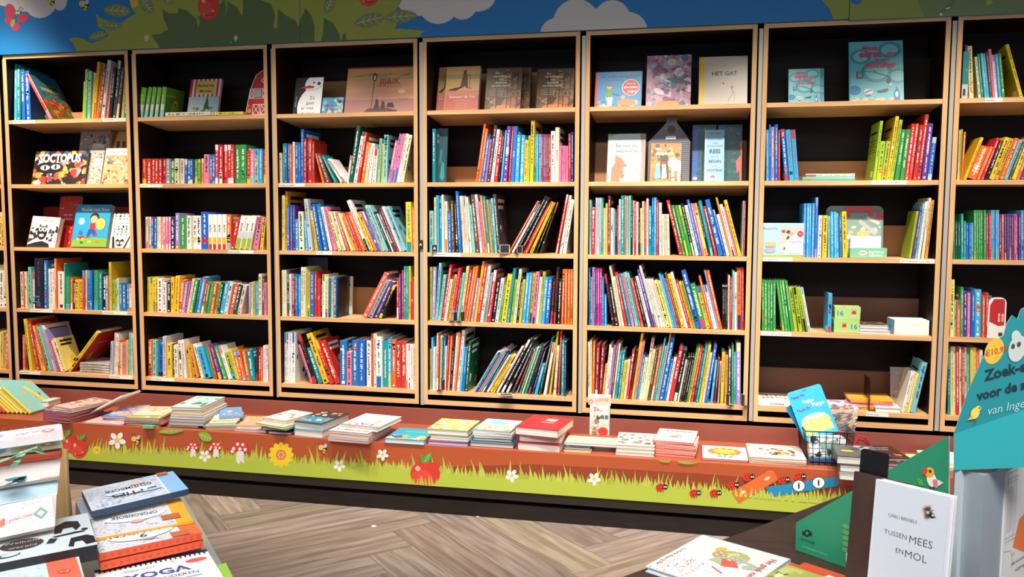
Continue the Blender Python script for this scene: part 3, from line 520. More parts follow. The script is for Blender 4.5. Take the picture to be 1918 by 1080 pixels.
(6,4,1750,620,2.918,560,560,70,260,"t16/200>0 Y18/190 c12 r18 c12 r18 c14 t18/190 yc20/190 Y16 o16/200 c20"),
(-1,2,0,400,2.84,180,182,-60,26,"y40/20>0 Y30/0 y20/20"),
(-1,3,0,400,2.84,512,514,-60,32,"w30/300>0 c20/290 w20/320 w20/275"),
(-1,4,0,400,2.84,838,842,-60,48,"a26/640>0 n24/660 c24/650 y16/640 A14 o18/640"),
]
CW = {'W': 'w', 'Z': 'z'}
def art_world(f):
    f.rect(0, 0, 1, 1, 'b8552c'); f.rect(0, .45, 1, 1, '3d7f9c'); f.up().rect(0, .0, 1, .3, '5f7a3a').up().blobs(.05, .05, .95, .62, [H(x) for x in ('c8502c', 'd8a03a', '6a8c3a', '3a5a8c', 'a8342c', 'd87a3a')], 60, .09, 4); f.up(3).text('WERELDJE', .5, .7, .15, 'f2dc3a', bold=.03, maxw=.8).text('mijn eerste', .5, .84, .08, 'f2dc3a')
def art_red(f): f.rect(0, 0, 1, 1, 'c92a22'); f.up().ell(.5, .35, .26, 'e8a83a').ell(.58, .42, .2, 'c92a22').up().text('Pluk en Co', .5, .72, .1, 'e8c84a')
RB = random.Random(11); SHELVED = []
def parse(row):
    b, s, cx, cy, sc, yb0, yb1, x0, x1, toks = row; out = []; top = None; lean = 0.
    for t in toks.split(' '):
        txt = None
        if '~' in t: t, txt = t.split('~', 1)
        if t in ('beste', 'aller', 'bomenboek', 'wat', 'ik', 'voel'): out[-1]['txt'] += ' ' + t; continue
        art = None
        if '*' in t: t, art = t.split('*')
        if t.startswith('wr_'): out.append(dict(gap=float(t[3:]))); continue
        if '>' in t: t, l = t.split('>'); lean = float(l)
        if '/' in t: t, tt = t.split('/'); top = float(tt)
        k = ''.join(c for c in t if c.isalpha()); w = float(t[len(k):]); out.append(dict(k=k, w=w, top=top, lean=lean, txt=txt, art=art))
    tot = sum(o.get('w', o.get('gap', 0)) for o in out); f = (x1 - x0) / tot; x = x0; Y = .02
    for o in out:
        wpx = o.get('w', o.get('gap')) * f; yb = yb0 + (yb1 - yb0) * (x - x0) / (x1 - x0)
        if 'k' in o:
            a = PY(cx + x / sc, cy + yb / sc, Y); e = PY(cx + (x + wpx) / sc, cy + yb / sc, Y); tp = PY(cx + (x + o['lean']) / sc, cy + o['top'] / sc, Y)
            o['X'] = a.x; o['Wd'] = e.x - a.x; o['dx'] = tp.x - a.x; o['dz'] = tp.z - a.z; o['ang'] = math.atan2(o['dx'], o['dz']); o['h'] = math.hypot(o['dx'], o['dz'])
            o['area'] = wpx * (yb - o['top']) / sc / sc
        x += wpx
    return out
def quad(xp, t, h, a):                # outline of a leaning book standing on z=0; xp = left end of its footprint
    ca, sa = math.cos(a), math.sin(a)
    if a >= 0: p = (xp + t * ca, 0); return [(p[0] - t * ca, t * sa), p, (p[0] + h * sa, h * ca), (p[0] - t * ca + h * sa, t * sa + h * ca)]
    p = (xp, 0); return [p, (p[0] + t * ca, -t * sa), (p[0] + t * ca + h * sa, -t * sa + h * ca), (p[0] + h * sa, h * ca)]
def hits(A, B):
    for Pq in (A, B):
        for i in range(4):
            nx, ny = Pq[(i + 1) % 4][1] - Pq[i][1], Pq[i][0] - Pq[(i + 1) % 4][0]; l = math.hypot(nx, ny); nx /= l; ny /= l
            a = [x * nx + y * ny for x, y in A]; c = [x * nx + y * ny for x, y in B]
            if max(a) < min(c) + 1e-5 or max(c) < min(a) + 1e-5: return False
    return True
def pack(bs, x0, x1, smooth=1):
    an = [b['ang'] for b in bs]
    for _ in range(smooth): an = [sum(an[max(0, i - 1):i + 2]) / len(an[max(0, i - 1):i + 2]) for i in range(len(an))]
    def run(s):
        x = x0; q = []
        for i, b in enumerate(bs):
            t = max(.003, b['Wd'] * s * math.cos(an[i])); st = 0
            Q = quad(x, t, b['h'], an[i])
            while st < 200 and any(hits(Q, p[0]) for p in q[-4:]): x += .0006; st += 1; Q = quad(x, t, b['h'], an[i])
            q.append((Q, x, t, an[i])); x = max(Q[0][0], Q[1][0]) + .0003
        return q, x
    lo, hi = .45, 1.05
    for _ in range(9):
        mid = (lo + hi) / 2; q, xe = run(mid)
        if xe > x1 + .001: hi = mid
        else: lo = mid
    return run(lo)[0]
PREV = {}
for row in ROWS:
    its = parse(row); bs = [o for o in its if 'k' in o]; b, s = row[0], row[1]
    if not bs: continue
    xl = bx(b) + .0225; xr = bx(b) + BW - .0225
    x0 = max(bs[0]['X'], xl); x1 = min(bs[-1]['X'] + bs[-1]['Wd'], xr + .3 * (b == 6) * 0)
    if b == -1: x0 = bs[0]['X']
    # the first book that leans left must stay inside the case; same at the right end
    for o in bs:
        room = SZ[s - 1] - SZ[s] - .028 - DROP.get((b, s - 1), 0) * .8 if s else 1.84 - SZ[0]
        if o['h'] * math.cos(o['ang']) + .02 * abs(math.sin(o['ang'])) > room: o['h'] = (room - .004) / math.cos(o['ang'])
    pk = pack(bs, x0, x1)
    # shift whole group inwards if it pokes through a side panel or into the group before
    mn = min(p[0] for q in pk for p in q[0]); mx = max(p[0] for q in pk for p in q[0]); sh = 0
    if mn < xl: sh = xl - mn
    if mx + sh > xr: sh = xr - mx if b != -1 else 0
    old = PREV.get((b, s), [])
    pk = [([(x + sh, z) for x, z in Q], x + sh, t, a) for Q, x, t, a in pk]
    n = 0
    while n < 60 and any(hits(Q[0], P_[0]) for Q in pk[:6] for P_ in old[-6:]): pk = [([(x + .001, z) for x, z in Q], x + .001, t, a) for Q, x, t, a in pk]; n += 1
    PREV[(b, s)] = old + pk
    for o, (Q, x, t, a) in zip(bs, pk):
        if max(p[0] for p in Q) > xr + .0005 and b != -1: continue
        SHELVED.append(dict(b=b, s=s, Q=Q, t=t - .0002, a=a, h=o['h'], k=o['k'], txt=o['txt'], art=o['art'], area=o['area']))
CASEN = ['the left-edge bookcase', 'the first full bookcase', 'the second full bookcase', 'the third full bookcase', 'the fourth full bookcase', 'the fifth full bookcase', 'the sixth full bookcase', 'the right-edge bookcase']
ROWN = ['top', 'second', 'third', 'fourth', 'fifth']
def ordn(n):
    w = 'first second third fourth fifth sixth seventh eighth ninth tenth eleventh twelfth thirteenth fourteenth fifteenth sixteenth seventeenth eighteenth nineteenth'.split()
    if n <= 19: return w[n - 1]
    t = {2: 'twent', 3: 'thirt', 4: 'fort', 5: 'fift'}[n // 10]; return t + 'ieth' if n % 10 == 0 else t + 'y-' + w[n % 10 - 1]
SHELVED.sort(key=lambda d: (d['b'], d['s'], d['Q'][0][0]))
order = sorted(range(len(SHELVED)), key=lambda i: -SHELVED[i]['area']); KEEP = set(order[:296])
rows_ = {}
for i, d in enumerate(SHELVED): rows_.setdefault((d['b'], d['s']), []).append(i)
mcs, mps = MB(), MB()
for (b, s), idx in rows_.items():
    for n, i in enumerate(idx):
        d = SHELVED[i]; R = random.Random(1000 + i); base = jit(H(PAL[d['k'][0]]), R, .035); acc = H(PAL[d['k'][1]]) if len(d['k']) > 1 else None
        a = d['a']; piv = d['Q'][1] if a >= 0 else d['Q'][0]; off = d['t'] if a >= 0 else 0
        dep = min(.225, max(.11, d['h'] * .74)); yf = .014 + R.uniform(0, .016)
        dr = DROP.get((b, s), 0); ta = math.atan2(dr, .285) if dr else 0; zz = SZ[s] + BZ + .0006
        mw = Matrix.Translation((0, .001, zz)) @ Matrix.Rotation(-ta, 4, 'X') @ Matrix.Translation((piv[0], yf, 0)) @ Matrix.Rotation(a, 4, 'Y') @ Matrix.Translation((-off, 0, 0))
        kw = dict(accent=acc)
        if d['txt']:
            t = d['txt']
            if t == 'AUTO': kw.update(txt=[('AUTO', .6, .82, H('30343a'))], foot=(H(PAL['r']), .14), accent=H('f6f2ea')); base = H('f1efe6')
            elif t == 'BOUW': kw.update(txt=[('BOUW', .66, .6, H('30343a'))], foot=(H(PAL['l']), .32)); base = H('f1efe6')
            else: kw.update(txt=[(t, .5, .6, H('f7f2e6') if d['k'][0] != 'c' else H('5a5048'))])
        if d['art'] == 'W': kw['art'] = art_world
        if d['art'] == 'Z': kw['art'] = art_red; dep = .215
        if i in KEEP:
            nb = [NAMES[SHELVED[j]['k'][0]] for j in (idx[n - 1] if n else None, idx[n + 1] if n + 1 < len(idx) else None) if j is not None]
            ln = '' if abs(a) < .1 else (' leaning right' if a > 0 else ' leaning left')
            th = 'thick ' if d['t'] > .02 else ('thin ' if d['t'] < .008 else '')
            l = f"{th}{NAMES[d['k'][0]]} book{ln}, {ordn(n + 1)} from left, {ROWN[s]} shelf of {CASEN[b + 1][4:]}"
            if d['art'] == 'W': l = 'red-spined world picture book leaning far left on the top shelf, colourful cover showing'
            if d['art'] == 'Z': l = 'large red book with yellow spine leaning far right on the fifth shelf'
            make_book('shelved_book', mw, d['t'], d['h'], dep, base, R, l, 'book', f'books standing on the {ROWN[s]} shelf of {CASEN[b + 1]}', side=1, **kw)
        else:
            mcs.M = mw; mps.M = mw; book_geo(mcs, mps, d['t'], d['h'], dep, base, R, side=0, **kw)
print('SHELVED', len(SHELVED))
o = mcs.build('thin_books', [M_print]); tag(o, 'many narrow-spined books filling the gaps among the larger ones on all the shelves', 'books', None, 'stuff'); p = mps.build('pages', [M_pages]); p.parent = o
# ================================================================ BOOKS SHOWN FACE-OUT
AT = {}
def A(fn): AT[fn.__name__] = fn; return fn
def hh(*a): return [H(x) for x in a]
@A
def octopus(f):
    f.rect(0, 0, 1, 1, '2a1c1c'); f.up().blobs(.0, .0, 1, 1, hh('e8543a', 'f0b43c', 'f4ece0', 'c83a3a', '3a5a8c', 'f08a6a', '1c1818', 'e8543a', '9a9aa4', 'e8a03a'), 130, .06, 7, 7); f.up(4)
    f.ell(.3, .5, .27, '1c1818', .1); f.up().ell(.22, .5, .09, 'f4f0e8', .045).ell(.42, .52, .09, 'f4f0e8', .045); f.up().ell(.22, .5, .02, '1c1818', .04).ell(.42, .52, .02, '1c1818', .04)
    f.poly([(.05, .68), (.9, .68), (.92, .88), (.08, .88)], '241818'); f.up().text('SOCTOPUS', .48, .78, .2, 'f6f0e6', bold=.05, maxw=.8)
@A
def crowd(f):
    f.rect(0, 0, 1, 1, 'b4aca0'); f.up().blobs(0, 0, 1, .95, hh('8c8478', 'd8d2c6', '5a5650', 'e4e0d4', 'a89c84', '6c7480'), 90, .06, 3); f.up(3).text('7 1 D I T', .25, .75, .11, '1d6f94'); f.poly([(.35, .5), (.8, .55), (.85, .75), (.45, .78)], 'ece8de'); f.up().text('zoek en vind', .6, .68, .07, '4a4640')
@A
def naar(f):
    f.rect(0, 0, 1, 1, 'c8a87c'); f.up().blobs(0, 0, 1, .78, hh('d0764a', 'c8b08a', '6a8a8c', 'a83a2c', 'e4d4b4', '58503c', 'd8984a'), 90, .06, 9); f.up(3)
    f.ell(.5, .56, .2, 'e0a090', .12, a0=0, a1=180); f.up()
    for k in range(5): f.poly([(.34 + .08 * k, .56), (.38 + .08 * k, .56), (.5, .67)], 'f0e0d4')
    f.rect(0, .8, 1, 1, 'efe6d4'); f.up().text('Naar de markt', .5, .9, .12, '3a3430', maxw=.9)
@A
def housecover(f):
    f.rect(0, 0, 1, 1, 'b8a888'); f.poly([(0, .5), (.3, 1), (.8, 1), (1, .6), (1, .4), (0, .4)], 'dcc070'); f.poly([(0, .5), (.3, 1), (.1, 1), (0, .8)], '9a5a48'); f.up().rect(.25, .7, .4, .82, '6a5040').rect(.5, .7, .65, .82, '6a5040'); f.rect(0, 0, 1, .45, 'e8e0d0'); f.up().text('Naar de markt', .5, .25, .13, '3a3430', maxw=.9)
@A
def owl(f):
    f.rect(0, 0, 1, 1, 'f4f0e6'); f.up(); f.poly([(0, 0), (.8, 0), (.75, .12), (.5, .2), (.25, .14), (0, .05)], '262422'); f.poly([(0, .12), (.3, .3), (.35, .36), (0, .5)], '34302c')
    f.blobs(0, .25, .3, .62, hh('f4f0e6', '2a2826'), 16, .06, 5); f.blobs(.62, .2, 1, .8, hh('2a2826', 'f4f0e6', '3a3836'), 26, .06, 4); f.up(2)
    f.ell(.45, .46, .17, '262422', .22); f.poly([(.3, .66), (.33, .76), (.4, .66)], '262422').poly([(.5, .66), (.57, .76), (.6, .64)], '262422'); f.up().ell(.38, .58, .075, 'f4f0e6').ell(.52, .58, .075, 'f4f0e6').ell(.44, .38, .09, 'f4f0e6', .05); f.up().ell(.38, .58, .035, '262422').ell(.52, .58, .035, '262422'); f.text('welterusten', .58, .88, .08, '8a8680')
@A
def redbook(f):
    f.rect(0, 0, 1, 1, 'c8302a'); f.up().blobs(.05, .75, .95, .97, hh('9c8c84', 'd8c8bc', 'c05a50'), 18, .025, 4); f.blobs(.5, .05, .98, .6, hh('e88a3a', 'f0c8a0', 'e06a3a'), 22, .04, 6); f.up(2).text('WAT EEN', .45, .63, .1, 'f4ece0', bold=.02).text('VERHAAL', .5, .55, .1, 'f4ece0', bold=.02)
@A
def girl(f):
    f.rect(0, 0, 1, 1, '2a9fd0'); f.up().poly([(0, 0), (1, 0), (1, .2), (.6, .22), (.3, .19), (0, .15)], '7fae3a'); f.text('Muziek met Anna', .55, .88, .13, 'f4f6f6', maxw=.8, bold=.03); f.text('Pauline', .3, .95, .06, 'bcd8e4')
    f.ell(.56, .68, .13, '2a2224', .14).ell(.75, .54, .15, '2a2224', .17); f.up().ell(.55, .65, .1, 'eeb48c', .1).ell(.75, .54, .14, 'e8c860', .16); f.poly([(.45, .56), (.6, .56), (.62, .42), (.45, .4)], 'c83040').poly([(.44, .42), (.6, .42), (.68, .3), (.6, .25), (.52, .33), (.46, .22), (.39, .25)], '2a50a0')
    f.up().poly([(.38, .25), (.48, .25), (.48, .21), (.38, .21)], 'c83040').poly([(.6, .3), (.68, .33), (.7, .27), (.62, .24)], 'c83040').ell(.2, .6, .085, 'f0f4f4'); f.text('CD', .2, .6, .05, 'd85040')
    f.poly([(.13, .25), (.34, .27), (.32, .2), (.15, .19)], 'c83040').ell(.16, .18, .035, 'f0c83c').ell(.3, .18, .035, 'f0c83c').ell(.22, .33, .06, '2a70b8'); f.ell(.5, .12, .06, 'f0c83c', .03).ell(.72, .12, .08, 'c87a2c', .03).ell(.28, .1, .05, '3a6a2c', .03)
@A
def vormen(f):
    f.rect(0, 0, 1, 1, 'f2ece0'); f.up(); R = random.Random(2)
    for i in range(9):
        for j in range(5):
            cx = .1 + .2 * j + R.uniform(-.04, .04); cy = .38 + .075 * i
            if .66 < cy < .76: continue
            c = R.choice(['c8302c', '2a9040', '1f78c0', 'e8b83c', '2a2624', 'e87a3a', '1c9a94'])
            f.ell(cx, cy, .055, c, .055, R.uniform(0, 90), n=R.choice((3, 4, 4, 12)))
    f.text('vormen', .52, .71, .17, '2a2624'); f.poly([(.05, .32), (.15, .32), (.25, 0), (.12, 0)], '2a2624').poly([(.9, .34), (.95, .32), (.75, 0), (.65, 0)], '2a2624').poly([(.25, .22), (.35, .26), (.45, .2), (.55, .26), (.66, .22), (.6, .08), (.45, .04), (.3, .08)], '2a2624'); f.up().ell(.37, .14, .07, 'f2ece0').ell(.55, .14, .07, 'f2ece0')
@A
def barend(f):
    f.rect(0, 0, 1, 1, 'f2dede')
    for k in range(7): f.rect(.0 + k / 7, .55, .07 + k / 7, 1, 'd83c48')
    f.up().rect(0, 0, 1, .56, 'a8c8d0'); f.blobs(.02, .02, .98, .3, hh('e8ecec', 'd88a50', '5a8c5a', 'c8505a', '8aa4ac'), 26, .07, 8); f.up().rect(.2, .62, .82, .95, 'e8c860'); f.up().text('Barend van', .51, .84, .12, '3a4a2c', bold=.02).text('Minoten', .51, .7, .12, '3a4a2c', bold=.02)
    f.poly([(.5, .25), (.7, .25), (.6, .6)], '3a5c40')
@A
def snowman(f):
    f.rect(0, 0, 1, 1, '26262a'); f.up().ell(.78, .8, .44, 'f2f2f0', .38, n=28).ell(.95, .2, .82, 'f2f2f0', .82, n=32); f.poly([(.55, .42), (1, .42), (1, .7), (.6, .66)], 'f2f2f0'); f.up().poly([(.16, .72), (.5, .79), (.7, .76), (.66, .71), (.45, .7)], 'd83830').ell(.66, .86, .035, '1c1c1e').ell(.85, .83, .06, '1c1c1e')
    for k in range(7): f.ell(.5 + .07 * k, .66 - .04 * math.sin(k / 6 * PI) + .015 * k, .016, '1c1c1e')
    for i, (t, c) in enumerate((('Ze', '3a3a3c'), ('gaan', '3a3a3c'), ('er met', '3a3a3c'), ('je', '3a3a3c'))): f.text(t, .74 if i < 3 else .4, .45 - i * .135, .17, c, align='r' if i < 3 else 'l') if i < 3 else f.text(t, .28, .045, .17, c, align='l')
    f.text('neus', .47, .045, .17, 'd83830', align='l'); f.text('tekst en tekeningen', .07, .35, .05, 'e8e8e8', rot=-90)
@A
def bluesmall(f):
    f.rect(0, 0, 1, 1, '4aa0c8'); f.up().blobs(0, 0, 1, 1, hh('8cc8d8', '2a80b4', 'c8dcd8', 'e8d8b0'), 24, .12, 3); f.up(2).text('Hoe de', .3, .55, .14, 'c83a3a', bold=.03).text('lift verloor', .48, .3, .14, 'c83a3a', bold=.03); f.ell(.83, .75, .08, '1c3c6c')
@A
def jijik(f):
    f.rect(0, 0, 1, 1, 'e0aa7c'); f.rect(0, .97, 1, 1, 'c83030'); f.up().rect(0, 0, 1, .3, 'c08a80').poly([(0, .3), (1, .36), (1, .5), (0, .45)], 'd89880').rect(0, .72, 1, .97, 'd8a868')
    for k in range(10): f.L += .1; f.poly([(.0 + .09 * k, .78 + .02 * (k % 4)), (.25 + .08 * k, .8 + .02 * (k % 4)), (.2 + .09 * k, .83 + .02 * (k % 3))], jit(H('b8886a'), RB, .05))
    f.up().ell(.8, .46, .05, 'f0cc98', .03); f.poly([(.27, .02), (.34, .11), (.62, .11), (.76, .06), (.76, .0), (.27, .0)], '6a4a48'); f.up(); f.line([(.38, .08), (.4, .8)], .009, '5c3c3a'); f.poly([(.375, .7), (.425, .7), (.435, .82), (.4, .88), (.365, .82)], '5c3c3a').up().rect(.385, .72, .415, .81, 'f0d8a0')
    for cx, s in ((.46, 1.0), (.55, .85)): f.ell(cx, .14, .04 * s, '54403f', .04 * s).poly([(cx - .03 * s, .15), (cx + .03 * s, .15), (cx + .02, .27 * s), (cx - .02, .27 * s)], '54403f').ell(cx, .26 * s, .022, '54403f'); f.poly([(cx - .022, .27 * s), (cx - .015, .34 * s), (cx, .28 * s)], '54403f')
    f.poly([(.6, .13), (.62, .22), (.69, .22), (.72, .12)], '54403f'); f.text('JIJ&IK', .62, .68, .13, 'b8584a', bold=.01); f.text('en de tijd daartussen', .68, .57, .028, 'b8705a').text('tekst en illustraties', .84, .3, .02, '8a5a50')
@A
def reinaert(f):
    f.rect(0, 0, 1, 1, 'c8785c'); f.rect(0, .45, 1, 1, 'c89c5c'); f.up().rect(0, .72, 1, .82, '9a8858').rect(0, 0, 1, .35, 'b86050'); f.up(); f.poly([(.42, .5), (.5, .86), (.56, .88), (.62, .82), (.66, .5), (.56, .56), (.35, .49), (.1, .49), (.06, .46), (.3, .45)], '5c2c22').ell(.55, .88, .05, '5c2c22').line([(.56, .78), (.72, .8)], .02, '5c2c22').line([(.71, .8), (.7, .52)], .012, '5c2c22').line([(.6, .52), (.78, .5)], .02, '5c2c22')
    f.text('Reinaert de Vos', .5, .32, .12, 'ecd8c0', maxw=.82, shear=.2); f.text('herteld voor jong en oud', .5, .24, .045, 'dcb8a0')
    for k in range(4): f.text('verhalen en avonturen', .5, .17 - k * .04, .04, 'd0a08c')
@A
def nacht(f):
    f.rect(0, 0, 1, 1, '6a5038'); f.up().blobs(.0, 0, 1, .3, hh('c87a3a', '8a5a34', 'b8683a', '4a3424'), 22, .14, 2); f.poly([(.1, 0), (.95, 0), (.6, .14), (.2, .1)], 'd08040'); f.blobs(.4, .3, 1, .95, hh('8a6a44', '4a3a2a', '7a5a3a'), 16, .12, 5); f.up(3)
    for x in (.3, .6, .72, .88): f.line([(x, .05), (x + .02, .9)], .025, '33261c')
    for k in range(6): f.L += .05; f.line([(.55 + .02 * k, .95 - .08 * k), (.64 + .02 * k, .92 - .08 * k)], .03, 'c08050')
    for x in (.5, .78, .9): f.ell(x, .38, .07, 'a87840', .09); f.up().ell(x, .38, .05, '5a4028', .07)
    for i, t in enumerate(('De', 'vertellingen', 'van', 'duizend-', 'en-één-nacht')): f.text(t, .42 if i else .3, .88 - i * .075, .1, 'eee2cc', bold=.01)
    for k in range(4): f.text('vertaald en naverteld', .3, .5 - k * .045, .045, 'd8c8a8', maxw=.4)
    f.ell(.22, .2, .05, 'e0ceb0').up().ell(.22, .2, .038, '5a4430').up().text('V', .22, .2, .05, 'e0ceb0')
@A
def papa(f):
    f.rect(0, 0, 1, 1, '2089bc'); f.rect(0, 0, .04, 1, 'c83030'); f.up().blobs(.06, .02, .98, .2, hh('8cc8c0', 'e88a4a', 'd0d8c0', '3a70a0', 'e8a07a'), 26, .06, 4); f.text('Het vrolijke voorleesboek', .5, .87, .11, '1c2c5c', maxw=.8, shear=.2); f.text('Vivian den Hollander', .4, .77, .045, '123a5c')
    f.up(3).ell(.76, .55, .19, 'f4eee8').up().ell(.76, .55, .175, 'cc3038').up(); f.text('voor de', .76, .66, .06, 'f6ece6', bold=.02).text('allerliefste', .76, .56, .075, 'f6ece6', bold=.02).text('papa!', .8, .45, .09, 'f6ece6', bold=.03)
    f.ell(.3, .58, .06, 'e0a878').ell(.31, .62, .06, '9a5a34', .03).poly([(.2, .28), (.24, .52), (.36, .52), (.38, .3)], '4f9a50'); f.poly([(.22, .28), (.38, .3), (.36, .05), (.28, .05), (.26, .18)], 'e8e4d4').ell(.68, .14, .2, 'e88040', .08).ell(.6, .28, .05, 'e8a07a').line([(.35, .4), (.52, .34)], .02, '4a4a4a')
@A
def pinkflow(f):
    f.rect(0, 0, 1, 1, 'b88aa0'); f.up().blobs(0, 0, 1, 1, hh('d8a8b8', 'e4ccd0', '8a5a7a', '5a7a8c', 'c87a94', 'a8b0bc', 'e8d8dc', '6c4a6c'), 110, .1, 11, 7); f.up(4)
    R = random.Random(8)
    for k in range(34):
        x, y = R.random(), R.random(); a = R.uniform(0, 6.28); pts = []
        for j in range(7): pts.append((x, y)); x += .04 * math.cos(a); y += .035 * math.sin(a); a += R.uniform(.1, .6)
        f.L += .03; f.line(pts, .009, R.choice(('efe2e4', '5a4468', '4a5c70')))
    f.up().ell(.55, .86, .11, 'd8d0a8', .09).ell(.72, .5, .16, '3f7a80', .06, -10).ell(.28, .3, .14, 'e6d8d4', .07, -30)
@A
def hetgat(f):
    f.rect(0, 0, 1, 1, 'cfc2b2'); f.rect(0, 0, .09, 1, 'f2c020'); f.up().text('HET GAT', .52, .65, .13, '2c2624', bold=.02); f.ell(.5, .45, .018, '2c2624'); f.line([(.66, .36), (.7, .3), (.68, .2), (.62, .14), (.6, .08)], .012, '7a7068').line([(.7, .3), (.74, .2), (.73, .08)], .01, '7a7068').ell(.68, .37, .035, '9a9086')
@A
def eenvoorjou(f):
    f.rect(0, 0, 1, 1, 'd8dcc8'); f.rect(0, .6, 1, 1, 'b4ccc8'); f.up().poly([(0, .95), (.25, 1), (0, 1)], '8aa090').poly([(.85, 1), (.9, .5), (.88, 0), (1, 0), (1, 1)], '9c8878'); f.text('Eén voor jou,', .5, .76, .14, '3a4a4c', maxw=.6).text('twee voor mij', .5, .65, .14, '3a4a4c', maxw=.6); f.text('Jörg Mühle', .62, .55, .07, '7a7a70')
    f.poly([(.08, 0), (.1, .3), (.2, .42), (.22, .5), (.36, .51), (.42, .44), (.5, .34), (.4, .3), (.44, .12), (.34, .0)], 'b87858').ell(.28, .46, .1, 'b87858', .09).ell(.22, .53, .04, 'b87858').ell(.44, .36, .035, 'b87858'); f.up().ell(.49, .35, .02, '2a2422').rect(.3, .08, .7, .1, 'a8a498'); f.rect(.34, 0, .38, .09, 'e4e0d4').rect(.62, 0, .66, .09, 'e4e0d4').ell(.42, .14, .04, 'd0704a').ell(.5, .14, .04, 'e8e4d8').ell(.76, .13, .05, 'e8e0c0', .13); f.ell(.78, .26, .07, 'c8bc94', .05)
@A
def slaapfeest(f):
    f.rect(0, 0, 1, 1, 'a8743a'); f.up().blobs(0, .35, 1, 1, hh('c88a30', '6a4a28', '8a9040', 'dca040', '4a3c28'), 50, .08, 2); f.blobs(0, 0, 1, .3, hh('7a8040', 'a8803a', '6a5c30'), 26, .08, 5); f.poly([(.3, .1), (.6, .1), (.55, .7), (.32, .7)], '3c3424'); f.up(2); f.text('Het', .25, .85, .12, 'f4ece0', bold=.03).text('slaapfeest', .45, .74, .15, 'f4ece0', bold=.03)
    f.poly([(.55, .5), (.65, .62), (.8, .62), (1, .5), (1, .42), (.96, 0), (.9, 0), (.88, .3), (.78, .3), (.76, 0), (.7, 0), (.68, .38), (.58, .42)], 'e4d8c4'); f.poly([(.12, .1), (.18, .42), (.3, .42), (.34, .12)], '6aa8c8').poly([(.36, .1), (.38, .4), (.5, .4), (.54, .12)], 'e4dcd0').ell(.24, .46, .07, 'e8b890').ell(.43, .44, .07, 'e8b890').ell(.42, .49, .08, 'cc3a34', .05); f.ell(.74, .08, .1, 'cc3a34').up().ell(.74, .08, .06, 'f0e0d0')
@A
def reis(f):
    f.rect(0, 0, 1, 1, '86b4d0'); f.up(); ink = '1e3050'
    for t, y, s_, b_ in (('PEPIJN LANEN', .93, .11, 0), ('NOËLLE HEINE', .82, .12, .01), ('EN DE', .745, .09, .01), ('FANTASTISCHE', .69, .12, .01), ('REIS', .59, .33, .04), ('NAAR HET', .49, .09, .01), ('BEGIN', .4, .24, .03), ('VAN DE', .31, .08, .01), ('OCHTEND', .23, .19, .03)): f.text(t, .5, y, s_, ink, maxw=.84, bold=b_)
    f.poly([(.2, .1), (.5, .08), (.55, .13), (.35, .14)], 'd8604a').text('LEMNISCAAT', .5, .03, .06, ink)
@A
def jungle(f):
    f.rect(0, 0, 1, 1, '1c4f54'); f.rect(0, 0, .22, 1, '2458a8'); f.up().blobs(.0, .1, 1, 1, hh('24586a', '2a6a50', '1c3a44', '2a62b0'), 30, .1, 4); f.up(2); f.poly([(.93, .0), (1, .1), (1, .75), (.9, .7), (.95, .5), (.75, .4), (.8, .2), (.9, .25)], 'e06a58').ell(.12, .12, .1, 'e8e8e0', .06)
@A
def monster(f):
    f.rect(0, 0, 1, 1, '6cc0c8'); f.up()
    for cx, cy, r in ((.5, .5, .3), (.9, .42, .2), (.2, .75, .2), (.75, .85, .22)): f.ell(cx, cy, r, '3f9cac', r * .8); f.L += .3; f.ell(cx, cy, r * .72, '82ccd0', r * .56); f.L += .3
    f.blobs(0, 0, 1, .08, hh('e0d8b8', 'c8c0a0', 'd8c898'), 18, .06, 4); f.ell(.08, .2, .12, '2474b4', .1); f.up(3)
    c = 'd8486a'; f.text('Mama', .38, .89, .12, c, bold=.04).text('eerst', .38, .79, .2, c, bold=.05).text('ving', .78, .79, .12, c, bold=.03).text('ik een', .6, .695, .11, c, bold=.02).text('monster', .58, .61, .17, c, bold=.04)
    f.line([(.36, .52), (.7, .42), (.76, .38)], .012, '2c4a54').ell(.36, .52, .12, '2c4a54', .03, -12); f.L += .5; f.ell(.36, .52, .105, '82ccd0', .022, -12)
    f.ell(.72, .34, .045, '3c3c50', .05).ell(.75, .28, .03, 'd8d8d8'); f.ell(.34, .17, .09, 'd8dce0', .07); f.L += .3; f.line([(.27, .15), (.4, .2)], .02, '3c4450').line([(.3, .1), (.38, .12)], .02, '3c4450'); f.poly([(.5, .18), (.7, .22), (.72, .19), (.66, .16), (.52, .15)], '2c5470').poly([(.82, .03), (.82, .14), (.87, .26), (.92, .14), (.93, .03)], '2a6cb4').ell(.87, .12, .03, 'c8e0e8', .06)
    f.rect(.12, .39, .24, .5, '22262a'); f.up()
    for k in range(4): f.rect(.135, .41 + .022 * k, .225, .42 + .022 * k, 'c8d8d8')
@A
def plainteal(f): f.rect(0, 0, 1, 1, '1c4450'); f.up().poly([(.3, .1), (.5, .4), (.7, .35), (.8, .1), (.6, .02)], '2c8c84').poly([(.2, .3), (.3, .6), (.5, .62), (.45, .4)], '2a7a78')
@A
def navyback(f): f.rect(0, 0, 1, 1, '2a4456'); f.up().rect(.1, .5, .8, .56, '4a6878').rect(.1, .4, .6, .44, '4a6878')

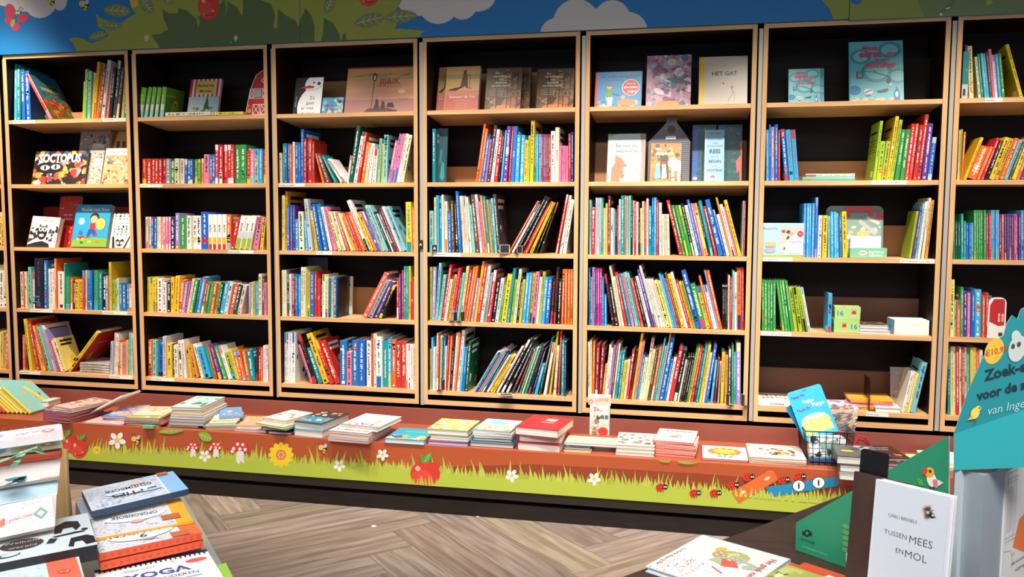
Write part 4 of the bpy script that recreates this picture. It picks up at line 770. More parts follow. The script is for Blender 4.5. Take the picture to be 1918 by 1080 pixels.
def face_out(nm_, b, s, cx, cy, sc, x0, x1, yb, yt, art, label, t=.012, yf=.05, lean=15, base='d8d0c4', group=None, roll=0, cat='picture book', squash=1.):
    a = PY(cx + x0 / sc, cy + yb / sc, yf); e = PY(cx + x1 / sc, cy + yb / sc, yf)
    dr = DROP.get((b, s), 0); sl = dr / .285; zb = SZ[s] + BZ - sl * yf + .0012; tp = PY(cx + x0 / sc, cy + yt / sc, yf + .06); h = (tp.z - zb) / math.cos(math.radians(lean)); w = e.x - a.x
    yb_ = yf + t * math.cos(math.radians(lean))
    mw = Matrix.Translation((a.x, yb_, zb - sl * (t) * .95)) @ Matrix.Rotation(math.radians(roll), 4, 'Y') @ Matrix.Rotation(-math.radians(lean), 4, 'X') @ frame((0, 0, 0), (0, -1, 0), (1, 0, 0), (0, 0, 1))
    return make_book(nm_, mw, t, h, w, H(base), RB, label, cat, group, art=AT[art] if isinstance(art, str) else art, side=0, plain=True, hard=True)
g = 'picture books facing out'
A0 = (0, 80, 3.857); A1 = (0, 350, 4.32); B0 = (240, 70, 3.725); C0 = (500, 60, 3.6); D0 = (785, 50, 3.484); E0 = (1085, 50, 3.376); F0 = (1410, 30, 3.274)
fo = lambda *a, **k: face_out('picture_book', *a, group=g, **k)
fo(0, 1, *A0, 538, 758, 1005, 645, 'crowd', 'tall grey picture book standing at the back, left of the market picture book', yf=.15, lean=12, t=.03, base='8c8880')
fo(0, 1, *A0, 758, 935, 1005, 645, 'housecover', 'tall picture book with yellow gable on its cover, behind the market picture book', yf=.17, lean=12, t=.02)
fo(0, 1, *A0, 220, 606, 1013, 790, 'octopus', 'wide octopus picture book with a red, orange and black crowded cover', base='2a1c1c', yf=.04)
fo(0, 1, *A0, 612, 722, 1012, 785, 'crowd', 'narrow grey crowd-scene book between the octopus book and the market picture book', t=.02, yf=.06, base='b4aca0')
fo(0, 1, *A0, 728, 928, 1012, 770, 'naar', 'beige market picture book with striped parasol, facing out beside the grey crowd-scene book', t=.02, yf=.05, base='e0d4c0')
fo(0, 2, *A1, 440, 610, 487, 78, 'redbook', 'tall red picture book standing behind the owl book', yf=.12, lean=12, base='c8302a', t=.02)
fo(0, 2, *A1, 212, 442, 486, 242, 'owl', 'black and white owl board book with thick red pages', t=.035, yf=.035, base='c05048', roll=3)
fo(0, 2, *A1, 568, 858, 490, 150, 'girl', 'blue picture book with a dark-haired girl beating a yellow drum', t=.03, yf=.04, base='3a7ab0')
fo(0, 2, *A1, 880, 1052, 494, 212, 'vormen', 'white book covered in small coloured shapes, next to the drumming girl book', t=.012, yf=.045, base='e8e0d0')
fo(1, 0, *B0, 400, 618, 535, 300, 'barend', 'picture book with red and white striped cover and winter scene, behind the flat open book', t=.02, yf=.10, base='c83a44')
fo(2, 0, *C0, 168, 358, 548, 315, 'snowman', 'black and white picture book with a carrot-nosed snowman', t=.012, yf=.04, base='26262a')
fo(2, 0, *C0, 362, 508, 546, 452, 'bluesmall', 'small blue landscape book between the snowman book and the big sunset book', t=.01, yf=.05, base='3a90c0')
fo(2, 0, *C0, 514, 990, 544, 245, 'jijik', 'wide sunset-coloured picture book with two cats beside a street lamp', t=.014, yf=.05, base='c83030')
fo(3, 0, *D0, 104, 200, 548, 270, 'reinaert', 'dark red book peeping out behind the left of the fox story book', t=.02, yf=.10, base='7a3428')
fo(3, 0, *D0, 158, 382, 548, 270, 'reinaert', 'orange-brown fox story book with a walking fox on its cover', t=.03, yf=.05, base='c8a070')
fo(3, 0, *D0, 480, 716, 540, 278, 'nacht', 'brown story book half hidden behind the one next to the fox story book', t=.02, yf=.10, base='5a4434')
fo(3, 0, *D0, 422, 658, 542, 278, 'nacht', 'brown story book with slim columns facing out next to the fox story book', t=.02, yf=.05, base='5a4434')
fo(3, 0, *D0, 758, 1002, 536, 283, 'nacht', 'brown story book with slim columns, rightmost on its shelf', t=.02, yf=.05, base='5a4434')
fo(4, 0, *E0, 92, 392, 504, 295, 'papa', 'blue landscape picture book with a cyclist and a round red badge', t=.016, yf=.05, base='c83030')
fo(4, 0, *E0, 418, 703, 496, 185, 'pinkflow', 'tall pink and grey floral book with swirling figures', t=.01, yf=.06, base='b88aa0')
fo(4, 0, *E0, 752, 1062, 490, 195, 'hetgat', 'plain beige book with a yellow spine edge and one small dot', t=.012, yf=.05, base='cfc2b2')
fo(4, 1, *E0, 170, 412, 975, 680, 'eenvoorjou', 'pale green picture book with a brown bear at a table', t=.014, yf=.05, base='c8ccb8')
fo(4, 1, *E0, 442, 642, 973, 740, 'slaapfeest', 'golden-brown picture book with children and a white horse', t=.014, yf=.05, base='a8743a')
fo(4, 1, *E0, 706, 860, 972, 622, 'jungle', 'dark blue and green picture book left behind the narrow pale blue title book', t=.014, yf=.12, base='1c4f54', lean=10)
fo(4, 1, *E0, 868, 1026, 972, 622, 'jungle', 'dark green picture book with coral figure, rightmost on the second shelf of its bookcase', t=.014, yf=.12, base='1c4f54', lean=10)
fo(4, 1, *E0, 788, 914, 972, 655, 'reis', 'narrow pale blue book with big dark title words', t=.018, yf=.05, base='c8d0d4')
fo(5, 0, *F0, 240, 438, 522, 332, 'monster', 'small turquoise monster book peeping out behind its twin', t=.008, yf=.09, base='5ab0b8')
fo(5, 0, *F0, 218, 414, 522, 332, 'monster', 'small turquoise monster book, front one of the small pair', t=.008, yf=.06, base='5ab0b8')
fo(5, 0, *F0, 592, 928, 513, 160, 'monster', 'very large turquoise monster book with pink lettering', t=.014, yf=.06, base='5ab0b8')
fo(3, 1, *D0, 110, 176, 1016, 668, 'plainteal', 'dark teal book facing out at the left of the second shelf', t=.006, yf=.05, lean=8, base='1c4450')
fo(2, 3, 510, 350, 4.155, 268, 428, 1010, 545, 'navyback', 'tall dark blue-grey book standing behind the upright books on the fourth shelf', t=.01, yf=.20, lean=3, base='2a4456')
# hanging felt book bag behind the golden-brown book
a = PY(1085 + 430 / 3.376, 50 + 975 / 3.376, .075); e_ = PY(1085 + 695 / 3.376, 50 + 975 / 3.376, .075); zt = PY(1085, 50 + 575 / 3.376, .12).z; zb = SZ[1] + BZ - .008; W = e_.x - a.x; Hh = zt - zb
m = MB(); m.M = Matrix.Translation((a.x, .085, zb)) @ Matrix.Rotation(-math.radians(7), 4, 'X')
out = [(0, 0), (1, 0), (1, .62), (.9, .72), (.68, .9), (.66, 1), (.44, 1), (.42, .9), (.12, .7), (0, .62)]
m.prism([(x * W, 0, z * Hh) for x, z in out], (0, -1, 0), .006, H('5a5660'))
f = D(m, (0, -.0062, 0), (1, 0, 0), (0, 0, 1), W, Hh)
for i in range(16):
    for j in range(22):
        x = .02 + i * .062; y = .02 + j * .029
        if y < .62: f.poly([(x, y), (x + .028, y + .014), (x + .028, y + .026), (x, y + .012)], '8a8890'); f.poly([(x + .056, y), (x + .028, y + .014), (x + .028, y + .026), (x + .056, y + .012)], '8a8890')
f.up(2).ell(.55, .8, .095, '1a181c', n=20)
for k in range(9): f.ell(.55 + .14 * math.cos(PI * (k + .3) / 9), .8 + .14 * math.sin(PI * (k + .3) / 9) * W / Hh, .014, 'c8825a')
f.rect(.42, .655, .66, .7, 'f0eeea').up().text('Joy-its', .54, .678, .06, '2c2a2c')
tag(m.build('hanging_book_bag', [M_card]), 'grey patterned hanger bag with a round hole, behind the golden-brown picture book', 'bag')
# red barn-shaped book
a = PY(240 + 822 / 3.725, 70 + 545 / 3.725, .05); zt = PY(240 + 950 / 3.725, 70 + 205 / 3.725, .08).z; zb = SZ[0] + BZ - .004; W = bx(1) + BW - .024 - a.x; Hh = zt - zb
m = MB(); m.M = Matrix.Translation((a.x, .06, zb)) @ Matrix.Rotation(-math.radians(10), 4, 'X')
m.prism([(x * W, 0, z * Hh) for x, z in [(0, 0), (1, 0), (1, 1), (.7, .93), (.36, .82), (.14, .5), (.1, .38)]], (0, -1, 0), .018, H('c83430'), side=H('e8dcd0'))
f = D(m, (0, -.0182, 0), (1, 0, 0), (0, 0, 1), W, Hh); f.line([(0, .0), (.1, .38), (.14, .52), (.36, .84), (.7, .95), (1, 1)], .03, 'f0dcd4').line([(.1, .36), (1, .36)], .025, 'f0dcd4').line([(.12, .56), (1, .56)], .025, 'f0dcd4')
for x0, x1, y0, y1 in ((.3, .62, .02, .24), (.66, .98, .02, .24), (.14, .34, .37, .54), (.7, .98, .37, .54)): f.up().rect(x0, y0, x1, y1, 'f0dcd4').up().rect(x0 + .03, y0 + .02, x1 - .03, y1 - .02, 'b82a28').up().line([(x0, y0), (x1, y1)], .03, 'f0dcd4').line([(x0, y1), (x1, y0)], .03, 'f0dcd4')
f.up().rect(.36, .38, .66, .54, '9ab4bc').ell(.5, .45, .08, 'c8a878'); f.ell(.18, .1, .1, 'e09040').ell(.12, .2, .06, 'e09040'); f.up().poly([(.62, .72), (.8, .84), (.98, .76), (.8, .63)], 'f0dcd4').up().poly([(.68, .72), (.8, .8), (.92, .75), (.8, .67)], '4a3430')
tag(m.build('barn_book', [M_card]), 'red barn-shaped book at the right end of the top shelf', 'book')
# small wooden holder in front of the floral book
a = PY(1085 + 492 / 3.376, 50 + 500 / 3.376, .012); e_ = PY(1085 + 622 / 3.376, 50 + 500 / 3.376, .012); m = MB(); zb = SZ[0] + BZ; w = e_.x - a.x
m.prism([(a.x, .03, zb), (a.x + w, .03, zb), (a.x + w, .03, zb + .016), (a.x + w - .006, .03, zb + .022), (a.x + .006, .03, zb + .022), (a.x, .03, zb + .016)], (0, -1, 0), .02, (1, 1, 1)); tag(m.build('wooden_holder', [M_plyH]), 'small light wooden holder at the foot of the floral book', 'holder')
# tilted green books and flat open book on the top shelf of the second case
for k, (xb, w, xt, yt) in enumerate(((66, 46, 92, 332), (108, 34, 140, 330), (144, 34, 172, 330), (180, 34, 205, 332), (216, 38, 238, 330))):
    a = PY(240 + xb / 3.725, 70 + 545 / 3.725, .03); tp = PY(240 + xt / 3.725, 70 + yt / 3.725, .03); an = math.atan2(tp.x - a.x, tp.z - a.z); t = w / 3.725 * .00265 * .98
    mw = Matrix.Translation((a.x + t * math.cos(an), .03, SZ[0] + BZ - .002)) @ Matrix.Rotation(an, 4, 'Y') @ Matrix.Translation((-t, 0, 0))
    def gart(f): f.rect(0, 0, 1, 1, '5c8a30'); f.up().text('groeiboek', .3, .75, .12, 'e8d840', maxw=.5).ell(.55, .5, .12, 'd8c090').ell(.5, .3, .2, '8aa840'); f.up().ell(.55, .5, .05, '5a3a24')
    make_book('shelved_book', mw, t, math.hypot(tp.x - a.x, tp.z - a.z), .17, H('5f9a34'), random.Random(k), f'green book with pale blue foot, {ordn(k + 1)} of the five tilted green ones, top shelf', 'book', 'tilted green books on the top shelf', txt=[('groeiboek', .6, .5, H('dcecc0'))], foot=(H('8cc0d4'), .24), art=gart)
a = PY(240 + 255 / 3.725, 70 + 552 / 3.725, -.005); e_ = PY(240 + 560 / 3.725, 70 + 552 / 3.725, -.005); z = SZ[0] + BZ + .0015
def openart(f):
    f.rect(0, 0, 1, 1, 'c8c838')
    for i, c in enumerate(('e8e8d0', 'd8a030', '3c4c34', 'b83a34')): f.up().rect(.06 + .23 * i, .1, .26 + .23 * i, .9, c)
mw = frame((a.x, .012, z), (0, 0, 1), (0, 1, 0), (-1, 0, 0)); mw = Matrix.Translation((e_.x + .01, 0.0, z)) @ Matrix.Rotation(-.09, 4, 'X') @ frame((0, 0, 0), (0, 0, 1), (0, 1, 0), (-1, 0, 0))
make_book('lying_book', mw, .022, e_.x - a.x + .01, .2, H('d8d4c0'), random.Random(1), 'thick pale board book lying flat in front of the striped winter book', 'book', 'books lying flat on the shelves', art=openart, spine=True)
b0 = PY(240 + 575 / 3.725, 70 + 545 / 3.725, 0.0); b1 = PY(240 + 800 / 3.725, 70 + 545 / 3.725, 0.0)
mw = Matrix.Translation((b1.x, .0, z)) @ Matrix.Rotation(-.09, 4, 'X') @ frame((0, 0, 0), (0, 0, 1), (0, 1, 0), (-1, 0, 0))
make_book('lying_book', mw, .018, b1.x - b0.x - .004, .22, H('dcd23c'), random.Random(1), 'yellow-green board book lying flat left of the red barn book', 'book', 'books lying flat on the shelves', art=openart)
# ---------------------------------------------------------------- small things on the shelves
def flat_book(nm_, u0, u1, v, yf, zb, t, dep, base, label, group=None, art=None, rot=0., front='spine', txt=None, cat='book', side=0, accent=None):
    """lying book: front-left bottom corner at pixel (u0,v) on the plane y=yf"""
    a = PY(u0, v, yf); e = PY(u1, v, yf); L = e.x - a.x; r = random.Random(int(u0 * 7 + v))
    if front == 'spine': M = frame((0, 0, 0), (0, 0, 1), (0, 1, 0), (-1, 0, 0)); M = Matrix.Translation((L, 0, 0)) @ M; w, h, d = t, L, dep
    else: M = frame((0, 0, 0), (0, 0, 1), (1, 0, 0), (0, 1, 0)); w, h, d = t, dep, L
    mw = Matrix.Translation((a.x, yf, zb)) @ Matrix.Rotation(rot, 4, 'Z') @ M
    return make_book(nm_, mw, w, h, d, H(base), r, label, cat, group, art=art, side=side, txt=txt, plain=(art is None and side == 0 and txt is None and accent is None), accent=accent, backart=False)
gl = 'books lying flat on the shelves'; zs = lambda s: SZ[s] + BZ + .001
for k in range(4): flat_book('lying_book', 149.5 + (k % 2), 205, 700 - 1 * k, .03, zs(4) + .0145 * k, .0135, .19, 'a8a49c', f'grey book, {["lowest", "second", "third", "topmost"][k]} of the four lying on the lowest shelf', gl, accent=H('c8c4bc'))
for k in range(2):
    def two(f): f.rect(0, 0, 1, 1, 'e8dcd0')
    flat_book('lying_book', 1410 + 325 / 3.274 - (6 if k == 0 else 0), 1410 + 625 / 3.274, 334, .02 + .006 * k, zs(1) + .0165 * k, .0155, .17, ('5ab0c8', 'd8d8a0')[k], ('pale blue and green book lying flat below a second one, fifth full bookcase'.replace('fifth', 'sixth'), 'pale yellow and red book lying flat on top of a pale blue one')[k], gl, accent=H(('5aa850', 'c83a48')[k]))
# third shelf, sixth case: pastel gift box, black bookend, green game case, small card box
def card_box(nm_, x0, x1, y0, y1, z0, z1, col, label, front=None, side=None, top=None, cat='box', rot=0, group=None, parts=None):
    m = MB(); c = ((x0 + x1) / 2, (y0 + y1) / 2); m.M = Matrix.Translation((c[0], c[1], z0)) @ Matrix.Rotation(rot, 4, 'Z'); w, d, h = x1 - x0, y1 - y0, z1 - z0; e = .0012
    m.box(-w / 2, w / 2, -d / 2, d / 2, 0, h - .0001, col); m.box(-w / 2 - e, w / 2 + e, -d / 2 - e, d / 2 + e, h * .62, h, jit(col, random.Random(3), .03)) if parts == 'lid' else None
    ee = e if parts == 'lid' else 0
    if front: front(D(m, (-w / 2, -d / 2 - ee, 0), (1, 0, 0), (0, 0, 1), w, h))
    if side: side(D(m, (-w / 2 - ee, d / 2, 0), (0, -1, 0), (0, 0, 1), d, h)); side(D(m, (w / 2 + ee, -d / 2, 0), (0, 1, 0), (0, 0, 1), d, h))
    if top: top(D(m, (-w / 2, -d / 2, h), (1, 0, 0), (0, 1, 0), w, d))
    return tag(m.build(nm_, [M_card]), label, cat, group)
def XP(cx, sc, x, y=.03, v=480): return PY(cx + x / sc, v, y).x
def gift(f):
    f.rect(0, 0, 1, 1, 'a8cce4'); f.up(); R = random.Random(3)
    for i in range(12):
        for j in range(9): f.ell(.04 + i * .085, .08 + j * .105, .006, 'e8f0f4')
    f.rect(0, 0, 1, .06, '8ab84a'); f.up().rect(.46, .12, .98, .9, 'c4bcb0').up().blobs(.46, .12, .8, .8, hh('8a6a4a', '54504c', 'c8a070', 'e0d8cc'), 22, .05, 4).up().poly([(.55, .06), (.62, .5), (.8, .7), (1, .75), (1, .06)], 'c4dcec')
    f.up().ell(.92, .68, .075, 'd83848').up().text('2+1', .92, .68, .05, 'f4f0ec'); f.text('Woezel & Pip', .8, .45, .075, 'c8508c', maxw=.3).text('Woezel & Pip', .22, .84, .07, 'c8508c', maxw=.34).text('Knuffelboekjes', .78, .1, .05, 'c8508c')
    f.rect(.1, .3, .36, .44, 'd8b078').ell(.22, .2, .14, 'a0a8b4', .07)
card_box('gift_box', XP(1405, 3.724, 70, .02), XP(1405, 3.724, 368, .02), .012, .10, zs(2), PY(1405, 350 + 250 / 3.724, .02).z, H('a8cce4'), 'pastel blue gift box with a clear window, left end of the third shelf', front=gift)
def bookend(x, y0, y1, z, h, label, foot=.06, th=.0018, name='bookend', cat='bookend'):
    m = MB(); r_ = .012; pts = [(x, y0, z), (x, y1, z), (x, y1, z + h)] + [(x, y0 + r_ - r_ * math.sin(a), z + h - r_ + r_ * math.cos(a)) for a in [0, .5, 1.05, 1.57]]
    m.prism(pts, (1, 0, 0), th, (1, 1, 1)); m.box(x - foot, x, y0 + .004, y1, z, z + .0012)
    return tag(m.build(name, [M_black]), label, cat, 'metal bookends')
bookend(XP(1405, 3.724, 655), .03, .14, zs(2), .165, 'black metal bookend beside the yellow book on the third shelf', foot=-.045)
bookend(XP(510, 4.155, 520, v=600), .014, .15, zs(3), .15, 'black metal bookend right of the purple-blue book on the fourth shelf', foot=.0)
a = XP(510, 4.155, 530, .16, 590); e_ = XP(510, 4.155, 618, .16, 590)
def blk(f): f.rect(0, 0, 1, 1, 'd8d4c4'); f.up().rect(.1, .1, .35, .3, '6a3f98').rect(.1, .35, .9, .5, 'e8c83c').rect(.1, .75, .8, .8, '3a3a3c')
face_out('picture_book', 2, 3, 510, 350, 4.155, 545, 620, 1005, 690, blk, 'grey and yellow book facing out behind the black bookend', yf=.16, lean=4, base='c0b8a8', group=g)
bookend(XP(1400, 3.858, 872, .05, 750), .02, .16, zs(4), .15, 'dark metal bookend in front of the yellow envelopes, lowest shelf', foot=-.05)
x0, x1 = XP(1405, 3.724, 690, .12), XP(1405, 3.724, 915, .12); z0 = zs(2); z1 = PY(1500, 350 + 135 / 3.724, .16).z; m = MB(); m.M = Matrix.Translation((x0, .115, z0)) @ Matrix.Rotation(-.12, 4, 'X'); w, h = x1 - x0, z1 - z0; x_ = XP(1405, 3.724, 520, .12) - x0
def rrect(x0, z0, x1, z1, r, n=4):
    o = []
    for cx, cz, a0 in ((x1 - r, z0 + r, -90), (x1 - r, z1 - r, 0), (x0 + r, z1 - r, 90), (x0 + r, z0 + r, 180)):
        for k in range(n + 1): a = math.radians(a0 + 90 * k / n); o.append((cx + r * math.cos(a), cz + r * math.sin(a)))
    return o
m.prism([(x, 0, z) for x, z in rrect(x_, 0, w, h, .025)], (0, -1, 0), .03, H('68786c'))
f = D(m, (x_, -.0302, 0), (1, 0, 0), (0, 0, 1), w - x_, h); f.rect(.3, .02, .97, .86, '7a9088').up().blobs(.32, .05, .95, .6, hh('a8a088', '5a6a68', 'd8c8a8', 'b0b8b0'), 22, .06, 5).up().ell(.93, .8, .07, 'd83a38').ell(.62, .45, .08, 'd8a850', .06); f.poly([(.7, .74), (.92, .62), (.94, .68), (.72, .8)], 'c8bca8').poly([(.55, .68), (.85, .42), (.9, .48), (.6, .74)], 'a8a898')
o = m.build('game_case', [M_card]); tag(o, 'grey-green game case with a red carry handle, third shelf', 'case')
m2 = MB(); m2.M = m.M; xa = x_ + (w - x_) * .34; xb = x_ + (w - x_) * .82
for q in ((xa, xb, h - .028, h - .004), (xa, xa + .02, h - .05, h - .028), (xb - .02, xb, h - .05, h - .028)): m2.box(q[0], q[1], -.034, -.006, q[2], q[3], H('c83a34'))
p_ = m2.build('handle', [M_card]); p_.parent = o; p_['label'] = 'red carry handle'
card_box('card_box', XP(1405, 3.724, 694, .03), XP(1405, 3.724, 950, .03), .02, .07, z0, z0 + .046, H('7ab894'), 'flat green card game box in front of the grey-green game case', front=lambda f: f.ell(.35, .5, .11, 'f0e0dc', .07).up().text('MEMO', .35, .5, .06, 'c83a4a', bold=.02).text('dagritme', .7, .62, .12, 'eaf2ea').text('kaarten', .7, .3, .12, 'eaf2ea'))
card_box('card_box', XP(1405, 3.724, 700, .06), XP(1405, 3.724, 912, .06), .0712, .088, z0, z0 + .10, H('e4eef0'), 'white glossy box leaning behind the flat green card game box', front=lambda f: f.ell(.3, .7, .1, 'e8c8d8', .07).ell(.7, .6, .16, 'c8e0e4', .12))
# fourth shelf: two green number boxes, books, white box
def bug(t, left):
    def g_(f):
        f.rect(0, 0, 1, 1, 'a8c878').rect(0, 0, 1, .05, '88a858'); f.up().text(t, .22 if left else .8, .5, .3, '2a80b8', bold=.02); cx = .75 if left else .4
        f.ell(cx, .55, .09, 'c83a30', .1).ell(cx, .32, .08, 'e8b890', .07).up().ell(cx, .6, .02, '2a2020').ell(cx - .06, .78, .02, 'c83a30').ell(cx + .06, .78, .02, 'c83a30')
    return g_
XX = lambda x, y=.03: XP(1405, 3.724, x, y, 620)
card_box('number_box', XX(583), XX(757), .02, .13, zs(3), zs(3) + .062, H('a8c878'), 'green number box with a ladybird figure, lower of the two', front=bug('16', False), parts='lid', top=lambda f: f.rect(.05, .05, .95, .95, 'b4cc88'))
card_box('number_box', XX(592), XX(768), .028, .138, zs(3) + .0625, zs(3) + .122, H('a8c878'), 'green number box with a ladybird figure, upper of the two', front=bug('16', True), parts='lid', rot=-.06, top=lambda f: f.rect(.05, .05, .95, .95, 'b4cc88').up().blobs(.1, .1, .9, .9, hh('c83a30', '8aa860'), 8, .08, 3))
gz = zs(3); 
def brn(f): f.rect(0, 0, 1, 1, '5a4438'); f.up().blobs(0, 0, 1, 1, hh('8a6a54', 'c8b0a0', '3a2c28', 'a8705a'), 24, .1, 3)
for k, (u0, u1, t, c, l) in enumerate(((1609, 1668, .014, 'b8c0c4', 'lowest'), (1609, 1664, .014, 'c8c8c4', 'middle'), (1610, 1663, .012, 'd8d4cc', 'topmost'))):
    flat_book('lying_book', u0, u1, 628, .02 + .004 * k, gz + sum((.0145, .0145, .0125)[:k]), t, .15, c, f'thin book, {l} of three lying right of the green number boxes', gl, front='fore', art=brn if k == 2 else None)
card_box('white_box', XX(988, .06), XX(1232, .06), .03, .16, gz, gz + .068, H('ece6dc'), 'white box with a pale blue end lying on the fourth shelf', rot=.05, side=lambda f: f.rect(0, 0, 1, 1, '8cc4e0').up().text('Bing', .5, .5, .2, '2a6a8c'), top=lambda f: f.rect(0, 0, 1, 1, 'f4f0e8'))
# lowest shelf, sixth case
YY = lambda x, y=.03: XP(1400, 3.858, x, y, 770); z0 = zs(4)
def kle(f):
    f.rect(0, 0, 1, 1, 'f0ece4'); f.up(); R = random.Random(4)
    for i in range(2):
        for j in range(7):
            for k in range(4): f.L += .02; f.rect(.3 + i * .3 + k * .05, .12 + j * .11, .34 + i * .3 + k * .05, .12 + j * .11 + R.uniform(.03, .09), R.choice(('2a2624', 'd8603a', 'e8b83a', '5a9a50', 'a83a34')))
flat_book('lying_book', 1417, 1494, 771, .012, z0, .026, .2, 'eeeae2', 'white book with rows of small coloured blocks, lying on the lowest shelf', gl, art=kle, txt=[('KLE INE BIJTJE', .5, .55, H('2a2624'))])
for k in range(5):
    c = ('e89a3c', 'e8b060', 'd8588c', 'e89a3c', 'f0a83c')[k]; m = MB(); m.M = Matrix.Translation((YY(900 + 8 * (k % 2)), .12, z0 + .0105 * k)) @ Matrix.Rotation((-.05, .04, -.1, .06, .0)[k], 4, 'Z')
    m.box(-.10, .095, -.07, .07, 0, .0098, H(c)); m.box(-.101, .096, -.068, .071, .003, .0065, H('f0e0c8'))
    tag(m.build('envelope_pack', [M_card]), f'{("orange", "pale orange", "pink", "orange", "yellow-orange")[k]} paper pack, {("lowest", "second", "third", "fourth", "topmost")[k]} in the pile on the lowest shelf', 'paper pack', 'paper packs on the lowest shelf')
def green_stroke(f): f.rect(0, 0, 1, 1, 'eeeadc'); f.up().ell(.5, .5, .3, '7a9a5a', .06).ell(.25, .45, .07, 'c85a3a')
flat_book('lying_book', 1400 + 925 / 3.858, 1400 + 1108 / 3.858, 777, .006, z0, .022, .10, 'e4e0d4', 'small cream board book lying beside the dark bookend', gl, front='fore', art=green_stroke)
def bearc(f): f.rect(0, 0, 1, 1, '8c8074'); f.up().blobs(.1, .1, .9, .6, hh('b8603a', 'd8a070', '5a4a40', 'a85040'), 18, .1, 3); f.up(2).text('little bear', .5, .85, .12, 'b8b0a4')
face_out('picture_book', 5, 4, 1400, 620, 3.858, 1030, 1160, 585, 255, bearc, 'grey-brown picture book leaning behind the white books, lowest shelf', yf=.14, lean=12, base='8c8074', group=g)
# packets in clear film
for k, (x, y, r_, c) in enumerate(((600, .12, -.2, 'c8a0b8'), (660, .09, -.45, 'd86aa0'), (640, .07, .1, 'c8ccd8'))):
    m = MB(); m.M = Matrix.Translation((YY(x), y, z0 + .008 * k + .0005)) @ Matrix.Rotation(r_, 4, 'Z'); m.box(-.08, .10, -.06, .06, 0, .0065, H(c)); f = D(m, (-.08, -.06, .0066), (1, 0, 0), (0, 1, 0), .18, .12); f.blobs(0, 0, 1, 1, hh('e8e0e8', 'a890b8', '8c7a9c', 'd87aa8'), 18, .1, k)
    tag(m.build('sticker_packet', [M_card]), f'flat {("lilac", "pink", "pale grey")[k]} packet, {("lowest", "middle", "topmost")[k]} of the packets behind the wire basket', 'packet', 'flat packets behind the basket')
# rounded cards / dividers in the right-edge case
def rcard(nm_, x0, x1, y, z, h, col, label, art=None, r=.02):
    m = MB(); w = x1 - x0; m.M = Matrix.Translation((x0, y, z)); m.prism([(x_, 0, z_) for x_, z_ in ([(0, 0), (w, 0)] + [(w - r + r * math.cos(a), h - r + r * math.sin(a)) for a in (0, .5, 1.05, 1.57)] + [(r - r * math.sin(a), h - r + r * math.cos(a)) for a in (0, .5, 1.05, 1.57)])], (0, -1, 0), .002, col)
    if art: art(D(m, (0, -.0022, 0), (1, 0, 0), (0, 0, 1), w, h))
    return tag(m.build(nm_, [M_card]), label, 'divider')
def avi(f): f.poly([(.08, .4), (.6, .3), (.92, .32), (.92, .9), (.85, .96), (.3, .96), (.08, .8)], 'b8282c'); f.up().text('AVI M4', .62, .5, .17, 'f4ece4', rot=90, bold=.03).text('AVI E4', .82, .5, .17, 'f4ece4', rot=90, bold=.03).rect(.62, .05, .85, .14, '3a3a3c')
rcard('section_divider', PY(1750 + 292 / 2.918, 620, .0).x, PY(1750 + 390 / 2.918, 620, .0).x, .008, zs(3), .185, H('ece2d8'), 'white reading-level divider with a red field, fourth shelf at the right edge', avi, .025)
def dv(f): f.rect(0, .3, 1, 1, '2a7880'); f.up().text('dyslexie', .6, .6, .2, 'd8e8e8', rot=90, maxw=.5).rect(.2, .06, .6, .2, '3a3a3c')
rcard('section_divider', PY(1760 + 112 / 2.918, 170, .0).x + .008, PY(1760 + 156 / 2.918, 170, .0).x, .008, zs(0), .205, H('b8bcb4'), 'teal and grey rounded divider in front of the purple and yellow books', dv, .02)
# paper labels on the shelf edges
for b, s, u0, u1, t in ((0, 0, 24, 66, ''), (0, 0, 193, 237, ''), (0, 3, 57, 99, ''), (0, 3, 192, 239, ''), (0, 4, 34, 76, ''), (0, 4, 205, 248, ''), (1, 1, 261, 305, 'Voorlees'), (1, 2, 427, 475, 'Eerste boekjes'), (1, 4, 283, 327, ''), (2, 1, 523, 571, 'Versjes en rijmen'),
                        (2, 2, 592, 622, ''), (3, 2, 812, 863, ''), (5, 1, 1632, 1698, 'Julia Donaldson (Gruffalo)'), (5, 2, 1423, 1484, 'Woezel en Pip'), (5, 2, 1686, 1750, 'Sam McBratney (raad eens...)'), (5, 3, 1420, 1482, 'Ted van Lieshout (Boer Boris)'), (5, 4, 1622, 1664, 'Studio Scha'), (6, 0, 1845, 1878, 'dyslexie')):
    a = PY(u0, 400, -.0005).x; e_ = PY(u1, 400, -.0005).x; v = (0, 0)
    # find the x on the shelf edge itself (the edge is level, so solve along it)
    zc = SZ[s] + BZ - .0105
    def xat(u): q = ray(u, 400); d = ray(u, 400); 
    def solve(u):
        v_ = 400.
        for _ in range(6): p_ = PY(u, v_, -.0005); q_ = PY(u, v_ + 1, -.0005); v_ += (zc - p_.z) / (q_.z - p_.z)
        return PY(u, v_, -.0005).x
    a, e_ = max(solve(u0), bx(b) + .024), min(solve(u1), bx(b) + BW - .024); m = MB(); m.box(a, e_, -.0012, -.0002, zc - .0095, zc + .0095, H('f0e8d4')); f = D(m, (a, -.0013, zc - .0095), (1, 0, 0), (0, 0, 1), e_ - a, .019)
    if t: f.text(t, .03, .5, .0115 / (e_ - a), '2c2826', align='l', maxw=.92)
    else:
        for k in range(7): f.rect(.05 + .06 * k, .42, .09 + .06 * k, .62, '5a544e')
    tag(m.build('shelf_label', [M_card]), f'paper label on the {ROWN[s]} shelf edge, {"left" if (a - bx(b)) < BW / 2 else "right"} part of {CASEN[b + 1]}' , 'label', 'paper labels on the shelf edges')
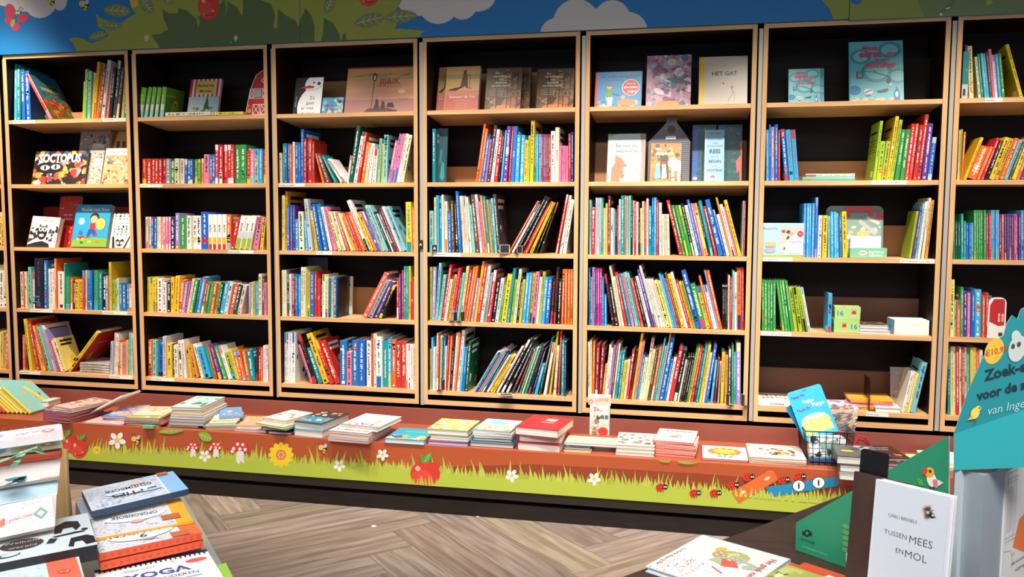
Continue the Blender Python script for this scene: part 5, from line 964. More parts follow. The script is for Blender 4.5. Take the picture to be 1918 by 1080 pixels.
# little black letter tabs sticking out of the rows
def tab(u, v, w, h, s, label, letter=None, ang=0):
    zz = SZ[s] + BZ; p_ = PY(u, v, -.012); m = MB(); m.M = Matrix.Translation((p_.x, -.012, zz + .002)) @ Matrix.Rotation(ang, 4, 'Z'); m.box(0, w, -.0008, .0008, 0, h, H('221f20')); m.box(0, w, .0008, .03, 0, .0012, H('221f20'))
    f = D(m, (0, -.0009, 0), (1, 0, 0), (0, 0, 1), w, h)
    for q in ((0, 0, 1, .04), (0, .96, 1, 1), (0, 0, .06, 1), (.94, 0, 1, 1)): f.rect(*q, 'd8cfc0')
    if letter: f.up().text(letter, .5, .5, .6, 'e8e0d4', bold=.03)
    tag(m.build('letter_tab', [M_card]), label, 'tab', 'black letter tabs between the books')
tab(808, 472, .032, .04, 2, 'small black letter tab at the left end of the third shelf, middle case', 'A', .3)
tab(936, 471, .05, .042, 2, 'wide black tab below the gap between books on the third shelf', None, .2); tab(968, 471, .036, .038, 2, 'small tilted black tab left of the dark leaning books', None, .9)
tab(849, 608, .034, .05, 3, 'leftmost black tab of the pair on the fourth shelf', None, 1.2); tab(862, 610, .038, .052, 3, 'right-hand black tab of the pair on the fourth shelf', None, 1.2)
tab(826, 736, .036, .06, 4, 'black tab near the left end of the lowest shelf', None, 1.2)
tab(1360, 764, .03, .06, 4, 'black tab near the right end of the lowest shelf, left one', None, -1.1); tab(1388, 768, .03, .06, 4, 'black tab at the very right end of the lowest shelf', None, -1.1)
m = MB(); p_ = PY(948, 738, -.02); m.M = Matrix.Translation((p_.x, -.022, zs(4))) @ Matrix.Rotation(.5, 4, 'Z'); m.box(-.035, .035, -.02, .03, 0, .0015, H('e8e0d4')); m.box(-.03, .03, -.016, .02, .0015, .0022, H('1c1a1c')); tag(m.build('letter_tab', [M_card]), 'black tab with a white rim lying flat on the lowest shelf edge', 'tab', 'black letter tabs between the books')
m = MB(); m.box(bx(2) + BW + .004, bx(2) + BW + .026, -.0035, -.001, BZ + .81, BZ + .855, H('1c1a1c')); f = D(m, (bx(2) + BW + .004, -.0036, BZ + .81), (1, 0, 0), (0, 0, 1), .022, .045); f.text('A', .5, .5, .8, 'e8e0d4', bold=.03); tag(m.build('letter_tab', [M_card]), 'black letter A tab fixed on the upright between two bookcases', 'tab', 'black letter tabs between the books')
# ================================================================ PILES ON THE BENCH
RS = random.Random(77)
def blobart(bg, cols, n=24, sz=.12, seed=1, title=None, tc='2a2624', tv=.85, ts=.09, k=7, extra=None):
    def g_(f):
        f.rect(0, 0, 1, 1, bg); f.up().blobs(.04, .04, .96, tv - .1 if title else .96, hh(*cols), n, sz, seed, k); f.up(2)
        if title: f.text(title, .5, tv, ts, tc, maxw=.85)
        if extra: extra(f)
    return g_
BZT = BT + .0006
def lying(mw0, t, W_, Dp_, base, label, group, art=None, face='F', dx=0, dy=0, rot=0, accent=None, hard=None, nm_='bench_book', tc=None):
    if face == 'F': M = frame((0, 0, 0), (0, 0, 1), (1, 0, 0), (0, 1, 0)); w, h, d = t, Dp_, W_
    elif face == 'S': M = Matrix.Translation((W_, 0, 0)) @ frame((0, 0, 0), (0, 0, 1), (0, 1, 0), (-1, 0, 0)); w, h, d = t, W_, Dp_
    mw = mw0 @ Matrix.Translation((dx, dy, 0)) @ Matrix.Rotation(math.radians(rot), 4, 'Z') @ M
    return make_book(nm_, mw, w, h, d, H(base), RS, label, 'book', group, art=art, side=0, plain=True, accent=accent, hard=True if hard is None else hard)
def stack(u0, v0, u1, Dp_, rot, books, where, group, z=None):
    """books from the bottom: (thickness, cover, face, dx, dy, rot, width factor, art)"""
    z = BZT if z is None else z; a = PZ(u0, v0, z); W_ = (PZ(u1, v0, z) - a).x / math.cos(math.radians(rot)); zz = z; n = len(books)
    for i, (t, c, fc, dx, dy, ro, wf, art, adj) in enumerate(books):
        mw0 = Matrix.Translation((a.x, a.y, zz)) @ Matrix.Rotation(math.radians(rot), 4, 'Z')
        if n == 1: lab = f'{adj} {where}'
        else: lab = f'{adj}, ' + ('topmost' if i == n - 1 else ('lowest' if i == 0 else ordn(n - i) + ' from top')) + f' of the pile {where}'
        if len(lab.split()) > 16: lab = lab.replace(' of the pile', ',').replace(' covered', '').replace(' a row of', '')
        lying(mw0, t, W_ * wf, Dp_, c, lab, group, art or blobart(c, ('e8e0d4', c), 5), fc, dx, dy, ro); zz += t + .0006
    return zz
GB = 'books piled on the bench'
N = None
# fan of yellow-edged books lying against each other at the far left
a0 = PZ(-2, 774, BZT)
for k in range(8):
    c, t = (('e0a030', .016), ('d8402c', .014), ('e8d04c', .016), ('e8d04c', .016), ('f0dc70', .016), ('e8dc6a', .016), ('f0e070', .016), ('e8d23c', .016))[k]
    an = math.radians(-52); x = a0.x + .026 * k + (.0 if k < 7 else .0)
    mw = Matrix.Translation((x, a0.y + .002 * k - .004 * (k == 7), BZT)) @ Matrix.Rotation(an, 4, 'Y')
    make_book('bench_book', mw, t - .0002, .215, .2, H(c), RS, f'{("ochre", "red", "yellow", "yellow", "pale yellow", "pale yellow", "pale yellow", "yellow")[k]} spined book, {ordn(k + 1)} from the left in the slanting fan on the bench' if k < 7 else 'pale teal covered book with bird pictures, topmost of the slanting fan', 'book', 'slanting fan of books on the bench', plain=True, side=0, hard=True,
              art=blobart('86c4c4', ('d87a6a', '5a7a4a', 'e8b040', '3c5a5a'), 9, .07, 4, extra=lambda f: [f.ell(.8 - .03 * i, .18 + .09 * i, .06, 'e8d23c') for i in range(8)]))
stack(76, 768, 90, .1, 0, [(.022, 'd8d4cc', 'F', 0, 0, 0, 1, N, 'small grey paper block'), (.028, 'e0dcd4', 'F', -.004, .005, 3, 1.3, N, 'small white paper block')], 'beside the fan of books', GB)
stack(81, 788, 143, .24, -6, [(.009, 'a8283c', 'F', 0, 0, 0, 1, N, 'dark red book')] * 1 + [(.0085, 'b83a4c', 'F', .003 * (i % 2), 0, (-1) ** i, 1, N, 'crimson-edged book') for i in range(4)] + [(.009, '9a2a58', 'F', .002, .0, -1, 1.0, blobart('5a3a8c', ('f0e8e4', 'e88aa8', '3a3a6c'), 24, .13, 6), 'purple covered book'), (.012, 'e0c0a8', 'F', .03, .02, -5, .95, blobart('c8d0a0', ('e8a040', 'd87a8a', '8aa05a'), 20, .12, 2), 'pale green covered book'), (.010, 'c8a8a0', 'F', .035, .03, -10, .9, blobart('d8b0b0', ('e8d44c', '6a8a5a', 'd84a5a', 'f0e8e0'), 24, .12, 3), 'pink and yellow covered book')], 'right of the slanting fan', GB)
a = PZ(163, 783, BZT); make_book('bench_book', Matrix.Translation((a.x, a.y + .02, BZT + .016)) @ Matrix.Rotation(math.radians(-27), 4, 'Y') @ frame((0, 0, 0), (0, 0, 1), (0, 1, 0), (-1, 0, 0)) @ Matrix.Translation((0, 0, -.225)), .011, .225, .16, H('e6dccc'), RS, 'cream-edged book propped at a slant on the bench', 'book', GB, plain=True, side=0, art=blobart('8a6a5a', ('e8e0d4', 'd8a04a'), 12))
stack(155, 793, 240, .2, 0, [(.008, 'e0a8a8', 'F', 0, 0, 0, 1, N, 'thin pink book')], 'lying below the slanting cream-edged one', GB)
stack(188, 789, 250, .2, 2, [(.009, 'c83a3a', 'F', .0, .0, 0, 1, N, 'red edged book'), (.008, 'e8a0a0', 'F', .01, .01, -3, 1, N, 'pink edged book'), (.012, '3a8ac8', 'F', .008, .0, 3, 1, blobart('3a8ac8', ('f0d84a', 'e8e0dc', 'd88a5a'), 18, .12, 8), 'blue and yellow covered book'), (.007, 'e8e4dc', 'F', .04, .02, 18, .9, blobart('b8a8b8', ('8a4a7a', 'e8e0e4', 'c8b8a8', '6aa0b8'), 24, .1, 9), 'mauve covered leaflet book')], 'left of the pale loose pile', GB)
stack(232, 797, 298, .2, 0, [(.014, '5a5448', 'F', 0, .01, 0, 1.1, N, 'dark edged book'), (.010, 'd84838', 'F', 0, .0, 4, 1.25, N, 'bright red edged book'), (.009, '8a86a0', 'F', .004, 0, 2, 1.1, N, 'grey-lilac edged book'), (.010, 'b0a040', 'F', .01, .0, 6, 1.05, blobart('b8a848', ('d8c8a0', 'a8783a', 'e0d8b8'), 18, .12, 10), 'olive covered book'), (.009, 'd8d0b8', 'F', .03, .02, 10, 1., blobart('d8c8a8', ('e8e0cc', 'c89a6a', 'a8b4c0'), 18, .12, 12), 'beige covered book')], 'left of the thick white pile', GB)
stack(268, 801, 292, .06, 0, [(.012, '5aa868', 'F', -.0, -.012, 8, 1, N, 'small green-edged board book')], 'peeping out at the front edge of the bench', GB)
zt = stack(316, 800, 388, .27, 3, [(.014, '6a6848', 'F', -.015, .01, 0, .9, N, 'olive edged book'), (.016, '8c8c8c', 'F', 0, 0, 0, 1, N, 'grey spined thick book'), (.016, '8c8c8c', 'F', .004, 0, 1, 1, N, 'grey spined thick book'), (.013, 'e4e0dc', 'F', .01, .0, 2, .95, N, 'white book'), (.013, 'dcd8cc', 'F', .014, .0, 1, .9, N, 'off-white book'), (.018, 'e0a83a', 'F', .02, .0, 3, .84, N, 'yellow-ochre sided book'), (.014, 'd8e0dc', 'F', .012, .0, 2, .86, blobart('a8d0c8', ('6a9a98', 'd8e8e4', '4a7a7c'), 16, .16, 5), 'pale mint covered book')], 'that is the tallest white one', GB)
stack(384, 805, 442, .23, 12, [(.012, 'a8785c', 'F', 0, 0, 0, 1.1, N, 'brown edged book'), (.008, '8c8878', 'F', -.01, .0, 2, 1.1, N, 'grey-green edged book'), (.012, 'd8dcb8', 'F', .012, .01, 8, .9, blobart('d8dcb8', ('b8c8a0', 'e8e4c8', '9ab0a8'), 18, .12, 14), 'pale green covered book'), (.010, 'e8e0c0', 'F', .03, .02, 16, .85, blobart('e8dfc0', ('c8c0a0', 'd8d0b0', 'b8c0a8'), 14, .12, 15), 'cream covered book'), (.010, '5a8ab8', 'F', .06, .04, 20, .75, blobart('6a9ac4', ('a8c0d4', 'e0e4e4'), 12, .12, 16), 'blue covered book')], 'right of the thick white pile', GB)
stack(438, 807, 505, .2, 0, [(.014, 'b8a0a8', 'F', 0, 0, 0, 1, N, 'grey-pink edged book'), (.010, 'd89a6a', 'F', .0, .02, 14, 1, blobart('e0a880', ('e8c0a0', 'c88a6a'), 8, .12, 17), 'salmon covered book')], 'left of the dog-pattern book', GB)
stack(502, 812, 549, .2, 0, [(.014, '8c3a48', 'F', 0, 0, 0, 1, N, 'dark red spined book'), (.016, '3a6a8c', 'F', -.04, .01, 0, 1, N, 'slate blue spined book'), (.010, '3aa0c0', 'F', -.0, -.008, -16, 1.0, N, 'bright blue edged book'), (.012, 'd8d860', 'F', -.065, .0, -18, 1.55, blobart('d8c8c0', ('e8b0a0', '8ab8d8', 'e8e4a0'), 14, .12, 18), 'yellow-green edged book'), (.018, 'e89a3a', 'F', -.045, .035, -16, 1.25, blobart('f2ece0', ('c8603c', '6ab0d8', 'f2ece0', 'c8603c'), 16, .1, 19), 'cream covered book with orange sides')], 'left of the two thick dark-blue topped books', GB)
def bluek(f): f.rect(0, 0, 1, 1, '2a2c34'); f.rect(0, 0, 1, .45, '2a8aa0'); f.up().blobs(.05, .1, .95, .5, hh('e8e0d8', '5ab0c8', 'c8d8e0', 'e08a5a'), 14, .1, 4).blobs(.1, .55, .95, .9, hh('e8a83a', 'f0ece4', '4a3a30', 'c87a5a'), 16, .1, 5)
stack(551, 815, 613, .25, -8, [(.034, '5aa8c0', 'F', 0, 0, 0, 1, N, 'thick book with pale blue covers'), (.034, '6ab4cc', 'F', .0, .002, 0, 1, bluek, 'thick book with light blue covers'), (.006, '2c3038', 'F', .003, .0, -2, .98, bluek, 'dark blue and black covered book')], 'left of the pink-edged pile', GB)
def santa(f): f.rect(0, 0, 1, 1, 'ecdccc'); f.up().rect(.12, .1, .95, .4, 'a87868').up().blobs(.14, .12, .93, .38, hh('e8d8d0', 'b8505a', '3a5a8c', '5a4a44'), 24, .07, 6)
zt = stack(614, 825, 699, .25, -5, [(.0125, 'd8a8a0', 'F', .0015 * (i % 3), .001 * i, .8 * (-1) ** i, 1, santa, 'pink-edged book') for i in range(4)] + [(.020, 'ece4d8', 'F', .035, .05, -3, .98, lambda f: (f.rect(0, 0, 1, 1, 'f0e8dc'), f.rect(0, 0, 1, .06, '6a6a6c'), f.up().blobs(.1, .08, .95, .36, hh('3a4a8c', 'c83a40', 'e8e0d8', '8a8a90'), 26, .06, 7).text('DE BIBLIOTHEEK', .55, .75, .05, 'a8a49c').ell(.75, .45, .08, 'e8b070')), 'cream covered book with a row of blue and red figures')], 'in the middle of the bench', GB)
def tealbk(f): f.rect(0, 0, 1, 1, '1c98a8'); f.up().blobs(0, 0, 1, .35, hh('e8a040', 'e8d860', '4ab0a0', '2a5aa0', 'e8c8a0'), 22, .12, 3); f.up().text('mijn eerste voorleesboek', .55, .68, .05, 'e8f2f4', bold=.01)
stack(720, 829, 800, .21, 0, [(.024, '2a8ac0', 'F', 0, 0, 0, 1, tealbk, 'teal covered book with orange and yellow scene')], 'lying alone right of the pink-edged pile', GB)
def farm(f): f.rect(0, 0, 1, 1, 'c8d088'); f.up().blobs(0, 0, 1, 1, hh('e8b060', '8ac8c0', 'd8e070', 'e08a5a', '9ab858', 'e8dc88'), 40, .11, 8).text('op de boerderij', .65, .8, .07, 'e8f0f0', bold=.02)
stack(801, 832, 881, .21, 0, [(.016, '3a4ac0', 'F', 0, 0, 0, 1, N, 'blue-violet covered book'), (.008, 'c82a48', 'F', .0, .0, 1, 1, N, 'thin crimson book'), (.014, 'd8dcd0', 'F', .012, .002, -1, .95, N, 'white and green book'), (.010, '8a8670', 'F', .01, .005, 1, .95, N, 'grey-green edged book'), (.026, 'b8ac90', 'F', -.006, .008, -2, 1.02, farm, 'board book with colourful farm scene')], 'topped by a colourful farm scene', GB)
def bay(f): f.rect(0, 0, 1, 1, 'd0d8b0'); f.rect(0, .4, 1, 1, 'a8d0e0'); f.up().blobs(0, 0, 1, .45, hh('e8d080', 'd88a5a', '8ac0a0', 'e8b8a0'), 24, .09, 9).blobs(.2, .5, .9, .9, hh('8ac0dc', 'e0e8e8', '6ab0d0'), 14, .12, 2)
stack(880, 835, 966, .22, 0, [(.018, '5a5a60', 'F', 0, 0, 0, 1, N, 'grey edged book'), (.008, '2a8ab0', 'F', .002, .0, 1, .97, N, 'thin blue book'), (.014, '2a3238', 'F', .012, .002, 0, .9, N, 'black spined book'), (.012, 'd8d8dc', 'F', .02, .004, 1, .86, N, 'white book'), (.012, 'e4e4e4', 'F', .012, .004, -1, .9, N, 'white book'), (.014, 'a8b8bc', 'F', .01, .01, -4, .88, bay, 'pale covered book with a seaside scene')], 'left of the thick red books', GB)
def redtop(f): f.rect(0, 0, 1, 1, 'b8242e'); f.up().rect(.45, .62, .7, .78, 'f0ece8').up().ell(.57, .7, .04, '8a8a90', .05); f.text('Brieven', .56, .5, .1, 'e8d4cc', bold=.03); f.ell(.5, .95, .01, 'd8a0a0')
zt = stack(969, 842, 1052, .25, -4, [(.036, 'b82430', 'F', 0, 0, 0, 1, redtop, 'thick red book'), (.036, 'b82430', 'F', .004, .012, 5, 1, redtop, 'thick red book'), (.038, 'b82430', 'F', -.012, -.002, -5, 1.04, redtop, 'thick red book with a small white cover picture')], 'of three red ones', GB)
# ribbon marker of the top red book
def cream(f): f.rect(0, 0, 1, 1, 'ece0a8'); f.up().text('Piete Anders', .5, .3, .09, '8a8464', shear=.2)
stack(1056, 845, 1108, .2, 0, [(.010, 'd8d480', 'F', 0, 0, 0, 1, N, 'yellow-edged book'), (.013, '2a3240', 'F', .0, .0, 1, .98, blobart('2a3240', ('5a7a9c', 'c8d0d8'), 8), 'navy covered book')], 'right of the thick red books', GB)
zz = BZT + .0260; a = PZ(1057, 832, zz); lying(Matrix.Translation((a.x, a.y, zz)), .013, .29, .12, 'e8e4dc', 'cream and yellow oblong book lying across the others right of the red books', GB, art=cream)
def sketch(f): f.rect(0, 0, 1, 1, 'd8d0c0'); f.up().blobs(0, .05, 1, .85, hh('8a8478', 'e4dccc', 'b8b0a0', '5a5650', 'f0ead8'), 40, .1, 6); f.up().text('oerwoud', .4, .92, .06, '6a645c')
stack(1153, 851, 1226, .23, 0, [(.016, 'd8d2c0', 'F', .0, 0, 0, 1, N, 'cream edged book'), (.016, 'd4ccb8', 'F', .002, .002, 0, 1, N, 'cream edged book'), (.014, 'e0d8c4', 'F', -.002, .002, 1, 1.02, sketch, 'book with grey sketched plants')], 'with grey sketched plants', GB)
def jos(f): f.rect(0, 0, 1, 1, 'eee0c8'); f.up().text('Josephina', .52, .85, .17, '3a3430', bold=.03).ell(.5, .42, .19, 'e09aa4', .12).ell(.58, .56, .08, 'e09aa4', .06); f.up().blobs(.34, .33, .66, .5, hh('d8788a', 'f0b8bc', 'c86a78'), 18, .04, 4); f.line([(.42, .3), (.42, .22)], .012, '3a3430').line([(.56, .3), (.56, .22)], .012, '3a3430')
stack(1226, 853, 1302, .23, -3, [(.011, 'd84a34', 'F', .002 * (i % 2), .0015 * i, .7 * (-1) ** i, 1, jos, 'red-spined cream book') for i in range(5)] + [(.011, 'd84a34', 'F', -.012, .012, -2, 1.02, jos, 'red-spined cream book with a pink bird drawing')], 'with the pink bird drawing', GB)
def lion(f):
    f.rect(0, 0, 1, 1, 'f4f0e8'); f.up()
    for r_, c in ((.38, 'e8602c'), (.3, 'f08a3a'), (.2, 'f0b83a')):
        for k in range(14): a = k * .4488 + r_ * 9; f.ell(.5 + r_ * .8 * math.cos(a), .58 + r_ * .8 * math.sin(a) * f.w / f.h * .75, .1, c, .06, math.degrees(a)); f.L += .02
        f.up()
    f.ell(.5, .58, .13, 'f2c848', .1).up().ell(.45, .6, .015, '8a3a20').ell(.55, .6, .015, '8a3a20'); f.rect(.49, .1, .515, .3, '4a7a48').ell(.38, .2, .08, '4a8a4c', .03, -25).ell(.63, .2, .08, '4a8a4c', .03, 25).text('Een roosje in de wind', .5, .05, .07, '5a5450')
stack(1314, 861, 1397, .22, 0, [(.010, 'b03a34', 'F', 0, 0, 0, 1.04, lion, 'white book with a big orange flower face')], 'on the bench', GB)
def heart(f): f.rect(0, 0, 1, 1, 'f2e8d8'); f.up().blobs(.2, .2, .85, .72, hh('e85a3a', '3a8ac0', 'f0a83a', '2a2a30', 'f0b8a0', '5a9a6a', 'e8785a'), 46, .06, 5); f.up().text('De jongen met bloemen', .5, .9, .06, '6a605a').text('in zijn haar', .5, .82, .06, '6a605a').text('JARVIS', .5, .1, .05, '8a8078')
stack(1403, 867, 1508, .23, 0, [(.009, 'c8a080', 'F', 0, .002 * i, .6 * (-1) ** i, 1, heart, 'cream book with scattered flower pieces') for i in range(3)], 'left of the wire basket', GB)
# dark thick books and loose books at the right end
def dk(f): f.rect(0, 0, 1, 1, '5c5c5a'); f.up().blobs(.4, 0, 1, 1, hh('3a4a54', 'b8bcb8', '2a3034'), 16, .12, 5).ell(.28, .45, .16, 'e0c020', .09); f.up().text('bestseller', .28, .45, .05, '3a3424')
stack(1572, 897, 1648, .2, -6, [(.03, 'a8a4a0', 'F', .0, 0, 0, 1, N, 'thick grey book'), (.03, '4a4a4c', 'F', .0, .006, 2, 1, N, 'thick charcoal book'), (.034, '3a3c3c', 'F', -.012, .012, 4, 1.02, dk, 'thick grey book with a yellow round sticker')], 'right of the wire basket', GB)
stack(1640, 872, 1712, .22, 8, [(.012, '4a2c28', 'F', 0, 0, 0, 1, N, 'brown edged book'), (.012, '3a2420', 'F', .0, .03, 4, 1, lambda f: (f.rect(0, 0, 1, 1, '3a2622'), f.up().text('TUSSEN KUNST', .5, .8, .1, 'd8c8b8', bold=.02).text('EN TOVERIJ', .5, .66, .1, 'd8c8b8', bold=.02).blobs(.1, .05, .9, .4, hh('e8a05a', '5a3a30', 'd86a4a'), 14, .08, 4)), 'dark brown book with pale title')], 'behind the thick sticker book', GB)
stack(1722, 878, 1800, .2, 4, [(.012, 'e8d8a0', 'F', 0, 0, 0, 1, blobart('e8dca0', ('3a7ac0', 'f0ece0', 'e8c840'), 16, .14, 6), 'yellow and blue book'), (.012, 'ece4d4', 'F', .04, .03, -5, 1, blobart('f0e8dc', ('e8c8a0', 'd8e0e4'), 8, .12, 7), 'cream covered book')], 'partly hidden by the green display', GB)
stack(1650, 905, 1740, .2, -3, [(.012, '3a6ab0', 'F', 0, 0, 0, 1, blobart('5a90c0', ('e8e4dc', '2a4a80', 'e8d070'), 16, .14, 8), 'blue covered book')], 'lying between the sticker book and green display', GB)
# picture pack standing in front of the bottom shelf
a = PZ(1104, 813, BT); e_ = PZ(1142, 813, BT); m = MB(); w = (e_ - a).x; h = .145; m.M = Matrix.Translation((a.x, a.y, BZT)) @ Matrix.Rotation(-.06, 4, 'X'); m.box(0, w, 0, .03, 0, h, H('c8c0b4'))
f = D(m, (0, 0, 0), (1, 0, 0), (0, 0, 1), w, h); f.rect(0, 0, 1, 1, 'c4cccc'); f.up().blobs(0, 0, 1, .7, hh('c8b090', '8a7a5c', 'd8c8a8', '5a4a40', 'e0d8cc', 'a8906c'), 36, .14, 7); f.up(2).ell(.68, .12, .26, 'd83a30', .22).rect(.55, .55, .72, .68, '5a6468').rect(.76, .55, .92, .68, '5a6468').text('Zo...', .4, .88, .24, 'c83a3a', bold=.02)
o = m.build('picture_pack', [M_card]); tag(o, 'small boxed picture pack standing on the bench below the bottom shelf', 'pack')
m = MB(); m.M = Matrix.Translation((a.x, a.y, BZT)) @ Matrix.Rotation(-.06, 4, 'X'); m.box(-.01, w + .004, .012, .016, h + .001, h + .055, H('e0c8bc')); f = D(m, (-.01, .012, h), (1, 0, 0), (0, 0, 1), w + .014, .055); f.rect(0, 0.05, 1, .75, 'dcb8a4').up().text('ZOOK', .62, .5, .2, 'd84a4a').ell(.12, .3, .09, 'd84a4a').up().ell(.12, .3, .05, 'f0e4dc'); f.ell(.16, .9, .1, 'f0eee8', .16).ell(.4, .9, .1, 'f0eee8', .16)
p_ = m.build('header_card', [M_card]); p_.parent = o
# ---------------------------------------------------------------- wire basket
c0 = PZ(1512, 870, BT); W_, Dd, Hh = .178, .20, .150; e = empty('wire_basket', (c0.x, c0.y, BZT)); e.rotation_euler = (0, 0, math.radians(3)); tag(e, 'black wire basket holding toy packs on the bench', 'basket')
m = MB()
def fl(t): return .012 * t / Hh
rim = [(-.012, -.006, Hh), (W_ + .012, -.006, Hh), (W_ + .012, Dd, Hh), (-.012, Dd, Hh)]; m.tube(rim, .003, closed=True)
m.tube([(0, 0, .003), (W_, 0, .003), (W_, Dd - .01, .003), (0, Dd - .01, .003)], .002, closed=True); m.build('rim', [M_black], e)
for nm2, P0, P1, Q0, Q1, n in (('front_grid', (0, 0), (W_, 0), (-.012, -.006), (W_ + .012, -.006), 7), ('back_grid', (0, Dd - .01), (W_, Dd - .01), (-.012, Dd), (W_ + .012, Dd), 7), ('side_grid', (0, 0), (0, Dd - .01), (-.012, -.006), (-.012, Dd), 8), ('side_grid', (W_, 0), (W_, Dd - .01), (W_ + .012, -.006), (W_ + .012, Dd), 8)):
    m = MB()
    for k in range(n + 1):
        t = k / n; m.tube([(P0[0] + (P1[0] - P0[0]) * t, P0[1] + (P1[1] - P0[1]) * t, .003), (Q0[0] + (Q1[0] - Q0[0]) * t, Q0[1] + (Q1[1] - Q0[1]) * t, Hh)], .0017, n=5)
    for k in range(1, 6):
        s = k / 6; A_ = [P0[i] + (Q0[i] - P0[i]) * s for i in (0, 1)]; B_ = [P1[i] + (Q1[i] - P1[i]) * s for i in (0, 1)]; m.tube([(A_[0], A_[1], Hh * s), (B_[0], B_[1], Hh * s)], .0015, n=5)
    m.build(nm2, [M_black], e)
m = MB()
for k in range(8): m.tube([(W_ * k / 7, 0, .003), (W_ * k / 7, Dd - .01, .003)], .0011, n=5)
m.build('bottom_grid', [M_black], e)
def inbasket(M): return Matrix.Translation((c0.x, c0.y, BZT)) @ Matrix.Rotation(math.radians(3), 4, 'Z') @ M
# blue carded toy pack leaning out of the basket
m = MB(); w, h = .155, .225; m.M = inbasket(Matrix.Translation((-.004, .055, .088)) @ Matrix.Rotation(-.35, 4, 'X') @ Matrix.Rotation(-.33, 4, 'Y'))
m.prism([(x, 0, z) for x, z in rrect(0, 0, w, h, .012)], (0, -1, 0), .003, H('18a4d8')); f = D(m, (0, -.0032, 0), (1, 0, 0), (0, 0, 1), w, h)
f.rect(.08, .04, .92, .22, 'e8e070').ell(.5, .3, .42, 'e8e070', .26); f.up().rect(.08, .04, .92, .1, '2ab0c0').ell(.5, .42, .34, 'c8dce4', .06); f.text('Peppa', .5, .74, .14, 'e8f2f8', bold=.02).text('Peppa', .74, .64, .15, 'e8f2f8', bold=.02).text('Peppa Pig', .26, .87, .12, '5a3a9c', bold=.03, maxw=.4).text('Peppa Pig', .3, .6, .11, '5a3a9c', bold=.03, maxw=.4).ell(.5, .955, .07, '1a6a8c', .015)
R = random.Random(5)
for k in range(18): f.ell(R.random(), R.uniform(.5, 1), .012, '8ad0ec')
tag(m.build('toy_pack', [M_card]), 'bright blue toy card leaning out of the wire basket', 'toy pack')
m = MB(); m.M = inbasket(Matrix.Translation((.02, .1, .06)) @ Matrix.Rotation(-.25, 4, 'X') @ Matrix.Rotation(-.55, 4, 'Y')); m.prism([(x, 0, z) for x, z in rrect(0, 0, .12, .19, .012)], (0, -1, 0), .003, H('1888b8')); tag(m.build('toy_pack', [M_card]), 'darker blue card behind the bright blue one in the wire basket', 'toy pack')
m = MB(); m.M = inbasket(Matrix.Translation((.012, .03, .008)) @ Matrix.Rotation(-.1, 4, 'X')); w, h = .155, .115
m.prism([(x, 0, z) for x, z in rrect(0, 0, w, h, .02)], (0, 1, 0), .035, H('d8dce4')); f = D(m, (0, -.0002, 0), (1, 0, 0), (0, 0, 1), w, h); f.blobs(.03, .1, .97, .97, hh('a8b8d0', 'f0f0f0', '22262c', 'e8ecf0', '3a4450', '8ab0a0'), 44, .12, 8); f.rect(0, 0, 1, .14, '1f78b8')
tag(m.build('cloth_book', [M_card]), 'black, white and blue patterned cloth book inside the wire basket', 'cloth book')
# red loop strap at the right of the basket
m = MB(); pts = [(W_ + .012, .03, .02), (W_ + .02, .02, .09), (W_ + .035, .02, .135), (W_ + .065, .03, .125), (W_ + .09, .04, .09), (W_ + .086, .045, .085), (W_ + .06, .035, .108), (W_ + .04, .03, .112), (W_ + .028, .03, .08), (W_ + .022, .035, .025)]
m.M = inbasket(Matrix()); m.tube(pts, .004, H('c82838'), closed=True, n=7); tag(m.build('red_strap', [M_card]), 'red loop strap hanging over the right side of the wire basket', 'strap')
# crumpled clear film pack
m = MB(); R = random.Random(9); m.M = inbasket(Matrix.Translation((.09, .12, .12)) @ Matrix.Rotation(-.3, 4, 'X')); nx, nz = 8, 9; vs = []
for sgn in (0, 1):
    for i in range(nx):
        for j in range(nz): vs.append((.13 * i / (nx - 1) + .03 * j / nz, .03 * sgn + R.uniform(-.004, .004), .13 * j / (nz - 1) + R.uniform(-.002, .002)))
fs = [(i * nz + j, (i + 1) * nz + j, (i + 1) * nz + j + 1, i * nz + j + 1) for i in range(nx - 1) for j in range(nz - 1)]; m.mesh(vs, fs + [tuple(v + nx * nz for v in q) for q in fs]); tag(m.build('film_wrapper', [M_glass]), 'crumpled clear plastic wrapper behind the blue toy card', 'wrapper')
# ================================================================ FOREGROUND, RIGHT: dark table, green display, books
TZ = .70
A_ = PZ(1357, 1009, TZ); B_ = PZ(1580, 926, TZ); dv_ = (B_ - A_).normalized(); pn = Vector((dv_.y, -dv_.x, 0)); P0 = A_ - dv_ * .62; P1 = B_ + dv_ * .16
e = empty('display_table', (P0.x, P0.y, 0)); tag(e, 'dark brown table in the right foreground carrying the green display', 'table')
def ptop(pts, z, t): return [(p.x - P0.x, p.y - P0.y, z - t) for p in pts]
quad4 = [P0, P1, P1 + pn * 1.0, P0 + pn * 1.0]
m = MB(); m.prism(ptop(quad4, TZ, .035), (0, 0, 1), .035); m.build('table_top', [M_darktab], e)
m = MB(); q = [P0 + dv_ * .05 + pn * .05, P1 - dv_ * .05 + pn * .05, P1 - dv_ * .05 + pn * .95, P0 + dv_ * .05 + pn * .95]; m.prism(ptop(q, TZ - .036, .10), (0, 0, 1), .10); m.build('apron', [M_darktab], e)
for p in q:
    c = sum(q, Vector()) / 4; s_ = (c - p).normalized(); k = p + s_ * .03; m = MB(); m.box(k.x - P0.x - .03, k.x - P0.x + .03, k.y - P0.y - .03, k.y - P0.y + .03, 0, TZ - .137); m.build('leg', [M_darktab], e)
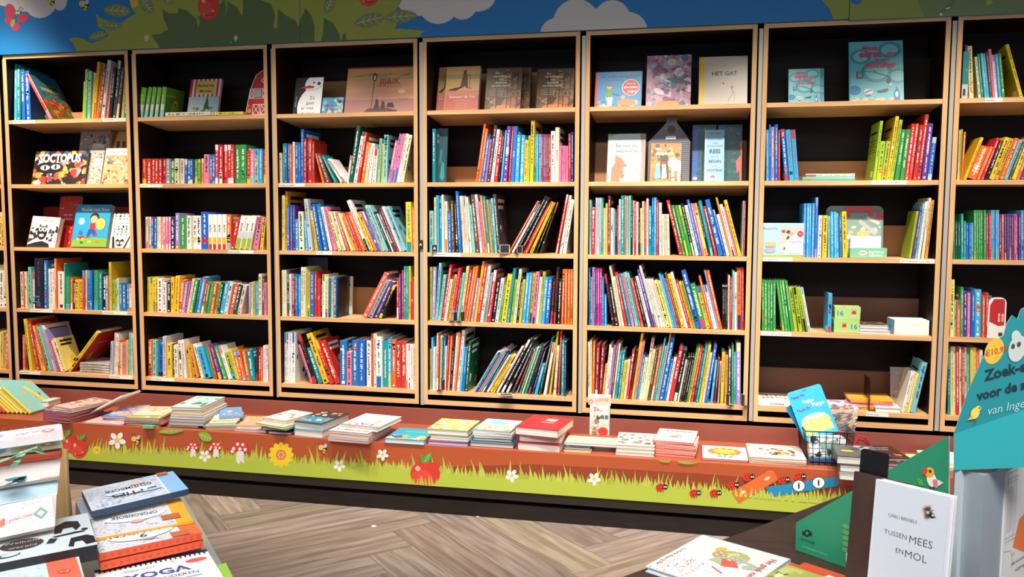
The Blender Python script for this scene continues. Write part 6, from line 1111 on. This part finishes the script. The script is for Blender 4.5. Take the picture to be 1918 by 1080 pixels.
def bookf(nm_, O, U, V, w, h, t, base, label, art, **kw):
    N_ = U.cross(V).normalized(); mw = frame(O - N_ * t, N_, U, V); return make_book(nm_, mw, t, h, w, H(base), RS, label, 'book', kw.get('group'), art=art, side=0, plain=True, hard=True)
zt = TZ + .013; O = PZ(1318, 1000, zt); L_ = PZ(1212, 1058, zt); U = (L_ - O).normalized(); V = Vector((0, 0, 1)).cross(U)
def schu(f):
    f.rect(0, 0, 1, 1, 'dedad2'); f.up(); R = random.Random(6)
    f.ell(.3, .52, .13, 'b8a868', .17, 20); f.poly([(.2, .5), (.5, .38), (.55, .6), (.3, .72)], 'a8b48c'); f.poly([(.4, .48), (.56, .56), (.5, .72), (.34, .6)], 'd85a4c').ell(.22, .36, .07, 'e0b040', .05); f.up()
    for k in range(16): a, b_ = R.uniform(.2, .4), R.uniform(.38, .68); f.ell(a, b_, .03, R.choice(('8a9a98', 'c87a5a', 'e0cc70', '6a8a90')), .03); f.L += .02; f.ell(a, b_, .018, 'd8c890'); f.L += .02
    f.ell(.42, .82, .05, 'a8b090', .09, 30).line([(.34, .62), (.36, .8), (.42, .88)], .03, 'a8b090').ell(.66, .58, .08, 'e4dcd4', .1).line([(.62, .5), (.7, .66)], .02, 'c84a50')
    for k in range(110): x, y = R.uniform(.55, .98), R.uniform(.02, .42); f.line([(x, y), (x + .02, y + .012)], .006, R.choice(('c85a50', 'd88a70', 'a8a878'))); f.L += .004
    f.up().text('Het geluk van Schildpad', .55, .9, .09, 'c84a50', maxw=.85).text('Tine Mortier / Barbara de Wolf', .66, .06, .045, '6a645e', maxw=.5)
bookf('picture_book', O, U, V, .235, .20, .012, 'b8ccd8', 'white picture book with a patchwork animal, lying on the dark table', schu)
zt = TZ + .014; O = PZ(1484, 1052, zt); V2 = (PZ(1560, 1080, zt) - O).normalized(); U2 = V2.cross(Vector((0, 0, 1)))
def gr(f): f.rect(0, 0, 1, 1, 'a8b050'); f.rect(0, .0, .06, 1, 'd8502c').rect(.0, .4, 1, 1, 'ece0cc'); f.up().blobs(.1, .02, .95, .42, hh('7a8a3a', 'd8d8a0', '5a7a30', 'c8c070'), 22, .1, 4).ell(.16, .42, .05, '2a7a4a', .09); f.up().ell(.12, .52, .02, '1c1a18')
O2 = PZ(1484, 1052, zt); Lf = PZ(1430, 1080, zt); U2 = (Lf - O2).normalized(); V2 = Vector((0, 0, 1)).cross(U2)
bookf('picture_book', O2, U2, V2, .22, .2, .013, 'd8502c', 'green covered book with red-orange edges at the bottom of the photo', gr)
O3 = PZ(1508, 1052, TZ + .008); bookf('picture_book', O3, U2, V2, .2, .18, .007, 'd8502c', 'orange-red book under the green covered one', lambda f: f.rect(0, 0, 1, 1, 'd8502c'))
# green cardboard counter display
g0 = PZ(1490, 1030, TZ); g1 = PZ(1600, 1069, TZ); gd = (g1 - g0).normalized(); gn = Vector((gd.y, -gd.x, 0))
if gn.dot(CP - g0) < 0: gn = -gn
e = empty('counter_display', (g0.x, g0.y, TZ)); tag(e, 'green cardboard counter display with teal header on the dark table', 'display stand')
def gp(u, v): p_ = PP(u, v, g0, gn); return p_
G = [gp(1490, 1030), gp(1777, 1131), gp(1777, 816), gp(1491, 978)]; G[0].z = G[1].z = TZ + .001
wG = (G[1] - g0).dot(gd); hG = G[2].z - TZ; loc = lambda p_: ((p_ - g0).dot(gd) / wG, (p_.z - TZ) / hG)
m = MB(); m.M = Matrix.Translation(-Vector((g0.x, g0.y, TZ))); m.prism([tuple(p_) for p_ in G], gn, -.004, H('2a8a62'), side=H('d8d8d0'))
f = D(m, g0 + gn * .0002, gd, (0, 0, 1), wG, hG)
def GP(pts, c): f.L += .1; q_ = [loc(gp(u, v)) for u, v in pts]; f.poly(q_, c, clip=False)
def GE(cx, cy, rx, ry, c, rot=0): r_ = math.radians(rot); GP([(cx + rx * math.cos(a) * math.cos(r_) - ry * math.sin(a) * math.sin(r_), cy + rx * math.cos(a) * math.sin(r_) + ry * math.sin(a) * math.cos(r_)) for a in [k * .5236 for k in range(12)]], c)
def GT(t, u, v, size, c, rot=0): x, y = loc(gp(u, v)); a_ = loc(gp(u + 10, v))[0] - x; f.L += 1; f.text(t, x, y, a_ / 10 * size, c, rot)
GE(1512, 998, 6.5, 7, '14201c'); GP([(1503, 992), (1508, 998), (1503, 1004)], '14201c'); GP([(1521, 994), (1516, 1000), (1521, 1006)], '14201c'); GE(1512, 998, 3, 3.5, '2a8a62'); GT('GOTTMER', 1513, 1013, 6, '14201c', 0); GT('illustraties Ingela P. Arrhenius', 1526, 1030, 4, 'a8d0b8', 0); GT('In', 1593, 1045, 26, 'e0ecdc', 0)
for k in range(5):
    for s_ in (-1, 1): GE(1592 + 7 * s_, 985 + 11 * k, 7, 4.5, '5c9c5c', -28 * s_)
GP([(1722, 920), (1775, 932), (1777, 936), (1722, 923)], '5a3c28'); GP([(1717, 893), (1728, 897), (1733, 909), (1722, 908)], '4fa050'); GP([(1713, 912), (1728, 908), (1733, 918), (1720, 919)], '1f6a48')
GE(1746, 898, 9, 14, 'ece6d8', -15); GE(1742, 884, 9, 10, 'f0a838'); GE(1733, 882, 5, 7, 'd8403a', 20); GE(1753, 905, 5, 9, 'd8788a', -20); GE(1743, 882, 2.6, 3, '1c1a1c'); GP([(1756, 897), (1768, 903), (1758, 910)], 'dcdcd0'); GP([(1742, 910), (1744, 910), (1744, 922), (1742, 922)], '3a2c24'); GP([(1748, 910), (1750, 910), (1750, 923), (1748, 923)], '3a2c24')
m.build('side_panel', [M_card], e)
m = MB(); m.M = Matrix.Translation(-Vector((g0.x, g0.y, TZ))); X1 = G[1]; m.prism([(X1.x, X1.y, TZ), tuple(X1 + gd * .010)[:2] + (TZ,), tuple(X1 + gd * .010 - gn * .02)[:2] + (TZ,), (X1.x - gn.x * .02, X1.y - gn.y * .02, TZ)], (0, 0, 1), hG, H('b8c0c0')); m.build('edge_strip', [M_card], e)
# header: an upright board further back on the display
hn = Vector((CP.x - 2.0, CP.y + 2.2, 0)).normalized(); hn = Vector((-.12, -1, 0)).normalized(); h0 = X1 + gd * .01 - gn * .0; hd = Vector((-hn.y, hn.x, 0))
if hd.dot(CR) < 0: hd = -hd
def hp(u, v): return PP(u, v, h0, hn)
m = MB(); m.M = Matrix.Translation(-Vector((g0.x, g0.y, TZ))); out = [(1787, 880), (1787, 812), (1798, 778), (1812, 735), (1824, 708), (1840, 672), (1858, 640), (1880, 628), (1886, 605), (1896, 590), (1906, 597), (1912, 580), (1925, 572), (1960, 566), (2040, 540), (2040, 870)]
m.prism([tuple(hp(*q_)) for q_ in out], hn, -.004, H('1f8084'), side=H('d0d4d0'))
LH = [0]
def HPn(pts, c): LH[0] += 1; m.face([tuple(hp(*q_) + hn * (.0003 + .0002 * LH[0])) for q_ in pts], H(c))
def HE(cx, cy, rx, ry, c, rot=0): r_ = math.radians(rot); HPn([(cx + rx * math.cos(a) * math.cos(r_) - ry * math.sin(a) * math.sin(r_), cy + rx * math.cos(a) * math.sin(r_) + ry * math.sin(a) * math.cos(r_)) for a in [k * .3927 for k in range(16)]], c)
def HT(t, u, v, size, c, rot=0, shear=.3, bold=.02):
    vs, fs, w_ = glyphs(t, bold, shear); r_ = math.radians(rot); LH[0] += 1; m.mesh([tuple(hp(u + ((x + w_ / 2) * math.cos(r_) - y * math.sin(r_)) * size, v - ((x + w_ / 2) * math.sin(r_) + y * math.cos(r_)) * size) + hn * (.0003 + .0002 * LH[0])) for x, y in vs], fs, H(c))
HPn([(1787, 812), (2040, 725), (2040, 870), (1787, 880)], '2a9a9c')
HE(1862, 657, 17, 26, 'd8a838', 22); HT('€10,99', 1846, 668, 15, 'a8502c', 16)
HT('Zoek-en-vindboeken', 1843, 713, 27, '182e38', 14, .25, .03); HT('voor de allerkleinsten', 1832, 749, 24, '182e38', 14, .25, .03); HT('van Ingela', 1852, 776, 22, '9cc8c4', 12, .4, 0)
HE(1905, 652, 16, 26, 'b8bcb0', 15); HE(1903, 630, 9, 12, 'b8bcb0'); HE(1897, 648, 3.5, 5, '3a4040', 15); HE(1908, 644, 3.5, 5, '3a4040', 15); HE(1826, 773, 8, 11, 'e0c050', 20); HE(1832, 764, 5, 5, 'e0c050'); HPn([(1811, 786), (1820, 776), (1824, 784)], 'c8a840'); HE(1834, 763, 1.4, 1.4, '1c1a18'); HPn([(1825, 783), (1827, 783), (1826, 792), (1824, 792)], '5a4a3a')
m.build('header', [M_card], e)
# silver-grey book tray
ZT2 = .952; a, b, c = PZ(1786, 876, ZT2), PZ(1844, 890, ZT2), PZ(1900, 866, ZT2); c = b + (c - b) * 3.5; d_ = a + (c - b); m = MB(); m.M = Matrix.Translation(-Vector((g0.x, g0.y, TZ)))
m.prism([tuple(p_.xy) + (TZ + .001,) for p_ in (a, b, c, d_)], (0, 0, 1), ZT2 - TZ - .001, H('a9b2b8')); m.build('tray', [simple('silver_card', 'a2abb2', .3, .25)], e)
# books standing in front of it
def face_dir(p_, q_): U_ = (q_ - p_); U_.z = 0; return U_.normalized()
BL = PZ(1616, 1161, TZ); BR = PZ(1753, 1212, TZ); U = face_dir(BL, BR); Nn = U.cross(Vector((0, 0, 1))); V = (Vector((0, 0, 1)) - Nn * .10).normalized(); Nn = U.cross(V)
TL = PP(1639, 897, BL, Nn); hB = (TL - BL).dot(V); wB = (BR - BL).length
def mol(f):
    f.rect(0, 0, 1, 1, 'c6c8cc'); f.up(); k = '4a4644'
    f.text('CARLI BIESSELS', .4, .78, .062, k).text('TUSSEN', .32, .66, .095, k, bold=-.004).text('MEES', .68, .655, .15, k, bold=-.006, maxw=.36).text('EN', .4, .555, .095, k, bold=-.004).text('MOL', .63, .55, .15, k, bold=-.006, maxw=.3)
    R = random.Random(2)
    for i in range(26): a_ = i * .2417; l = R.uniform(.06, .1); f.L += .02; f.poly([(.74 + .02 * math.cos(a_ + .6), .865 + .012 * math.sin(a_ + .6)), (.74 + l * math.cos(a_), .865 + l * .62 * math.sin(a_)), (.74 + .02 * math.cos(a_ - .6), .865 + .012 * math.sin(a_ - .6))], R.choice(('3a2c22', 'a8703a', '5a4a3a', '1c1818')))
    f.up().ell(.8, .85, .035, '2a221e').up().ell(.81, .855, .014, 'ece8e0').poly([(.83, .855), (.86, .845), (.83, .84)], '8a7a5c')
    f.poly([(.36, .13), (.4, .3), (.5, .37), (.62, .36), (.66, .28), (.6, .12), (.5, .08)], '2c2a2c').ell(.58, .35, .085, '2c2a2c', .07).poly([(.6, .38), (.74, .33), (.62, .31)], 'd8b8a0').poly([(.42, .3), (.3, .34), (.3, .31), (.42, .26)], '2c2a2c').ell(.29, .335, .03, 'd8b8a0', .02).poly([(.58, .26), (.68, .26), (.68, .23), (.58, .22)], '2c2a2c').ell(.69, .245, .025, 'd8b8a0', .015).poly([(.38, .14), (.26, .17), (.26, .145), (.4, .1)], '2c2a2c').ell(.25, .155, .035, 'd8b8a0', .014).poly([(.52, .1), (.5, .02), (.54, .02), (.58, .1)], '2c2a2c').ell(.53, .015, .05, 'd8b8a0', .014)
    f.up().ell(.61, .37, .01, 'f0f0f0'); f.ell(.36, -.01, .3, 'aaa6b4', .03)
Nh = Nn
bookf('picture_book', BL, U, V, wB, hB, .011, 'd8d8d8', 'white book with a running mole, front one of the pair on the dark table', mol)
bookf('picture_book', BL - Nh * .0125 + U * .004, U, V, wB, hB, .011, 'd8d8d8', 'white book hidden behind the running mole book, only its edge showing', lambda f: f.rect(0, 0, 1, 1, 'd8d8dc'))
m = MB(); m.M = frame(BL - Nh * .034, U, V, Nh); m.box(-.052, .05, .001, hB, 0, .008); tag(m.build('book_support', [M_darktab]), 'dark brown board standing left of the running mole book', 'board')
m = MB(); m.M = frame(BL - Nh * .044, U, V, Nh); m.prism([(x - .05, y, 0) for x, y in rrect(0, .0, .052, hB + .042, .006)], (0, 0, 1), .003); tag(m.build('bookend', [M_black]), 'black bookend rising behind the running mole book', 'bookend')
# white book with drawn house, and blue book behind, right edge
Uf = face_dir(b, c); Nf = Uf.cross(Vector((0, 0, 1))); 
if Nf.dot(CP - b) < 0: Nf = -Nf
bl = PZ(1885, 883, TZ + .243); bl.z = TZ + .001; V3 = Vector((0, 0, 1)); N3 = Uf.cross(V3)
if N3.dot(CP - b) < 0: N3 = -N3
tl = PP(1885, 883, bl, N3); h3 = (tl - bl).dot(V3)
def house(f):
    f.rect(0, 0, 1, 1, 'dcd8d2'); f.up(); k = '8a8680'
    for x in (.04, .13, .22, .27): f.line([(x, .4), (x, .98)], .005, k)
    for y in (.98, .93, .9, .46, .43): f.line([(.02, y), (.3, y)], .006, k)
    for x in (.07, .1, .15, .18): f.line([(x, .5), (x, .86)], .005, k)
    f.poly([(.25, .36), (.4, .56), (.6, .6), (.6, .26)], 'e87838').ell(.28, .3, .05, 'e0c080', .03); f.text('TJIBBE VELDKAMP', .42, .22, .05, '5a5650', maxw=.7).text('NOEM MIJ', .5, .15, .06, '5a5650'); f.line([(.0, .36), (.2, .34), (.3, .2)], .006, k)
bookf('picture_book', bl, Uf, V3, .17, h3, .02, 'd0ccc4', 'white book with a line-drawn house front at the right edge', house)
bb = b + (c - b) * .20; bl4 = PZ(1897, 869, ZT2); m = MB(); V4 = Vector((0, 0, 1)); Ub = Uf
bk = bl4 - Nf * .03 + Ub * .012; bk.z = ZT2 + .001
def blu(f): f.rect(0, 0, 1, 1, '2272b4'); f.up().text('Aan', .22, .9, .14, 'd8e4ec', bold=.01).rect(.12, .05, .9, .78, 'd4dce0')
bookf('picture_book', bk, Ub, V4, .12, .10, .012, '2272b4', 'blue book standing on the silver tray at the right edge', blu)
# ================================================================ FOREGROUND, LEFT: table with gift boxes and notebooks
LZ = .62
c1 = PZ(343, 928, LZ); c2 = PZ(432, 1084, LZ); dL = (c2 - c1).normalized(); c3_ = c2 + dL * .7; bL = (PZ(100, 975, LZ) - c1).normalized(); e = empty('front_table', (c1.x, c1.y, 0)); tag(e, 'pale table in the left foreground covered with boxes and notebooks', 'table')
o4 = [c1, c3_, c3_ + bL * 1.3, c1 + bL * 1.3]; m = MB(); m.M = Matrix.Translation((-c1.x, -c1.y, 0)); m.prism([(p_.x, p_.y, LZ - .03) for p_ in o4], (0, 0, 1), .03); m.build('table_top', [simple('pale_laminate', 'a8aa98', .35)], e)
cc = sum(o4, Vector()) / 4
for p_ in o4:
    k = p_ + (cc - p_).normalized() * .09; m = MB(); m.M = Matrix.Translation((-c1.x, -c1.y, 0)); m.box(k.x - .025, k.x + .025, k.y - .025, k.y + .025, 0, LZ - .031); m.build('leg', [simple('dark_leg', '2a2624', .5)], e)
def slab(nm_, q4, z, t, col, label, art=None, side=None, cat='box', group=None, bands=None, flip=False, near=0.):
    """lying box whose upper corners (far-left, far-right, near-right, near-left) sit at those pixels at height z"""
    P_ = [PZ(u, v, z - (near if i > 1 else 0)) for i, (u, v) in enumerate(q4)]; m = MB(); O_ = P_[3]; Uq = P_[2] - P_[3]; Vq = P_[0] - P_[3]; NQ = Uq.cross(Vq).normalized()
    m.prism([tuple(p_ - NQ * t) for p_ in P_[::-1]], NQ, t, col, side=side or col)
    class F2(D):
        def __init__(s): s.mb = m; s.o = O_; s.w = Uq.length; s.h = Vq.length; s.mi = 0; s.L = 1; s.eps = .0002; s.N = NQ
        def p(s, x, y):
            if flip: x, y = 1 - x, 1 - y
            return s.o + Uq * x + Vq * y + s.N * (s.L * s.eps)
    if art: art(F2())
    if bands:
        d1 = P_[2] - P_[3]; nn = Vector((d1.y, -d1.x, 0)).normalized(); fb = D(m, P_[3] + nn * .0002 - Vector((0, 0, t)), d1, (0, 0, 1), d1.length, t); bands(fb)
    return tag(m.build(nm_, [M_card]), label, cat, group)
def doodle(f, R, x0, y0, x1, y1, n, c='4a4a50', l=.03):
    for k in range(n):
        x, y = R.uniform(x0, x1), R.uniform(y0, y1); a = R.uniform(0, 6.28); f.L += .003; f.line([(x, y), (x + l * math.cos(a), y + l * math.sin(a)), (x + l * math.cos(a + 1), y + l * 1.6 * math.sin(a + 1))], .004, c)
def otter(f):
    R = random.Random(3); f.rect(0, 0, 1, 1, 'c8ccd2'); f.rect(0, 0, .2, 1, '8ab4d4').rect(.2, 0, .215, 1, 'f0f0f0'); f.up(); doodle(f, R, .22, .03, .97, .97, 320, '8a8e98', .022); f.up().ell(.55, .5, .27, 'd4d8dc', .13); f.up().text('OTTIES', .52, .64, .15, '3a3a40', bold=.02).text('GEHEIMBOEK', .56, .4, .13, '3a3a40', bold=.02, maxw=.5).ell(.35, .68, .11, 'a8c8d8', .035).ell(.45, .27, .08, 'd8b0a0', .04); f.rect(.08, .0, .2, .14, 'b8643c')
slab('notebook', [(153, 918), (324, 887), (353, 915), (172, 957)], .838, .013, H('c8ccd2'), 'white doodle-covered notebook with a light blue end, topmost at the back', otter, H('2a4058'), 'notebook', 'doodle-covered notebooks', flip=True)
slab('notebook', [(141, 937), (160, 934), (180, 970), (158, 975)], .815, .03, H('a8aab0'), 'grey-white notebook sticking out below the light blue ended one', None, H('8c9098'), 'notebook')
def opg(f):
    R = random.Random(4); f.rect(0, 0, 1, 1, 'd0ccca'); f.rect(0, .0, .17, 1, 'e8a030'); f.up(); doodle(f, R, .18, .03, .99, .97, 200, '8a8a90', .022); f.up().ell(.56, .45, .32, 'd8d6d4', .15); f.up().text('OPGROEIBOEK', .56, .4, .15, '38363a', bold=.02, maxw=.5).ell(.55, .65, .07, 'd89a90', .05); f.rect(.1, .6, .3, .8, 'b8643c')
slab('notebook', [(167, 962), (337, 931), (362, 975), (178, 1008)], .8125, .005, H('d0ccca'), 'white doodle-covered notebook with a yellow-orange end', opg, H('e09a30'), 'notebook', 'doodle-covered notebooks', flip=True)
def dag(f):
    R = random.Random(5); f.rect(0, 0, 1, 1, 'cfcdcc'); f.rect(0, .0, .19, 1, 'e8683a'); f.up(); doodle(f, R, .2, .03, .99, .97, 260, '84848c', .022); f.up().ell(.56, .55, .33, 'd8d6d6', .2); f.up().text('MAANDEN', .55, .52, .13, '38363a', bold=.02).text('DAGBOEK', .58, .34, .13, '38363a', bold=.02).text('9', .55, .68, .16, '38363a', bold=.02).ell(.5, .85, .06, '9a98a0', .03).ell(.4, .52, .02, 'c86a60').ell(.7, .46, .02, 'c86a60'); f.rect(.12, .8, .3, 1, 'b8643c')
def rings(f):
    f.rect(0, 0, 1, 1, 'd8502c'); f.up()
    for k in range(14): f.ell(.05 + .07 * k, .5, .013, '8a2c1c'); f.L += .1; f.ell(.05 + .07 * k, .5, .007, 'e8683a'); f.L += .1
slab('notebook', [(172, 1008), (348, 966), (381, 1011), (188, 1054)], .789, .014, H('d8502c'), 'orange-red notebook under the topmost orange-ended one', None, H('d8502c'), 'notebook', 'doodle-covered notebooks', bands=rings)
slab('notebook', [(170, 993), (345, 952), (378, 996), (186, 1036)], .806, .014, H('cfcdcc'), 'white doodle-covered notebook with an orange-red end, topmost of the orange-ended ones', dag, H('d8502c'), 'notebook', 'doodle-covered notebooks', bands=rings, flip=True)
def cow(f):
    f.rect(0, 0, 1, 1, 'c2cac8'); f.up(); k = '1c1c20'
    f.ell(.44, .42, .17, '3a2c2c', .14, n=24).up().text('Welkom', .44, .5, .08, 'a8b0ac').text('wereld', .44, .36, .08, 'a8b0ac')
    f.poly([(.7, .55), (.72, .8), (.82, .92), (.92, .86), (.93, .68), (.88, .56), (.86, .68), (.78, .68), (.76, .56)], k).poly([(.62, .3), (.66, .45), (.72, .4), (.68, .28)], k).poly([(.78, .1), (.82, .34), (.95, .36), (1, .28), (1, .08), (.92, .06), (.9, .2), (.84, .2), (.82, .06)], k).ell(.33, .16, .09, k, .05, 10).up().ell(.34, .17, .07, 'c2cac8', .035, 10).poly([(.0, .8), (.1, .72), (.2, .86), (.16, .94), (.06, .88)], k)
    for x, y in ((.5, .8), (.56, .74), (.6, .82), (.54, .86)): f.ell(x, y, .028, k)
    f.ell(.95, .55, .03, k).poly([(.68, .48), (.88, .52), (.95, .5), (.95, .47), (.7, .44)], k)
slab('gift_box', [(-70, 1006), (164, 960), (182, 1019), (-70, 1068)], .83, .028, H('c2cac8'), 'black and white animal-print gift box in the left foreground', cow, H('1e1c20'), 'box', 'gift boxes in the left foreground')
def coral(f):
    f.rect(0, 0, 1, 1, 'c4ccca'); f.rect(.72, 0, 1, 1, 'e0654c'); f.up(); doodle(f, random.Random(2), .1, .3, .7, .9, 30, '8a9490', .03); f.ell(.55, .55, .14, '9ccab8', .04, 20).ell(.86, .6, .06, 'c8402c', .06); f.up().text('0-2', .86, .6, .06, 'f0d8d0')
slab('gift_box', [(-70, 1064), (143, 1024), (168, 1120), (-70, 1160)], .815, .04, H('c4ccca'), 'white gift box with a coral band at the bottom left corner', coral, H('d86a50'), 'box', 'gift boxes in the left foreground')
def yoga(f):
    f.rect(0, 0, 1, 1, 'ccd0ce'); f.rect(0, .93, 1, 1, '2c2438'); f.up()
    for k in range(22): f.rect(.03 + .044 * k, .88, .045 + .044 * k, .98, '1c1a22')
    f.text('YOGA', .5, .62, .19, '2a4a80', bold=.03, shear=-.1).text('VOOR KINDEREN', .52, .47, .085, '2c3038', maxw=.62).text('dagje naar', .36, .8, .07, '8a8a88').ell(.86, .76, .1, 'd8544c', .05).rect(.3, .37, .85, .39, '4a9a80').poly([(.1, .3), (.25, .42), (.22, .25)], 'c84a4a')
    for x, y in ((.66, .84), (.7, .6), (.45, .32)): f.ell(x, y, .02, 'e8a040', n=5)
slab('spiral_book', [(176, 1068), (380, 1024), (428, 1095), (196, 1145)], .768, .012, H('ccd0ce'), 'white spiral-bound yoga book for children at the bottom of the photo', yoga, H('b8b4b0'), 'book')
slab('picture_book', [(374, 1070), (408, 1058), (452, 1110), (400, 1130)], .755, .012, H('7aa838'), 'green covered book under the lower right corner of the yoga book', blobart('8ab040', ('5ab0c0', 'c8d060', '4a7a2c'), 12, .14, 3), H('5a8a30'), 'book')
# stepped pile of gift boxes in an open cardboard crate
cr = [PZ(-70, 905, .86), PZ(117, 870, .86), PZ(138, 972, .80), PZ(-70, 1010, .80)]
m = MB(); base_z = LZ + .001; ax = [PZ(-90, 850, .9), PZ(124, 842, .93), PZ(136, 968, .78), PZ(-90, 1000, .78)]; pts = [Vector((p_.x, p_.y, 0)) for p_ in ax]
m.face([(p_.x, p_.y, base_z) for p_ in pts]); nW = .005
for i, (za, zb_) in enumerate(((.93, .93), (.93, .79), (.79, .79), (.79, .93))):
    p_, q_ = pts[i], pts[(i + 1) % 4]; d_2 = (q_ - p_).normalized(); n_2 = Vector((-d_2.y, d_2.x, 0)) * nW; m.prism([(p_.x, p_.y, base_z), (q_.x, q_.y, base_z), (q_.x, q_.y, zb_), (p_.x, p_.y, za)], n_2, 1, (1, 1, 1))
tag(m.build('cardboard_crate', [simple('cardboard', 'b08a5c', .7, noise=.06, scale=12)]), 'brown cardboard crate wall right of the pastel gift boxes', 'crate')
def giftart(bg, txt, tc, dia, x=.66, band=None, seed=1):
    def g_(f):
        f.rect(0, 0, 1, 1, bg); f.up().rect(0, .08, .5, .92, 'd8dcd8').rect(.8, 0, 1, 1, band or bg); f.up().blobs(.05, .15, .48, .85, hh('d88a8a', 'e8c8b8', '8ab0c8', 'c86a5a'), 12, .06, seed); doodle(f, random.Random(seed), .52, .05, .98, .95, 40, dia, .02)
        f.up().text(txt, x, .5, .07, tc, rot=8, shear=.3, maxw=.3).poly([(.78, .5), (.86, .7), (.94, .5), (.86, .3)], dia); f.up().poly([(.82, .5), (.86, .6), (.9, .5), (.86, .4)], 'e8e4dc')
    return g_
LB = ((.885, .008, [(-80, 962), (106, 925), (103, 985), (-80, 1024)], giftart('dccfcc', 'gefeliciteerd', 'd86a80', '7aa894', seed=4), 'c8b8b0', 'pastel gift box with a teal diamond and pink wording, nearest of the stepped pile', .04),
      (.912, .008, [(-80, 922), (110, 891), (107, 925), (-80, 960)], giftart('d8dcdc', 'kijk ik groei', '2a8ac0', 'd8705a', seed=5), 'a8c0c8', 'pale gift box with blue wording and red diamond, below the orange-ended gift box', .028),
      (.942, .008, [(-80, 884), (114, 858), (111, 892), (-80, 922)], giftart('d8d8d4', 'fantastisch', '2a8ac0', 'b0985c', band='e09a70', seed=6), 'c8c0b8', 'pale gift box with an orange end and blue wording in the stepped pile', .026),
      (.964, .008, [(-80, 867), (116, 838), (115, 857), (-80, 882)], lambda f: (f.rect(0, 0, 1, 1, 'd84a26'), f.up().rect(0, .42, 1, .47, '9a2c18')), 'c8401f', 'orange-red box front below the green gift box', .02),
      (.985, .010, [(-80, 845), (108, 818), (116, 838), (-80, 867)], giftart('b8cc98', 'hoera', 'd86a6a', 'd8785a', seed=7), 'a8bc88', 'green gift box with ribbon, second from top of the stepped pile', .019),
      (1.005, .012, [(-80, 819), (115, 794), (118, 812), (-80, 840)], giftart('e4c0b8', 'XXX lief', 'b85a5a', 'e07a7a', seed=8), 'ece8e4', 'white tray box with pink patterned inset, topmost of the stepped pile', 0.008))
for z, t, q, ar, sd, l, nr in LB: slab('gift_box', q, z, t, H(sd), l, ar, H(sd), 'box', 'gift boxes in the stepped pile', near=nr)
# ribbon bows
def ribbon(pts, w, col, label):
    m = MB(); P_ = [Vector(p_) for p_ in pts]
    for i in range(len(P_) - 1):
        d_3 = (P_[i + 1] - P_[i]); d_3.z = 0; n_3 = Vector((-d_3.y, d_3.x, 0)).normalized() * w / 2; m.face([P_[i] - n_3, P_[i + 1] - n_3, P_[i + 1] + n_3, P_[i] + n_3], H(col)); m.face([P_[i] - n_3 + Vector((0, 0, .0012)), P_[i + 1] - n_3 + Vector((0, 0, .0012)), P_[i + 1] + n_3 + Vector((0, 0, .0012)), P_[i] + n_3 + Vector((0, 0, .0012))], H(col))
    tag(m.build('ribbon', [M_card]), label, 'ribbon')
ribbon([PZ(u, v, z) for u, v, z in ((-10, 868, .99), (20, 858, .992), (45, 848, 1.0), (60, 842, 1.004), (84, 850, .985), (70, 838, 1.0), (45, 846, .996), (30, 866, .985), (22, 876, .97))], .012, '8ab48c', 'pale green ribbon bow on the green gift box')
ribbon([PZ(u, v, z) for u, v, z in ((-10, 906, .912), (20, 898, .916), (60, 895, .914), (112, 888, .908))], .006, '8cc860', 'thin green ribbon across the pale gift boxes')
ribbon([PZ(u, v, z) for u, v, z in ((-5, 908, .922), (12, 900, .93), (32, 895, .93), (44, 892, .922), (30, 902, .925), (10, 908, .918))], .014, '3a8a98', 'blue-green knotted ribbon on the pale gift boxes')
